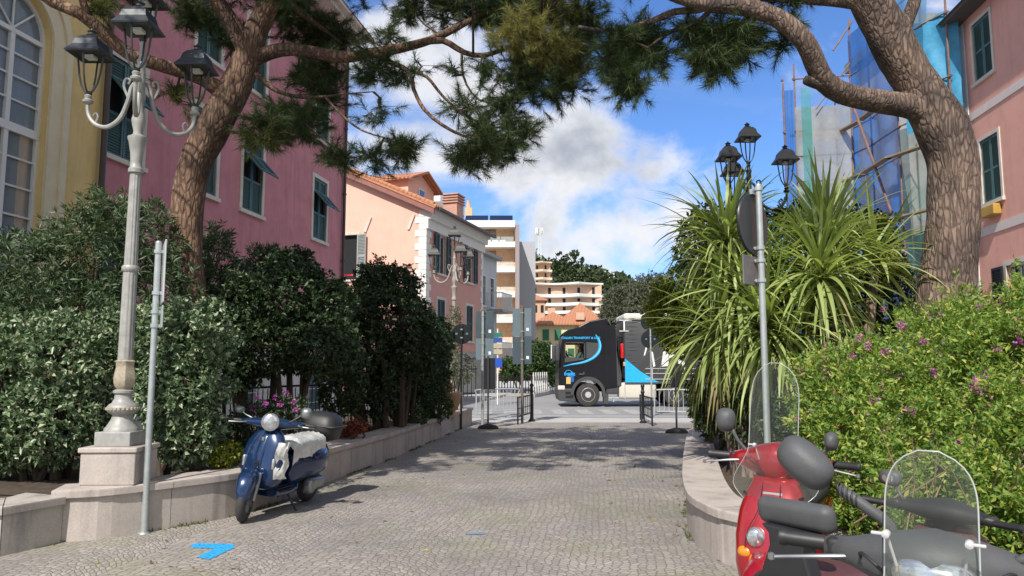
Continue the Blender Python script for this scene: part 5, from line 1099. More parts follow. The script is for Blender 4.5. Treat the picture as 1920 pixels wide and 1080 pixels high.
for s_ in (1, -1):   # fingers closed on the wheel rim
    for k in range(5):
        b = MB(); y = s_*.15; x0 = .475; z0 = .30+k*.016
        P, Rd = crv([(x0, y, z0, .009), (x0+.03, y-s_*.012, z0+.012, .0085), (x0+.045, y-s_*.03, z0, .008), (x0+.03, y-s_*.04, z0-.012, .007)], .01); b.tube(P, Rd, 8); b.build('finger', M_skin, drv, 'all')
b = MB(); b.M = Matrix.Translation((.50, 0, .31)) @ Matrix.Rotation(R(-62), 4, 'Y') @ Matrix.Rotation(pi/2, 4, 'X'); b.torus((0, 0, 0), .2, .014); sw = b.build('steering_wheel', M_dark, None, 'all')
sw.parent = truck; sw.matrix_parent_inverse = Matrix.Identity(4); sw.location = (-.95, .68, 1.74)

# ================================================================== STREET FURNITURE
M_galv = mat('galvanised steel', (.46, .50, .50), .42, .14, 14, metal=.55, streak=.12); M_back = mat('dark sign back', (.055, .085, .105), .5, .12, 3, dirt=.2); M_backL = mat('blue grey sign back', (.13, .18, .21), .5, .12, 3); M_blk = mat('black powder coat', (.012, .013, .015), .45, .2, 10); M_rubB = mat('rubber base', (.02, .02, .022), .8, .2, 10)
M_sgnb = mat('black sign back', (.010, .015, .017), .35, .15, 4)
def pole(root, p, zt, r=.03, m=M_galv, cap=True, z0=0):
    b = MB(); b.cyl((0, 0, z0), (0, 0, zt), r, 14)
    if cap: b.lathe([(zt, r), (zt+.012, r*.9), (zt+.02, r*.3)], (0, 0, 0), 14)
    return b.build('pole', m, root, 'sm')
def clamp(root, z, r=.032, w=.05):
    b = MB(); b.lathe([(z, r+.004), (z, r+.009), (z+.035, r+.009), (z+.035, r+.004)], (0, 0, 0), 14); b.cbox((0, r+.012, z+.017), (w, .02, .03)); b.cyl((-w/2-.01, r+.02, z+.018), (w/2+.01, r+.02, z+.018), .006, 6); return b.build('clamp', M_galv, root)
# left foreground pole: plates seen almost edge on, facing the road end
p = gp(270, 1000); root = thing('sign_post', 'pale sign pole before the left lamp pedestal, its plates seen edge on', 'sign post', (p.x, p.y, 0), R(-62)); pole(root, p, 2.86)
b = MB(); b.rbox((0.05, .055, 2.55), (.44, .015, .62), .006, ); b.build('sign_plate', mat('pale sign back', (.55, .57, .58), .4, .08, 6, metal=.3), root)
b = MB(); b.rbox((0.08, .055, 2.1), (.34, .015, .22), .006); b.build('sign_plate', M_galv, root)
for z in (2.75, 2.33, 2.14, 2.0): clamp(root, z)
b = MB(); b.lathe([(0, .034), (.3, .034), (.3, .031)], (0, 0, 0), 14); b.lathe([(0, .055), (.012, .05), (.012, .03)], (0, 0, 0), 14); b.build('pole_foot', M_galv, root, 'sm')
# right pole among the plants
p = at(1447, 880, 7.0); root = thing('sign_post', 'pale pole with a dark round sign back before the palm-like plants', 'sign post', (p.x-.03, 7.0, .33), R(46)); zt = at(1420, 352, 7.0).z-.33+.02; pole(root, p, zt)
b = MB(); b.lathe([(-.012, .02), (-.012, .30), (-.004, .305), (.004, .305), (.012, .30), (.012, .02)], (0, .075, zt-.36), 40, axis='Y'); b.build('round_sign', M_sgnb, root, 'sm')
b = MB(); b.lathe([(.0, .295), (.014, .30), (.014, .285)], (0, .058, zt-.36), 40, axis='Y'); b.build('sign_rim', mat('grey rim', (.03, .035, .04), .5), root)
b = MB(); b.rbox((0, .07, zt-.82), (.46, .015, .28), .006); b.build('sign_plate', mat('brown grey sign back', (.15, .14, .14), .6, .2, 10), root)
for z in (zt-.05, zt-.62, zt-.74, zt-.93): clamp(root, z)
b = MB(); b.cbox((0, .045, zt-.06), (.13, .03, .05)); b.build('bracket', M_galv, root)
# big information panels seen from behind
def panels(label, px_, py_, D, zt, plates, m=M_galv, ang=0):
    q = at(px_, 700, D); root = thing('sign_post', label, 'sign post', (q.x, D, 0), ang); pole(root, q, zt, .04, m)
    for (dx, w, z0, z1, mm) in plates:
        b = MB(); b.rbox((dx, .07, (z0+z1)/2), (w, .02, z1-z0), .006); pl = b.build('sign_panel', mm, root)
        for z in (z0+.12, z1-.15): clamp(root, z, .042, .07)
        b = MB(); b.box(dx+w*.22, dx+w*.36, .052, .058, z0+.15, z0+.24); b.build('sticker', M_wh, pl)
    b = MB(); b.lathe([(zt, .04), (zt+.03, .05), (zt+.06, .02)], (0, 0, 0), 10); b.build('pole_cap', mat('rust cap', (.25, .09, .04), .8), root); return root
zz = lambda y, D: at(960, y, D).z
panels('grey pole with dark panel above a paler one, left of the pair', 905, 797, 21, zz(584, 21), [(.05, .50, zz(634, 21), zz(583, 21), M_back), (.05, .50, zz(675, 21), zz(635, 21), M_backL), (.12, .22, zz(692, 21), zz(676.5, 21), M_backL)])
panels('brown pole carrying two tall stacked blue-grey panels, right of the pair', 979, 790, 21.9, zz(577, 21.9), [(0.0, .56, zz(630, 21.9), zz(578, 21.9), M_backL), (0.0, .56, zz(683, 21.9), zz(631, 21.9), M_back)], mat('brown steel pole', (.16, .14, .12), .5, .2, 8))
def disc_sign(label, px_, D, zt, discs, base=False, r=.3, m=M_galv):
    q = at(px_, 700, D); root = thing('sign_post', label, 'sign post', (q.x, D, 0), 0); pole(root, q, zt, .028, m)
    for z in discs:
        b = MB(); b.lathe([(-.01, .01), (-.01, r*.97), (-.002, r), (.004, r), (.01, r*.97), (.01, .01)], (0, .055, z), 36, axis='Y'); b.build('round_sign', M_sgnb, root, 'sm')
        clamp(root, z+.1, .03); clamp(root, z-.12, .03)
        for s_ in (-.14, .14): b = MB(); b.box(s_-.03, s_+.03, .035, .043, z-.02, z+.03); b.build('sticker', M_backL, root)
    return root
disc_sign('dark pole with one round sign back at the left planter wall end', 865, 19.8, zz(612, 19.8), [zz(626, 19.8)], r=.27, m=M_blk)
disc_sign('pole with two round sign backs one above the other before the trailer', 1221, 25.0, zz(588, 25), [zz(603, 25), zz(636, 25)], r=.31)
def rubber_sign(label, px_, py_, zt, pw, pz0, pz1):
    q = gp(px_, py_); root = thing('portable_sign', label, 'portable sign', (q.x, q.y, 0), 0, 'portable signs on black rubber feet')
    b = MB(); b.loft([(0, 0, 0, .28, .14), (.04, 0, 0, .275, .135), (.09, 0, 0, .22, .10), (.11, 0, 0, .12, .09), (.13, 0, 0, .06, .05)], 'Z', 28, 3.2); b.build('rubber_foot', M_rubB, root, 'sm')
    pole(root, q, zt, .025, mat('dark grey pole', (.05, .055, .06), .45, .15, 8), z0=.1)
    b = MB(); b.rbox((pw*.1, .05, (pz0+pz1)/2), (pw, .02, pz1-pz0), .008); b.build('sign_panel', M_blk, root)
rubber_sign('portable sign on a black rubber foot beside the end of the left planter wall', 915, 804, 1.9, .31, 1.03, 1.86)
rubber_sign('portable sign on a black rubber foot standing just left of the hanging palm-like leaves', 1269, 812, 1.74, .30, 1.12, 1.70)
# barriers
def rail(label, a_, c_, h, m, group, arch_=False, pitch=.16, r=.016, feet=.0):
    a_ = Vector(a_); c_ = Vector(c_); d = c_-a_; root = thing('barrier', label, 'barrier', (a_.x, a_.y, 0), atan2(d.y, d.x), group); L = d.length
    b = MB(); P, Rd = crv([(0, 0, 0, r*1.4), (0, 0, h*.85, r*1.4), (.06, 0, h, r*1.4), (L-.06, 0, h, r*1.4), (L, 0, h*.85, r*1.4), (L, 0, 0, r*1.4)], .1); b.tube(P, Rd, 8); b.cyl((0, 0, .12), (L, 0, .12), r, 6); b.build('frame', m, root, 'sm')
    b = MB(); n = int(L/pitch)
    for i in range(1, n+1):
        x = L*i/(n+1); b.cyl((x, 0, .12), (x, 0, h-.01), r*.7, 6)
    b.build('bars', m, root); return root
M_railg = mat('pale grey railing', (.38, .41, .43), .5, .12, 6)
g1 = gp(893, 778); g2 = gp(972, 775); rail('pale grey hooped railing behind the panels at the left kerb', (g1.x, g1.y, 0), (g2.x, g2.y, 0), .85, M_railg, 'grey hooped railings along the kerb')
g1 = gp(1228, 778); g2 = gp(1300, 779); rail('pale grey hooped railing below the trailer at the right kerb', (g1.x, g1.y, 0), (g2.x, g2.y, 0), .85, M_railg, 'grey hooped railings along the kerb')
def gate(label, pa, pb_, h=.78, post=None):
    a_ = gp(*pa); c_ = gp(*pb_); d = c_-a_; root = thing('barrier', label, 'barrier', (a_.x, a_.y, 0), atan2(d.y, d.x), 'short black swing barriers'); L = d.length
    b = MB()
    for x in (0, L): b.box(x-.022, x+.022, -.022, .022, .0, h)
    for z in (.2, h-.04): b.box(.022, L-.022, -.018, .018, z, z+.04)
    b.box(.022, L-.022, -.012, .012, h*.55, h*.55+.025); b.build('frame', M_blk, root)
    b = MB(); n = 7
    for i in range(1, n+1): b.cyl((L*i/(n+1), 0, .24), (L*i/(n+1), 0, h-.04), .009, 6)
    b.build('bars', M_blk, root)
gate('short black swing barrier standing left of the road opening', (971, 796), (999, 786)); gate('short black swing barrier standing right of the road opening', (1223, 799), (1201, 787))
def bollard(label, px_, py_, h=1.15):
    q = gp(px_, py_); root = thing('bollard', label, 'bollard', (q.x, q.y, 0), group='black cast bollards'); b = MB()
    b.lathe([(0, .09), (.05, .09), (.08, .06), (.15, .05), (h-.3, .045), (h-.28, .06), (h-.24, .06), (h-.22, .045), (h-.12, .045), (h-.1, .06), (h-.05, .055), (h, .015)], (0, 0, 0), 16); b.build('post', M_blk, root, 'sm'); b = MB(); b.lathe([(0, .11), (.03, .11), (.04, .08)], (0, 0, 0), 16); b.build('collar', M_blk, root, 'sm')
bollard('black cast bollard beside the left swing barrier', 997, 790); bollard('black cast bollard beside the right swing barrier', 1206, 793)
# far fences
def picket(label, pts, h, m, mr, w, pitch, grp=None):
    a_ = Vector((*pts[0], 0)); c_ = Vector((*pts[1], 0)); d = c_-a_; L = d.length; root = thing('fence', label, 'fence', (a_.x, a_.y, 0), atan2(d.y, d.x), grp)
    b = MB(); x = 0
    while x < L: b.box(x, x+w, -.02, .02, .18, h); x += pitch
    b.build('pickets', m, root); b = MB()
    for z in (.35, h-.18): b.box(0, L, .021, .05, z, z+.05)
    b.build('rail', mr, root); b = MB(); b.box(-.1, L, -.1, .15, 0, .17); b.build('low_wall', M_conc, root); return root
q1 = gp(1000, 745); q2 = gp(1056, 733); picket('white picket fence along the side road left of the truck', ((q1.x, q1.y), (q2.x, q2.y)), 1.35, mat('white picket', (.72, .70, .66), .7, .06), M_conc,   .22, .75)
q1 = gp(935, 742); q2 = gp(998, 744); picket('dark iron fence between the grey poles and the white picket fence', ((q1.x, q1.y), (q2.x, q2.y)), 1.2, M_blk, M_blk, .035, .22)
q1 = gp(868, 752); q2 = gp(895, 752); picket('slim black iron railing in front of the grey basement wall', ((q1.x, q1.y), (q2.x, q2.y)), 1.7, M_blk, M_blk, .03, .2)
# small signs further off
q = at(1044, 700, 40); root = thing('sign_post', 'small white notice on a thin pole in front of the truck cab', 'sign post', (q.x, 40, 0)); pole(root, q, 2.8, .025); b = MB(); b.rbox((0, -.04, 2.45), (.62, .02, .72), .006); b.build('sign_panel', M_wh, root)
b = MB(); b.lathe([(0, .11), (.0, .14), (.004, .14), (.004, .11)], (0, -.055, 2.6), 20, axis='Y'); b.box(-.15, .15, -.054, -.051, 2.25, 2.28); b.build('red_ring', mat('faded red', (.55, .20, .18), .6), root)
q = at(933, 700, 33); root = thing('sign_post', 'white pole with green, blue and beige plates between the grey panels', 'sign post', (q.x, 33, 0)); pole(root, q, 3.3, .035, M_wf)
for (y0, y1, mm) in ((624, 632, mat('green plate', (.02, .16, .11), .5)), (633, 641, mat('blue plate', (.03, .08, .32), .5)), (644, 653, mat('beige plate', (.42, .37, .28), .6)), (655, 664, mat('beige plate', (0, 0, 0)))):
    b = MB(); b.rbox((0, -.05, (zz(y0, 33)+zz(y1, 33))/2), (.42, .02, zz(y0, 33)-zz(y1, 33)), .005); b.build('direction_plate', mm, root)
b = MB(); b.rbox((-.05, -.05, zz(680, 33)), (.5, .02, .42), .005); b.build('sign_panel', mat('bright blue plate', (.02, .08, .45), .5), root)

# ================================================================== PLANTING
M_pit = leafmat('pittosporum leaves', (.045, .09, .04), (.15, .22, .11), (.42, .46, .30), .32, .12, (1.2, 1.4, .8))
M_ole = leafmat('oleander leaves', (.03, .055, .028), (.07, .115, .05), (.20, .24, .13), .42, .12, (1.2, 1.4, .8))
M_drk = leafmat('dark shrub leaves', (.014, .030, .013), (.034, .062, .024), (.09, .125, .05), .45, .12, (1.2, 1.4, .8))
M_brz = leafmat('bronze shrub leaves', (.02, .03, .012), (.06, .06, .025), (.16, .09, .04), .5, .15)
M_olv2 = leafmat('olive shrub leaves', (.05, .07, .03), (.12, .14, .07), (.2, .22, .13), .55, .15)
M_dryl = leafmat('dry tan leaves', (.16, .11, .06), (.30, .21, .12), (.38, .28, .17), .8, .15)
M_pol = leafmat('polygala leaves', (.085, .17, .03), (.20, .31, .06), (.45, .45, .10), .5, .35, (1.4, 1.5, .6))
M_yel2 = leafmat('yellow green leaves', (.07, .12, .02), (.18, .24, .035), (.42, .36, .05), .45, .3, (1.4, 1.4, .6))
M_flo = leafmat('magenta petals', (.42, .03, .32), (.60, .10, .50), (.68, .25, .62), .6, .3, (1.2, 1.1, 1.2))
M_red = leafmat('reddish leaves', (.10, .02, .015), (.25, .05, .03), (.35, .10, .05), .5, .2)
g = lambda px, py, D, z=.36: (at(px, py, D).x, D, z)
bush('shrub', 'round pale-edged glossy shrub filling the left edge beside the lamp post', 'shrub', g(90, 700, 8.5), [pb(20, 700, 8.4, 120, 110, .7), pb(130, 680, 8.4, 85, 90, .6), pb(90, 780, 8.3, 110, 90, .55), pb(-80, 740, 8.4, 120, 130, .7), pb(185, 740, 8.6, 50, 110, .5), pb(30, 830, 8.5, 110, 50, .5)], 4200, 9, .078, .038, M_pit, 41, 8, .035, spread=.8, up=.35, inner=.3, lump=.35, zmin=.1)
bush('shrub', 'tall pale-edged glossy shrub between the sign pole and the scooter', 'shrub', g(330, 700, 8.6), [pb(300, 650, 8.7, 60, 80, .5), pb(355, 640, 8.6, 70, 75, .5), pb(340, 730, 8.5, 75, 80, .5), pb(350, 810, 8.5, 55, 60, .4), pb(240, 620, 9.0, 50, 50, .5)], 2600, 9, .075, .037, M_pit, 42, 6, .03, spread=.8, up=.35, inner=.3, lump=.35, zmin=.1)
bush('oleander', 'dark oleander with long narrow leaves behind the left lamp post', 'shrub', g(150, 600, 9.9), [pb(60, 520, 9.9, 110, 85, .7), pb(180, 480, 9.9, 110, 90, .7), pb(265, 440, 10, 70, 60, .6), pb(120, 590, 9.6, 160, 70, .7), pb(280, 540, 9.8, 80, 80, .6), pb(-60, 560, 9.9, 110, 90, .7), pb(210, 400, 10, 55, 40, .5)], 2600, 11, .125, .021, M_ole, 43, 8, .03, spread=.6, up=.7, inner=.4, lump=.4)
bush('oleander', 'narrow oleander just right of the curved pine trunk', 'shrub', g(415, 600, 11.2), [pb(405, 500, 11.4, 34, 80, .4), pb(430, 580, 11.3, 55, 70, .5), pb(500, 500, 12.4, 45, 40, .4)], 800, 11, .13, .021, M_ole, 44, 5, .025, spread=.6, up=.7, inner=.4, lump=.4)
bush('small_tree', 'broad dark-leaved small tree behind the blue scooter', 'small tree', g(530, 700, 11.3), [pb(470, 580, 11.4, 65, 60, .7), pb(540, 560, 11.5, 80, 70, .8), pb(610, 580, 11.6, 60, 60, .6), pb(500, 650, 11.2, 85, 55, .7), pb(600, 650, 11.3, 75, 60, .7), pb(540, 500, 11.8, 55, 35, .5), pb(450, 690, 11, 50, 40, .4)], 3400, 8, .085, .042, M_drk, 45, 7, .045, spread=.85, up=.3, inner=.35, lump=.35)
bush('small_tree', 'bronze-tipped dark small tree in front of the peach gable wall', 'small tree', g(735, 720, 14.6), [pb(730, 600, 14.6, 80, 65, .9), pb(690, 660, 14.4, 75, 65, .9), pb(780, 650, 14.8, 65, 65, .8), pb(700, 530, 14.8, 36, 35, .5), pb(750, 545, 14.9, 34, 45, .5), pb(670, 590, 14.2, 50, 50, .6)], 2700, 8, .10, .045, M_drk, 46, 8, .055, spread=.85, up=.3, inner=.35, lump=.4)
bush('shrub', 'sparse bronze shoots above the dark small tree by the peach gable', 'shrub', g(735, 600, 15.4), [pb(715, 510, 15.4, 30, 30, .4), pb(760, 530, 15.4, 34, 35, .4), pb(690, 540, 15.4, 30, 25, .4), pb(780, 580, 15.4, 20, 25, .4)], 330, 8, .10, .04, M_brz, 47, 4, .03, spread=.85, up=.5, inner=.6)
bush('shrub', 'dense dark shrub between the small trees and the stone vase', 'shrub', g(800, 740, 16.8), [pb(800, 690, 17, 46, 68, .8), pb(820, 640, 17.5, 28, 50, .6), pb(760, 720, 16.2, 60, 50, .8), pb(700, 740, 14.5, 60, 42, .6), pb(640, 730, 13.0, 45, 50, .5)], 2000, 8, .10, .04, M_drk, 48, 8, .04, spread=.85, up=.3, inner=.4)
bush('olive_shrub', 'pale olive shrub beside the round black sign', 'shrub', g(858, 700, 20.4), [pb(864, 692, 20.4, 28, 30, .4), pb(852, 600, 20.9, 14, 26, .3), pb(846, 650, 20.6, 18, 24, .3)], 380, 7, .09, .025, M_olv2, 49, 4, .025, spread=.8, up=.4, inner=.6)
bush('shrub', 'dry tan shrub at the far end of the left planter', 'shrub', g(822, 740, 17.8), [pb(825, 725, 17.9, 24, 34, .4)], 260, 8, .08, .03, M_dryl, 50, 3, .02, inner=.6)
bush('shrub', 'low dark green cushion shrub against the end of the left planter wall', 'shrub', g(800, 765, 17.0), [pb(818, 762, 17.2, 32, 26, .4), pb(770, 778, 15.6, 34, 20, .35)], 420, 8, .07, .03, M_hedF, 51, 3, .02, inner=.5)
bush('flowering_shrub', 'low green shrub with magenta flowers directly behind the blue scooter', 'shrub', g(510, 790, 9.6), [pb(480, 790, 9.4, 50, 38, .35), pb(540, 775, 9.8, 48, 36, .35), pb(445, 820, 9.2, 35, 35, .3)], 900, 8, .05, .018, M_drk, 52, 4, .02, spread=.8, inner=.5)
bush('shrub', 'small light green shrub at the foot of the tall pale-edged shrub', 'shrub', g(430, 850, 8.6), [pb(422, 852, 8.7, 30, 24, .25)], 260, 8, .05, .022, M_yel2, 53, 3, .015, inner=.6)
bush('shrub', 'small reddish-leaved plant behind the left planter wall', 'shrub', g(660, 805, 12.2), [pb(662, 803, 12.3, 26, 16, .3)], 90, 7, .08, .03, M_red, 54, 3, .015, inner=.7)
def flowers(root, pts, m, seed, r=.03):
    rng = np.random.default_rng(seed); bs = root.location
    for p in pts:
        c = np.array((Vector(p)-bs)[:]); n = 26; d = unit(rng.normal(size=(n, 3))); P = c+d*rng.uniform(.1, 1, (n, 1))*r; V_, F_ = leaf_arrays(P, unit(d+rng.normal(size=(n, 3))*.5), np.full(n, r*.62), np.full(n, r*.5), rng); fast_mesh('flower_head', V_, F_, m, root)
fs = bpy.data.objects['flowering_shrub']
flowers(fs, [at(x, y, 9.2) for x, y in ((473, 766), (498, 757), (526, 758), (550, 752), (537, 737), (555, 770), (482, 745), (515, 745))], M_flo, 5, .035)
# stone vase on the wall end
q = at(850, 760, 18.9); vz = .47
root = thing('stone_vase', 'tan stone vase standing on the far end of the left planter wall', 'vase', (q.x-.05, 18.9, .38)); b = MB(); b.lathe([(0, .17), (.05, .17), (.08, .12), (.14, .10), (.2, .16), (.35, .22), (.5, .235), (.55, .26), (.6, .26), (.6, .21), (.5, .19)], n=28); b.build('body', mat('tan stone', (.45, .30, .18), .85, .2, 8, .3, 40), root, 'sm')
q = at(845, 690, 19.6); 
# black railing behind the left planter
rail('black iron railing half hidden behind the dark shrubs of the left planter', (LO[30][0]-1.9, 10.8, 0), (at(835, 760, 18.4).x-.9, 18.4, 0), 1.25, M_blk, None, pitch=.14, r=.014)

# --- palm-like plants
M_strap = leafmat('strap leaves', (.20, .26, .08), (.33, .40, .14), (.50, .54, .24), .42, .3, (1.3, 1.4, .6))
M_strapD = leafmat('dry strap leaves', (.20, .17, .07), (.32, .27, .13), (.16, .13, .07), .7, .2)
def rosette(name, c, n, L, Wd, th0, th1, droop, m, root, seed, spreadc=.08, axis=(0, 0, 1), segs=8):
    rng = np.random.default_rng(seed); V_, F_ = [], []; ax = Vector(axis).normalized(); q = Vector((0, 0, 1)).rotation_difference(ax); off = 0; gdir = np.array([0, 0, -1.0])
    for i in range(n):
        u = (i+.5)/n; th = R(th0+(th1-th0)*u**.8)+rng.normal()*.08; ph = i*2.39996+rng.normal()*.2; d = np.array((q @ Vector((sin(th)*cos(ph), sin(th)*sin(ph), cos(th))))[:])
        l = L*(.75+.4*rng.random()); w = Wd*(.8+.4*rng.random()); dr = droop*(.4+1.1*u)*(.6+.8*rng.random()); p = np.array(c[:])+rng.normal(size=3)*spreadc*.5+np.array([0, 0, -spreadc*2*u])
        pos = p.copy(); dcur = d.copy(); side = np.cross(d, np.array([0, 0, 1.0])); side = side/max(np.linalg.norm(side), 1e-6); tw_ = rng.normal()*.35
        pts = []
        for k in range(segs+1):
            t = k/segs; ww = w*(.55+.9*t if t < .35 else max(.03, 1.0-((t-.35)/.65)**1.6)); nr = np.cross(side, dcur); sd_ = side*cos(tw_*t)+nr*sin(tw_*t)
            pts.append((pos-sd_*ww/2+nr*ww*.12, pos.copy(), pos+sd_*ww/2+nr*ww*.12)); pos = pos+dcur*l/segs; dcur = dcur+gdir*dr*(.3+t)/segs*1.6; dcur = dcur/np.linalg.norm(dcur)
        for k in range(segs+1): V_ += list(pts[k])
        for k in range(segs):
            a_ = off+k*3; F_ += [(a_, a_+1, a_+4, a_+3), (a_+1, a_+2, a_+5, a_+4)]
        off += 3*(segs+1)
    return fast_mesh(name, np.array(V_), np.array(F_), m, root)
def cord(label, base, heads, seed):
    root = thing('palm_like_plant', label, 'plant', base, group='strap-leaved palm-like plants'); bs = Vector(base); b = MB()
    for k, (c, n, L, a0, a1, dr, ax, nd_) in enumerate(heads):
        c = Vector(c)-bs; b.tube([(c.x*.3, c.y*.3, 0), (c.x*.7, c.y*.7, c.z*.5), (c.x, c.y, c.z-.1)], [.09, .07, .06], 10)
        rosette('leaves', c, n, L, .050, a0, a1, dr, M_strap, root, seed+k, .09, ax)
        if nd_: rosette('dry_leaves', c-Vector((0, 0, .2)), nd_, L*.85, .035, 100, 165, 1.2, M_strapD, root, seed+50+k, .1, ax)
    b.build('trunk', M_barkR, root, 'sm')
cord('tall palm-like plant with an upright spiky crown in front of the scaffold', g(1560, 700, 9.0, .33), [(at(1548, 436, 9.1), 160, 1.0, 8, 115, .65, (.12, 0, 1), 0), (at(1538, 505, 8.7), 170, 1.0, 15, 135, 1.0, (-.05, -.25, 1), 30), (at(1640, 470, 9.5), 70, .9, 20, 110, .8, (.4, 0, 1), 0)], 60)
cord('drooping palm-like plant with two arching crowns left of the round sign', g(1390, 720, 9.0, .33), [(at(1362, 445, 9.4), 230, 1.1, 22, 130, 1.6, (-.25, -.1, 1), 24), (at(1455, 500, 9.3), 120, 1.0, 25, 130, 1.4, (-.1, -.3, 1), 10), (at(1475, 640, 8.7), 130, 1.0, 35, 150, 1.4, (.1, -.35, 1), 50), (at(1440, 600, 8.8), 190, 1.1, 15, 145, 1.15, (-.15, -.35, 1), 70), (at(1350, 610, 9.3), 150, 1.1, 30, 150, 1.2, (-.1, -.1, 1), 60), (at(1390, 530, 9.0), 120, 1.05, 25, 140, 1.1, (-.2, -.3, 1), 20)], 80)
bush('shrub', 'dark leafy shrub filling the space behind the palm-like plants', 'shrub', g(1480, 600, 10.8), [pb(1340, 470, 10.8, 75, 85, .6), pb(1470, 470, 10.9, 90, 85, .7), pb(1600, 480, 11, 80, 90, .7), pb(1650, 560, 10.6, 70, 80, .7), pb(1380, 600, 10.4, 90, 110, .7), pb(1500, 620, 10.2, 90, 110, .7), pb(1350, 740, 9.9, 60, 80, .5), pb(1450, 760, 9.0, 90, 90, .5), pb(1590, 640, 10, 70, 60, .5)], 4600, 8, .09, .038, M_drk, 91, 8, .05, spread=.85, up=.3, inner=.35)
bush('shrub', 'sprays of yellowing leaves and berries behind the upright palm-like crown', 'shrub', g(1620, 520, 10.2), [pb(1640, 500, 10.2, 60, 55, .4), pb(1500, 420, 10.4, 45, 30, .3), pb(1660, 430, 10.4, 30, 30, .3), pb(1330, 420, 10.4, 40, 30, .3)], 480, 8, .07, .03, M_yel2, 92, 4, .02, inner=.7)
bush('shrub', 'bright yellow-green shrub at the road end of the right planter', 'shrub', g(1345, 600, 12.2), [pb(1345, 570, 11.8, 45, 60, .5), pb(1350, 620, 12.0, 45, 55, .5), pb(1250, 580, 12.2, 42, 50, .5), pb(1285, 620, 12.0, 50, 50, .5), pb(1275, 540, 12.3, 45, 40, .4)], 1700, 8, .085, .036, M_yel2, 93, 2, .015, spread=.85, inner=.45)
bush('shrub', 'dark leaves hanging low beneath the left palm-like plant', 'shrub', g(1330, 800, 11.5, .33), [pb(1330, 770, 12.3, 35, 45, .4), pb(1380, 770, 10.4, 50, 60, .4), pb(1480, 800, 8.2, 60, 60, .3)], 900, 8, .08, .035, M_drk, 94, 4, .03, inner=.5)
# --- polygala mound
POLB = [pb(1600, 720, 6.6, 90, 90, .7), pb(1720, 700, 6.6, 110, 110, .9), pb(1860, 690, 6.4, 110, 120, .9), pb(1980, 740, 6.0, 120, 160, .9), pb(1620, 830, 5.9, 100, 100, .6), pb(1740, 840, 5.7, 130, 130, .8), pb(1880, 880, 5.2, 120, 160, .8), pb(1650, 930, 5.3, 90, 80, .5), pb(1760, 960, 4.9, 130, 110, .6), pb(1930, 1030, 4.6, 120, 140, .6), pb(1550, 760, 6.4, 60, 90, .5), pb(1580, 880, 5.8, 60, 80, .4), pb(1760, 600, 7.4, 90, 40, .6), pb(1900, 590, 7.2, 90, 45, .6)]
rb = random.Random(15); POLX = list(POLB)
for k in range(90):
    c, r_ = POLB[rb.randrange(len(POLB))]; d = Vector((rb.gauss(0, 1)-.15, rb.gauss(0, 1)-.7, rb.gauss(0, 1)+.5)).normalized(); q = rb.uniform(.10, .24)
    POLX.append((Vector((c.x+d.x*r_[0]*.95, c.y+d.y*r_[1]*.95, c.z+d.z*r_[2]*.95)), (q, q, q*rb.uniform(.8, 1.6))))
pol = bush('flowering_shrub', 'large bright green flowering shrub with scattered magenta flowers covering the right bank', 'shrub', (4.2, 6.0, .33), POLX,
     7600, 13, .056, .020, M_pol, 95, 14, .02, spread=.6, up=.6, shoot=.15, inner=.5, lump=.9)
for o_, T_ in [foliage('old_flower_spikes', [(c-Vector((4.2, 6.0, .33)), r_) for c, r_ in POLX], 380, 9, .035, .014, leafmat('dusty mauve spikes', (.20, .10, .10), (.34, .18, .19), (.45, .30, .24), .7, .2), pol, 96, spread=.6, up=.7, shoot=.12, inner=.25, lump=.7)]: pass
b = MB()
for k in range(26):
    p = at(rb.uniform(1680, 1930), rb.uniform(860, 1080), rb.uniform(4.2, 4.9))-Vector((4.2, 6.0, .33)); e = p+Vector((rb.uniform(-.2, .2), rb.uniform(-.2, .1), rb.uniform(.1, .35))); b.tube([p-Vector((rb.uniform(-.2, .2), -.2, .2)), p, e], [.006, .005, .002], 5)
b.build('bare_twigs', mat('pale twig', (.25, .17, .10), .9, .2), pol, recalc=False)
rr = random.Random(77); fp = [(1657, 580), (1745, 592), (1612, 634), (1626, 646), (1760, 590), (1836, 578), (1905, 602), (1548, 655), (1596, 668), (1752, 698), (1838, 715), (1826, 726), (1850, 710), (1640, 750), (1686, 702), (1802, 832), (1568, 800), (1524, 770), (1590, 875), (1706, 768), (1910, 640), (1880, 560), (1690, 610), (1730, 640), (1560, 700), (1500, 785), (1870, 655), (1660, 660)]
def front(px, py):
    # march along the view ray until just outside the mound
    u = raydir(px, py); bl = POLB
    for i in range(400):
        p = Vector((0, 0, H))+u*(3.0+i*.015)
        for c, r_ in bl:
            if ((p.x-c.x)/r_[0])**2+((p.y-c.y)/r_[1])**2+((p.z-c.z)/r_[2])**2 < .95: return p-u*.02
    return p
flowers(pol, [front(x, y) for x, y in fp], M_flo, 9, .034)
flowers(pol, [front(1838, 712), front(1846, 704), front(1836, 722)], M_flo, 19, .045)

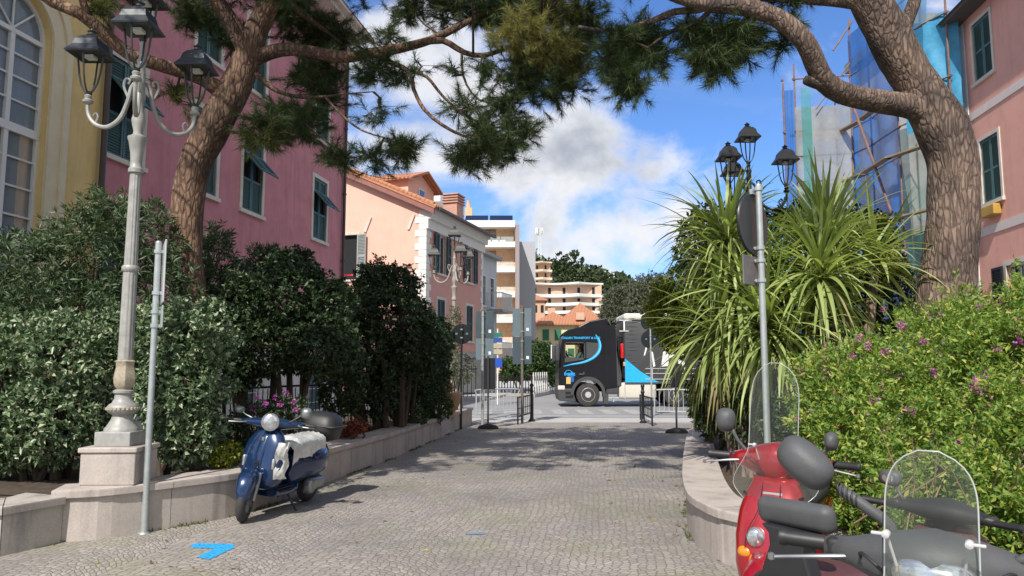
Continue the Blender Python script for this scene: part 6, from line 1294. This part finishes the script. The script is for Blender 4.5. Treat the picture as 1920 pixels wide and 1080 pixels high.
# ================================================================== SCOOTERS
M_blue = mat('metallic blue paint', (.007, .030, .095), .22, .08, 2, metal=.35, coat=1); M_redp = mat('metallic red paint', (.34, .007, .016), .25, .06, 2, metal=.25, coat=1); M_marn = mat('maroon plastic', (.09, .035, .04), .45, .1, 4)
M_blkp = mat('black plastic', (.022, .022, .024), .5, .15, 12); M_gryp = mat('dark grey plastic', (.075, .078, .082), .55, .12, 14, .15, 200); M_seat = mat('seat vinyl', (.02, .02, .022), .5, .1, 10, .1, 150); M_slv = mat('silver paint', (.30, .31, .32), .35, .08, 6, metal=.7)
M_lens = mat('clear lens', (.62, .64, .66), .16, .45, 26, coat=1, metal=.75); M_amb = mat('orange lens', (.85, .25, .01), .12, .08, 40, coat=1); M_scr = clearmat('windscreen plastic', (.35, .38, .35), .03, .05); M_bag = mat('clear plastic sheet', (.60, .60, .58), .25, .25, 9, .6, 12, coat=.6)
M_mirg = mat('mirror glass', (.7, .72, .74), .03, .02, metal=1); M_bolt = mat('pale bolt', (.5, .5, .5), .4); M_redl = mat('red lens', (.5, .01, .01), .2)
def wheel2(root, x, r, w, rz=0, rim=M_slv, name='front_wheel'):
    b = MB(); b.torus((0, 0, 0), r-w*.5, w*.5, sq=.92, n=40, m=14); b.M = Matrix.Identity(4)
    o = b.build(name, M_rub, root, 'all'); o.location = (x, 0, r); o.rotation_euler.z = rz
    b = MB(); b.lathe([(-.04, .03), (-.045, .05), (-.03, r-w*.95), (-.035, r-w*.8), (.035, r-w*.8), (.03, r-w*.95), (.045, .05), (.04, .03)], (0, 0, 0), 30, axis='Y')
    for k in range(5):
        a_ = 2*pi*k/5; b.cbox((cos(a_)*(r-w)*.55, 0, sin(a_)*(r-w)*.55), ((r-w)*.9, .10, .035), 0, -a_)
    b.build('rim', rim, o, 'sm'); return o
def mirror(root, p0, pts, c, sz, m, face=(-1, 0, 0), rot=(0, 0, 0), rad=.008):
    b = MB(); P, Rd = crv([(*p, rad) for p in pts], .03); b.tube(P, Rd, 10); o = b.build('mirror', m, root, 'all')
    b = MB(); b.loft([(-.028, 0, 0, sz[0]*.55, sz[1]*.55), (-.02, 0, 0, sz[0]*.93, sz[1]*.93), (0, 0, 0, sz[0], sz[1]), (.02, 0, 0, sz[0]*.92, sz[1]*.92), (.04, 0, 0, sz[0]*.7, sz[1]*.68), (.052, 0, 0, sz[0]*.35, sz[1]*.35)], 'X', 28, 2.6)
    h = b.build("mirror_shell", m, o, 'all'); h.location = c; h.rotation_euler = rot
    b = MB(); b.loft([(-.0295, 0, 0, sz[0]*.5, sz[1]*.5), (-.0285, 0, 0, sz[0]*.52, sz[1]*.52)], 'X', 28, 2.6); g_ = b.build('mirror_glass', M_mirg, h)
def scooter_blue(loc, heading):
    root = thing('scooter', 'blue retro scooter with a black top box and plastic-wrapped seat by the left wall', 'scooter', loc, heading, rx=R(-6))
    wheel2(root, .64, .222, .105, R(20)); wheel2(root, -.64, .222, .11, 0, name='rear_wheel')
    b = MB(); b.loft([(-.24, 0, .0, .05, .05), (-.20, 0, .02, .08, .08), (-.12, 0, .05, .094, .10), (-.0, 0, .07, .10, .115), (.10, 0, .045, .096, .11), (.17, 0, .0, .085, .10), (.215, 0, -.06, .06, .07), (.225, 0, -.09, .02, .03)], 'X', 24, 2.5)
    o = b.build('front_fender', M_blue, root, 'all'); o.location = (.62, 0, .38); o.rotation_euler.z = R(20)
    b = MB()     # leg shield: broad, bulging, tapering up to the steering head
    b.loft([(.30, .33, 0, .10, .10), (.34, .36, 0, .135, .17), (.42, .385, 0, .125, .235), (.52, .395, 0, .11, .25), (.64, .39, 0, .098, .248), (.74, .375, 0, .09, .235), (.82, .355, 0, .085, .21), (.89, .335, 0, .075, .165), (.94, .32, 0, .06, .11), (.97, .31, 0, .045, .06)], 'Z', 36, 2.7); b.build('leg_shield', M_blue, root, 'all')
    b = MB(); b.loft([(.50, .485, 0, .025, .028), (.54, .49, 0, .032, .045), (.7, .465, 0, .03, .05), (.86, .405, 0, .025, .048), (.93, .37, 0, .02, .035)], 'Z', 20, 2.4); b.build('steering_cover', M_blue, root, 'all')
    b = MB()
    for k in range(4): b.cbox((.524-.0*k, 0, .565+k*.018), (.012, .055-.01*abs(k-1.5), .007))
    b.build('horn_grille', M_dark, root); b = MB(); b.rbox((.45, 0, .845), (.01, .035, .04), .003); b.build('badge', M_slv, root)
    for s_ in (1, -1):
        b = MB(); b.rbox((.475, s_*.175, .60), (.05, .035, .12), .015, rz=s_*R(28)); b.build('indicator', M_lens, root, 'sm')
    b = MB(); b.loft([(-.18, 0, .28, .13, .06), (-.10, 0, .255, .17, .035), (.1, 0, .25, .19, .03), (.3, 0, .26, .20, .035), (.36, 0, .28, .19, .05)], 'X', 24, 3.4); b.build('floorboard', M_blue, root, 'sm')
    b = MB()
    for y in (-.12, -.06, 0, .06, .12): b.rbox((.08, y, .292), (.36, .018, .012), .004)
    b.build('floor_mat', M_blkp, root)
    b = MB(); b.loft([(-.86, 0, .52, .03, .06), (-.83, 0, .53, .10, .13), (-.76, 0, .53, .175, .185), (-.64, 0, .52, .225, .205), (-.50, 0, .51, .235, .205), (-.34, 0, .50, .20, .21), (-.20, 0, .49, .15, .22), (-.10, 0, .46, .12, .20), (-.06, 0, .42, .10, .15)], 'X', 32, 2.3); b.build('body', M_blue, root, 'all')
    b = MB(); b.rbox((-.88, 0, .50), (.03, .2, .14), .01); b.build('number_plate', M_wh, root); b = MB(); b.rbox((-.87, 0, .64), (.05, .13, .07), .02); b.build('tail_light', M_redl, root, 'sm')
    b = MB(); b.loft([(-.86, 0, .74, .07, .03), (-.80, 0, .755, .13, .045), (-.55, 0, .765, .145, .05), (-.3, 0, .745, .135, .05), (-.08, 0, .725, .10, .045), (-.02, 0, .70, .06, .03)], 'X', 24, 2.6); b.build('seat', M_seat, root, 'all')
    rg = random.Random(3); b = MB(); rings = []
    for k in range(22):      # crumpled clear plastic draped over the seat
        x = -.64+k*.034; row = []
        for j in range(26):
            a_ = pi*(j/25); yy = cos(a_)*(.17+.012*rg.random()); zz_ = .70+.125*sin(a_)**.6+.016*rg.random()-(.11 if j in (0, 25) else .07 if j in (1, 24) else 0); row.append((x+.01*rg.random(), yy, zz_-(.05 if k > 17 else 0)*(k-17)*.35))
        rings.append(row)
    b.rings(rings, False, False); b.build('seat_wrap', M_bag, root, 'sm', recalc=False)
    b = MB(); rings = []
    for k in range(13):      # wrap hanging on the side of the leg shield
        z = .44+k*.032; row = []
        for j in range(10):
            t = j/9; row.append((.475-.13*t+.02*rg.random()+.02*sin(k*.9), .19+.075*sin(t*1.6)+.016*rg.random(), z+.01*rg.random()))
        rings.append(row)
    b.rings(rings, False, False); b.build('plastic_wrap', M_bag, root, 'sm', recalc=False)
    b = MB(); b.loft([(0.725, -.84, 0, .10, .15), (0.745, -.84, 0, .165, .20), (0.865, -.84, 0, .195, .225), (0.900, -.84, 0, .20, .23), (0.915, -.84, 0, .196, .226), (1.005, -.84, 0, .17, .20), (1.055, -.84, 0, .10, .13), (1.065, -.84, 0, .03, .04)], 'Z', 36, 3.2); tb = b.build('top_box', M_blkp, root, 'all')
    b = MB(); b.rbox((-.84, 0, .905), (.405, .462, .010), .005); b.build('lid_seam', M_gryp, tb); b = MB(); b.cyl((-.65, .1, .72), (-.95, .1, .72), .012, 8); b.cyl((-.65, -.1, .72), (-.95, -.1, .72), .012, 8); b.build('rack', M_blkp, root)
    hb = MB(); hb.M = Matrix.Translation((.29, 0, 1.0)) @ Matrix.Rotation(R(20), 4, 'Z')
    M0 = hb.M.copy(); hb.loft([(-.34, 0, 0, .028, .024), (-.26, 0, 0, .05, .035), (-.12, .03, .0, .075, .055), (0, .05, .01, .10, .075), (.12, .03, .0, .075, .055), (.26, 0, 0, .05, .035), (.34, 0, 0, .028, .024)], 'Y', 24, 2.3)
    hs_ = hb.build('handlebar_cover', M_blue, root, 'all')
    def sub(nm, fn, m, sm='sm'):
        b = MB(); b.M = M0.copy(); fn(b); return b.build(nm, m, root, sm)
    o = sub('headlight', lambda b: b.lathe([(-.02, .085), (.03, .092), (.045, .09), (.05, .08), (.066, .05), (.07, .01)], (.12, 0, .03), 32, axis='X'), M_lens, 'all')
    sub('headlight_rim', lambda b: b.lathe([(.0, .088), (.03, .098), (.05, .095), (.05, .085)], (.12, 0, .03), 32, axis='X'), M_slv)
    for s_ in (1, -1):
        sub('grip', lambda b: b.lathe([(0, .018), (.02, .021), (.12, .02), (.135, .016)], (-.02, s_*.33 if s_ > 0 else -.465, 0), 14, axis='Y'), M_blkp)
        sub('brake_lever', lambda b: b.tube([(.03, s_*.26, .0), (.08, s_*.34, -.005), (.07, s_*.46, -.01)], [.008, .008, .007], 8), M_slv)
    mirror(root, None, [(.32, -.24, 1.03), (.32, -.34, 1.06), (.28, -.42, 1.09)], (.28, -.45, 1.10), (.055, .04), M_slv, rot=(0, 0, R(10)))
    mirror(root, None, [(.30, .20, 1.03), (.34, .30, 1.09), (.36, .40, 1.15)], (.36, .43, 1.16), (.06, .065), M_slv, rot=(0, 0, R(14)))
    b = MB(); b.rbox((-.50, .16, .26), (.34, .10, .15), .04); b.rbox((-.36, .17, .24), (.12, .12, .17), .04); b.lathe([(0, .06), (.03, .055), (.035, .02)], (-.38, .2, .26), 16, axis='Y'); b.build('engine_cover', M_slv, root, 'sm')
    b = MB(); b.tube([(-.35, -.17, .2), (-.55, -.2, .22), (-.85, -.2, .26)], [.03, .055, .05], 14); b.build('exhaust', M_gryp, root, 'sm')
    b = MB(); b.tube([(.0, .1, .22), (-.05, .22, .02), (-.03, .27, .01)], [.014, .012, .016], 8); b.tube([(-.15, -.1, .2), (-.22, -.14, .10)], [.012, .012], 8); b.build('stand', M_blkp, root)
    b = MB(); b.tube([(.60, .07, .22), (.52, .065, .50)], [.02, .022], 10); b.tube([(.66, -.07, .22), (.55, -.065, .45)], [.016, .02], 10); b.build('fork', M_slv, root)
    return root
f0 = gp(457, 978); r0_ = gp(572, 940); mid = (f0+r0_)/2; scooter_blue((mid.x, mid.y, 0), atan2(f0.y-r0_.y, f0.x-r0_.x))

def maxi(label, loc, heading, paint, parts, lean=0, s=1.0, backrest=False, screen=True, mirrors=(), lamps='twin', inner=M_blkp, yaw=0, badge=None, cowl=None, scr=(.20, .17, .62), mirsz=(.10, .075), ck=1.0, lensk=True, zt=1.0, er=.0022):
    root = thing('scooter', label, 'scooter', loc, heading, rx=lean); root.scale = (s, s, s*zt); cowl = cowl or paint
    wheel2(root, .68, .28, .10); wheel2(root, -.66, .26, .13, name='rear_wheel')
    b = MB(); b.loft([(-.30, 0, .0, .04, .02), (-.22, 0, .07, .065, .05), (0, 0, .13, .075, .065), (.18, 0, .08, .065, .055), (.30, 0, -.04, .03, .03)], 'X', 20, 2.4); o = b.build('front_fender', paint, root, 'all'); o.location = (.68, 0, .43)
    b = MB(); b.loft([(.32, .40, 0, .10, .11), (.40, .45, 0, .14, .155), (.52, .475, 0, .125, .178), (.66, .465, 0, .105, .183), (.78, .43, 0, .09, .172), (.87, .39, 0, .075, .15), (.925, .36, 0, .065, .12), (.95, .35, 0, .05, .12), (.955, .35, 0, .02, .05)], 'Z', 36, 3.0); b.build('leg_shield', paint, root, 'all')
    b = MB(); b.loft([(.36, .34, 0, .08, .18), (.6, .36, 0, .08, .20), (.85, .30, 0, .07, .175), (.92, .30, 0, .05, .14)], 'Z', 30, 3.2); b.build('inner_shield', inner, root, 'all')
    for s_ in (1, -1):
        if lamps == 'twin':
            b = MB(); b.loft([(.535, s_*.062, .665, .05, .056), (.580, s_*.062, .665, .046, .052), (.596, s_*.062, .667, .03, .035), (.600, s_*.062, .667, .008, .01)], 'X', 28, 2.0); b.build('headlight', M_lens, root, 'all')
        b = MB(); b.loft([(.50, s_*.115, .585, .05, .036), (.566, s_*.112, .583, .042, .032), (.583, s_*.110, .583, .02, .014)], 'X', 24, 2.2); b.build('indicator', M_amb, root, 'all')
        b = MB(); b.cbox((.435, s_*.13, .86), (.03, .05, .012), 0, 0, s_*R(25)); b.cbox((.445, s_*.12, .83), (.03, .04, .010), 0, 0, s_*R(25)); b.build('vent', M_dark, root)
    b = MB(); b.cbox((.455, 0, .875), (.012, .10, .016), 0, R(-20)); b.build('badge', M_slv, root)
    b = MB(); b.loft([(-.2, 0, .30, .14, .06), (.1, 0, .29, .19, .04), (.38, 0, .31, .20, .06)], 'X', 24, 3.2); b.build('floorboard', M_blkp, root, 'sm')
    b = MB(); b.loft([(-1.02, 0, .74, .03, .03), (-.95, 0, .71, .09, .07), (-.75, 0, .64, .15, .13), (-.5, 0, .56, .175, .18), (-.25, 0, .50, .16, .22), (-.12, 0, .44, .13, .18), (-.08, 0, .40, .10, .12)], 'X', 30, 2.6); b.build('body', paint, root, 'all')
    b = MB(); b.loft([(-.9, 0, .80, .08, .03), (-.8, 0, .83, .14, .045), (-.55, 0, .83, .155, .05), (-.42, 0, .78, .16, .05), (-.15, 0, .755, .13, .05), (-.06, 0, .73, .07, .03)], 'X', 26, 2.8); b.build('seat', inner if backrest else M_seat, root, 'all')
    b = MB(); b.rbox((-.45, .16, .28), (.5, .10, .18), .05); b.tube([(-.2, -.18, .25), (-.8, -.22, .34)], [.04, .06], 14); b.build('engine_cover', M_gryp, root, 'sm')
    b = MB(); b.rbox((-1.0, 0, .60), (.04, .18, .10), .02); b.build('tail_light', M_redl, root, 'sm')
    b = MB(); b.tube([(-.0, .12, .25), (-.1, .24, .01)], [.014, .013], 8); b.build('stand', M_blkp, root)
    b = MB(); b.tube([(.66, .07, .28), (.50, .06, .62)], [.022, .024], 10); b.tube([(.66, -.07, .28), (.50, -.06, .62)], [.022, .024], 10); b.build('fork', M_slv, root)
    M0 = Matrix.Translation((.27, 0, 1.03)) @ Matrix.Rotation(yaw, 4, 'Z')
    def sub(nm, fn, m, sm='sm', par=None):
        b = MB(); b.M = M0.copy(); fn(b); return b.build(nm, m, par or root, sm)
    if backrest:
        b = MB(); b.rbox((-.93, 0, 1.165), (.085, .37, .14), .045, ry=R(-8), rx=R(-3)); b.build('backrest', M_gryp, root, 'sm')
        b = MB(); b.rings([[(-1.0+dx, -w_, z), (-.92+dx, -w_, z), (-.92+dx, w_, z), (-1.0+dx, w_, z)] for z, w_, dx in ((.72, .15, .0), (.82, .14, .0), (.92, .11, .0), (1.0, .085, .0), (1.06, .09, .0), (1.10, .13, .0))]); b.build('backrest_bracket', M_blkp, root, bevel=.01)
        b = MB(); P, Rd = crv([(-.6, .2, .78, .013), (-.85, .22, .80, .013), (-1.03, .14, .80, .013), (-1.05, 0, .80, .013), (-1.03, -.14, .80, .013), (-.85, -.22, .80, .013), (-.6, -.2, .78, .013)], .04); b.tube(P, Rd, 10); b.build('grab_rail', M_blkp, root, 'all')
    sub('steering_stem', lambda b: b.loft([(-.12, .03, 0, .05, .06), (-.06, .03, 0, .045, .05), (0, .02, 0, .05, .06)], 'Z', 20, 2.2), cowl, 'all')
    sub('handlebar_cover', lambda b: b.loft([(-.27, -.02, .0, .03, .025), (-.2, .0, .0, .035, .032*ck), (-.1, .03, .0, .085, .058*ck), (0, .045, .0, .115, .075*ck), (.1, .03, .0, .085, .058*ck), (.2, .0, .0, .035, .032*ck), (.27, -.02, .0, .03, .025)], 'Y', 28, 2.4), cowl, 'all')
    if lensk: sub('headlight_lens', lambda b: b.loft([(.10, 0, -.005, .10, .045), (.145, 0, -.005, .085, .036), (.165, 0, -.005, .04, .018)], 'X', 28, 2.4), M_lens, 'all')
    for s_ in (1, -1):
        sub('grip', lambda b: b.lathe([(0, .017), (.01, .021), (.11, .0205), (.115, .024), (.13, .024), (.135, .012)] if s_ > 0 else [(0, .012), (.005, .024), (.02, .024), (.025, .0205), (.125, .021), (.135, .017)], (-.05, .27 if s_ > 0 else -.405, .0), 18, axis='Y'), M_blkp)
        sub('brake_lever', lambda b: (b.tube([(.02, s_*.2, -.01), (.05, s_*.27, -.015), (.045, s_*.36, -.03), (.05, s_*.395, -.035)], [.006, .0065, .005, .005], 8), b.lathe([(-.011, .003), (-.007, .010), (.007, .010), (.011, .003)], (.05, s_*.40, -.035), 10)), M_slv)
    for s_ in (1, -1):
        sub('cable', lambda b: b.tube(crv([(.03, s_*.17, -.02, .004), (.10, s_*.16, .02, .004), (.13, s_*.09, -.03, .004), (.10, s_*.05, -.11, .004)], .02)[0], .0045, 6), M_blkp, 'all')
        sub('switch_pod', lambda b: b.rbox((-.01, s_*.235, 0), (.055, .06, .06), .015), M_blkp)
        b = MB(); P, Rd = crv([(.475, s_*.045, .93, .0022), (.548, s_*.055, .80, .0022), (.575, s_*.10, .70, .0022), (.575, s_*.115, .60, .0022), (.56, s_*.10, .50, .0022)], .03); b.tube(P, Rd, 5); b.build('panel_seam', M_dark, root)
    for (side, pts, c, rot, sz, rd) in mirrors:
        if rd > .012:
            for q_ in range(5):
                p_ = Vector(pts[-1]).lerp(Vector(pts[-2]), q_*.16); sub('bellows', lambda b: b.torus(tuple(p_), rd, .003, n=16, m=6), M_blkp, 'all')
        P_ = [M0 @ Vector(p) for p in pts]; mirror(root, None, P_, M0 @ Vector(c), sz, M_gryp, rot=(rot[0], rot[1], rot[2]+yaw), rad=rd)
    if screen:
        w0, w1, h_ = scr
        def scrn(b):
            rings = []; n = 20; m_ = 28
            for j in range(m_+1):
                v = j/m_; z = -.20+(h_+.20)*v
                vv = min(1, max(0, (v-.10)/.30)); vv = vv*vv*(3-2*vv); wd = w0*(.72+.38*sin(pi/2*min(1, v/.12)))*(1-vv)+w1*vv
                if v > .70: wd = w1*max(.05, 1-((v-.70)/.30)**2.8)**.5
                row = []
                for i in range(n+1):
                    u = -1+2*i/n; y = u*wd; x = .21-.07*(y/w0)**2-.16*max(0, v-.2)**1.3+.02*v; row.append((x, y, z))
                rings.append(row)
            b.rings(rings, False, False)
            b.rings([[(p[0]+.004, p[1], p[2]) for p in r_] for r_ in rings], False, False)
            ed = [r_[0] for r_ in rings]+[rings[-1][k] for k in range(1, n)]+[r_[-1] for r_ in rings[::-1]]
            b.m = 1; b.tube([(p[0]+.002, p[1], p[2]) for p in ed], er, 6, False)
        b = MB(); b.M = M0.copy(); scrn(b); ws_ = b.build('windscreen', [M_scr, mat('screen edge', (.40, .43, .41), .2, .05, coat=1)], root, 'all', recalc=False)
        for s_ in (1, -1):
            sub('screen_bolt', lambda b: (b.lathe([(-.008, .003), (-.008, .010), (.010, .009), (.013, .003)], (.225, s_*.085, .10), 12, axis='X'), b.cyl((.18, s_*.07, .02), (.215, s_*.085, .10), .0035, 6), b.rbox((.226, s_*.10, .10), (.010, .035, .008), .003)), M_bolt, par=ws_)
    return root
# heights follow the photograph: red one 4.2 m away, the nearer one 2.6 m
maxi('glossy red scooter with a tall clear windscreen facing the camera by the right planter wall', (1.64, 4.62, 0), atan2(-.86, -.5), M_redp, None, lean=R(-2), ck=1.45, lensk=False, mirrors=[
    (-1, [(.02, -.16, .03), (.03, -.22, .10), (.03, -.25, .16)], (.03, -.285, .205), (0, 0, 0), (.055, .068), .010),
    (1, [(.02, .16, .03), (.03, .22, .06), (.03, .26, .10)], (.03, .27, .13), (0, 0, 0), (.035, .05), .009)], scr=(.20, .125, .535), s=1.04)
maxi('black scooter with a padded passenger backrest and maroon seat parked tail first between the others', (1.97, 3.82, 0), atan2(.55, .83), M_marn, None, backrest=True, screen=False, inner=M_marn, lean=R(2), zt=.84, cowl=M_blkp, mirrors=[(1, [(0, .2, .03), (.02, .25, .1)], (.02, .28, .15), (0, 0, 0), (.06, .05), .009)])
maxi('dark grey scooter with a clear windscreen nearest the camera in the bottom right corner', (1.28, 2.31, 0), atan2(-.83, -.56), M_gryp, None, lean=R(-1), s=1.05, cowl=M_gryp, ck=1.2, mirrors=[
    (-1, [(.03, -.10, .03), (.04, -.10, .085), (.05, -.15, .125), (.05, -.22, .17)], (.05, -.305, .23), (R(-38), 0, R(-10)), (.082, .054), .015),
    (1, [(.03, .16, .03), (.03, .24, .08), (.04, .30, .16)], (.04, .34, .22), (0, 0, 0), (.08, .06), .012)], scr=(.13, .10, .29))

# fallen needles and leaves on the cobbles
rng = np.random.default_rng(70); n = 520; P = np.stack([rng.uniform(-3.4, 2.2, n), rng.uniform(5.0, 20, n), np.full(n, .006)], 1)
keep = rng.random(n) < np.clip(.25+np.abs(P[:, 0]+.4)*.3, 0, 1); P = P[keep]; n = len(P); D = unit(np.stack([rng.normal(size=n), rng.normal(size=n), rng.uniform(.0, .25, n)], 1))
V_, F_ = leaf_arrays(P, D, rng.uniform(.03, .09, n), rng.uniform(.006, .03, n), rng, fold=.1); V_[:, 2] = np.maximum(V_[:, 2], .004)
tag(fast_mesh('leaf_litter', V_, F_, leafmat('fallen leaves', (.10, .055, .03), (.24, .15, .07), (.34, .26, .10), .8, .05)), 'scattered dry leaves and pine needles on the cobbles', 'leaf litter', kind='stuff')

# service cable strung between the raspberry house and the far roofs
pa, pb2 = at(652, 316, 28), at(785, 331, 36)
b = MB(); b.tube([pa.lerp(pb2, t/12)-Vector((0, 0, .25*sin(pi*t/12))) for t in range(13)], .014, 5)
o = b.build('cable', M_dark); tag(o, 'thin black cable strung from the raspberry house across the sky', 'cable')

# weeds along the foot of the planter walls
rng = np.random.default_rng(71); Pw = []
for path, cnt in ((LP, 900), (RP, 500)):
    A_ = np.array(path); i = rng.integers(0, len(A_)-1, cnt); t = rng.random((cnt, 1)); p = A_[i]*(1-t)+A_[i+1]*t; d = A_[i+1]-A_[i]; d = d/np.linalg.norm(d, axis=1, keepdims=True); nr = np.stack([d[:, 1], -d[:, 0]], 1)
    k = (np.sin(p[:, 0]*5.1+p[:, 1]*3.3)+np.sin(p[:, 1]*1.7)) > .2; p = (p+nr*rng.exponential(.025, (cnt, 1)))[k]; Pw.append(np.concatenate([p, np.full((len(p), 1), .0)], 1))
P = np.repeat(np.concatenate(Pw), 4, 0); n = len(P); D = unit(np.stack([rng.normal(size=n)*.6, rng.normal(size=n)*.6, rng.uniform(.3, 1, n)], 1)); V_, F_ = leaf_arrays(P, D, rng.uniform(.012, .055, n), rng.uniform(.004, .014, n), rng)
tag(fast_mesh('weeds', V_, F_, leafmat('weed leaves', (.05, .07, .02), (.10, .14, .04), (.18, .17, .08))), 'tiny weeds and moss along the foot of the planter walls', 'weeds', kind='stuff')
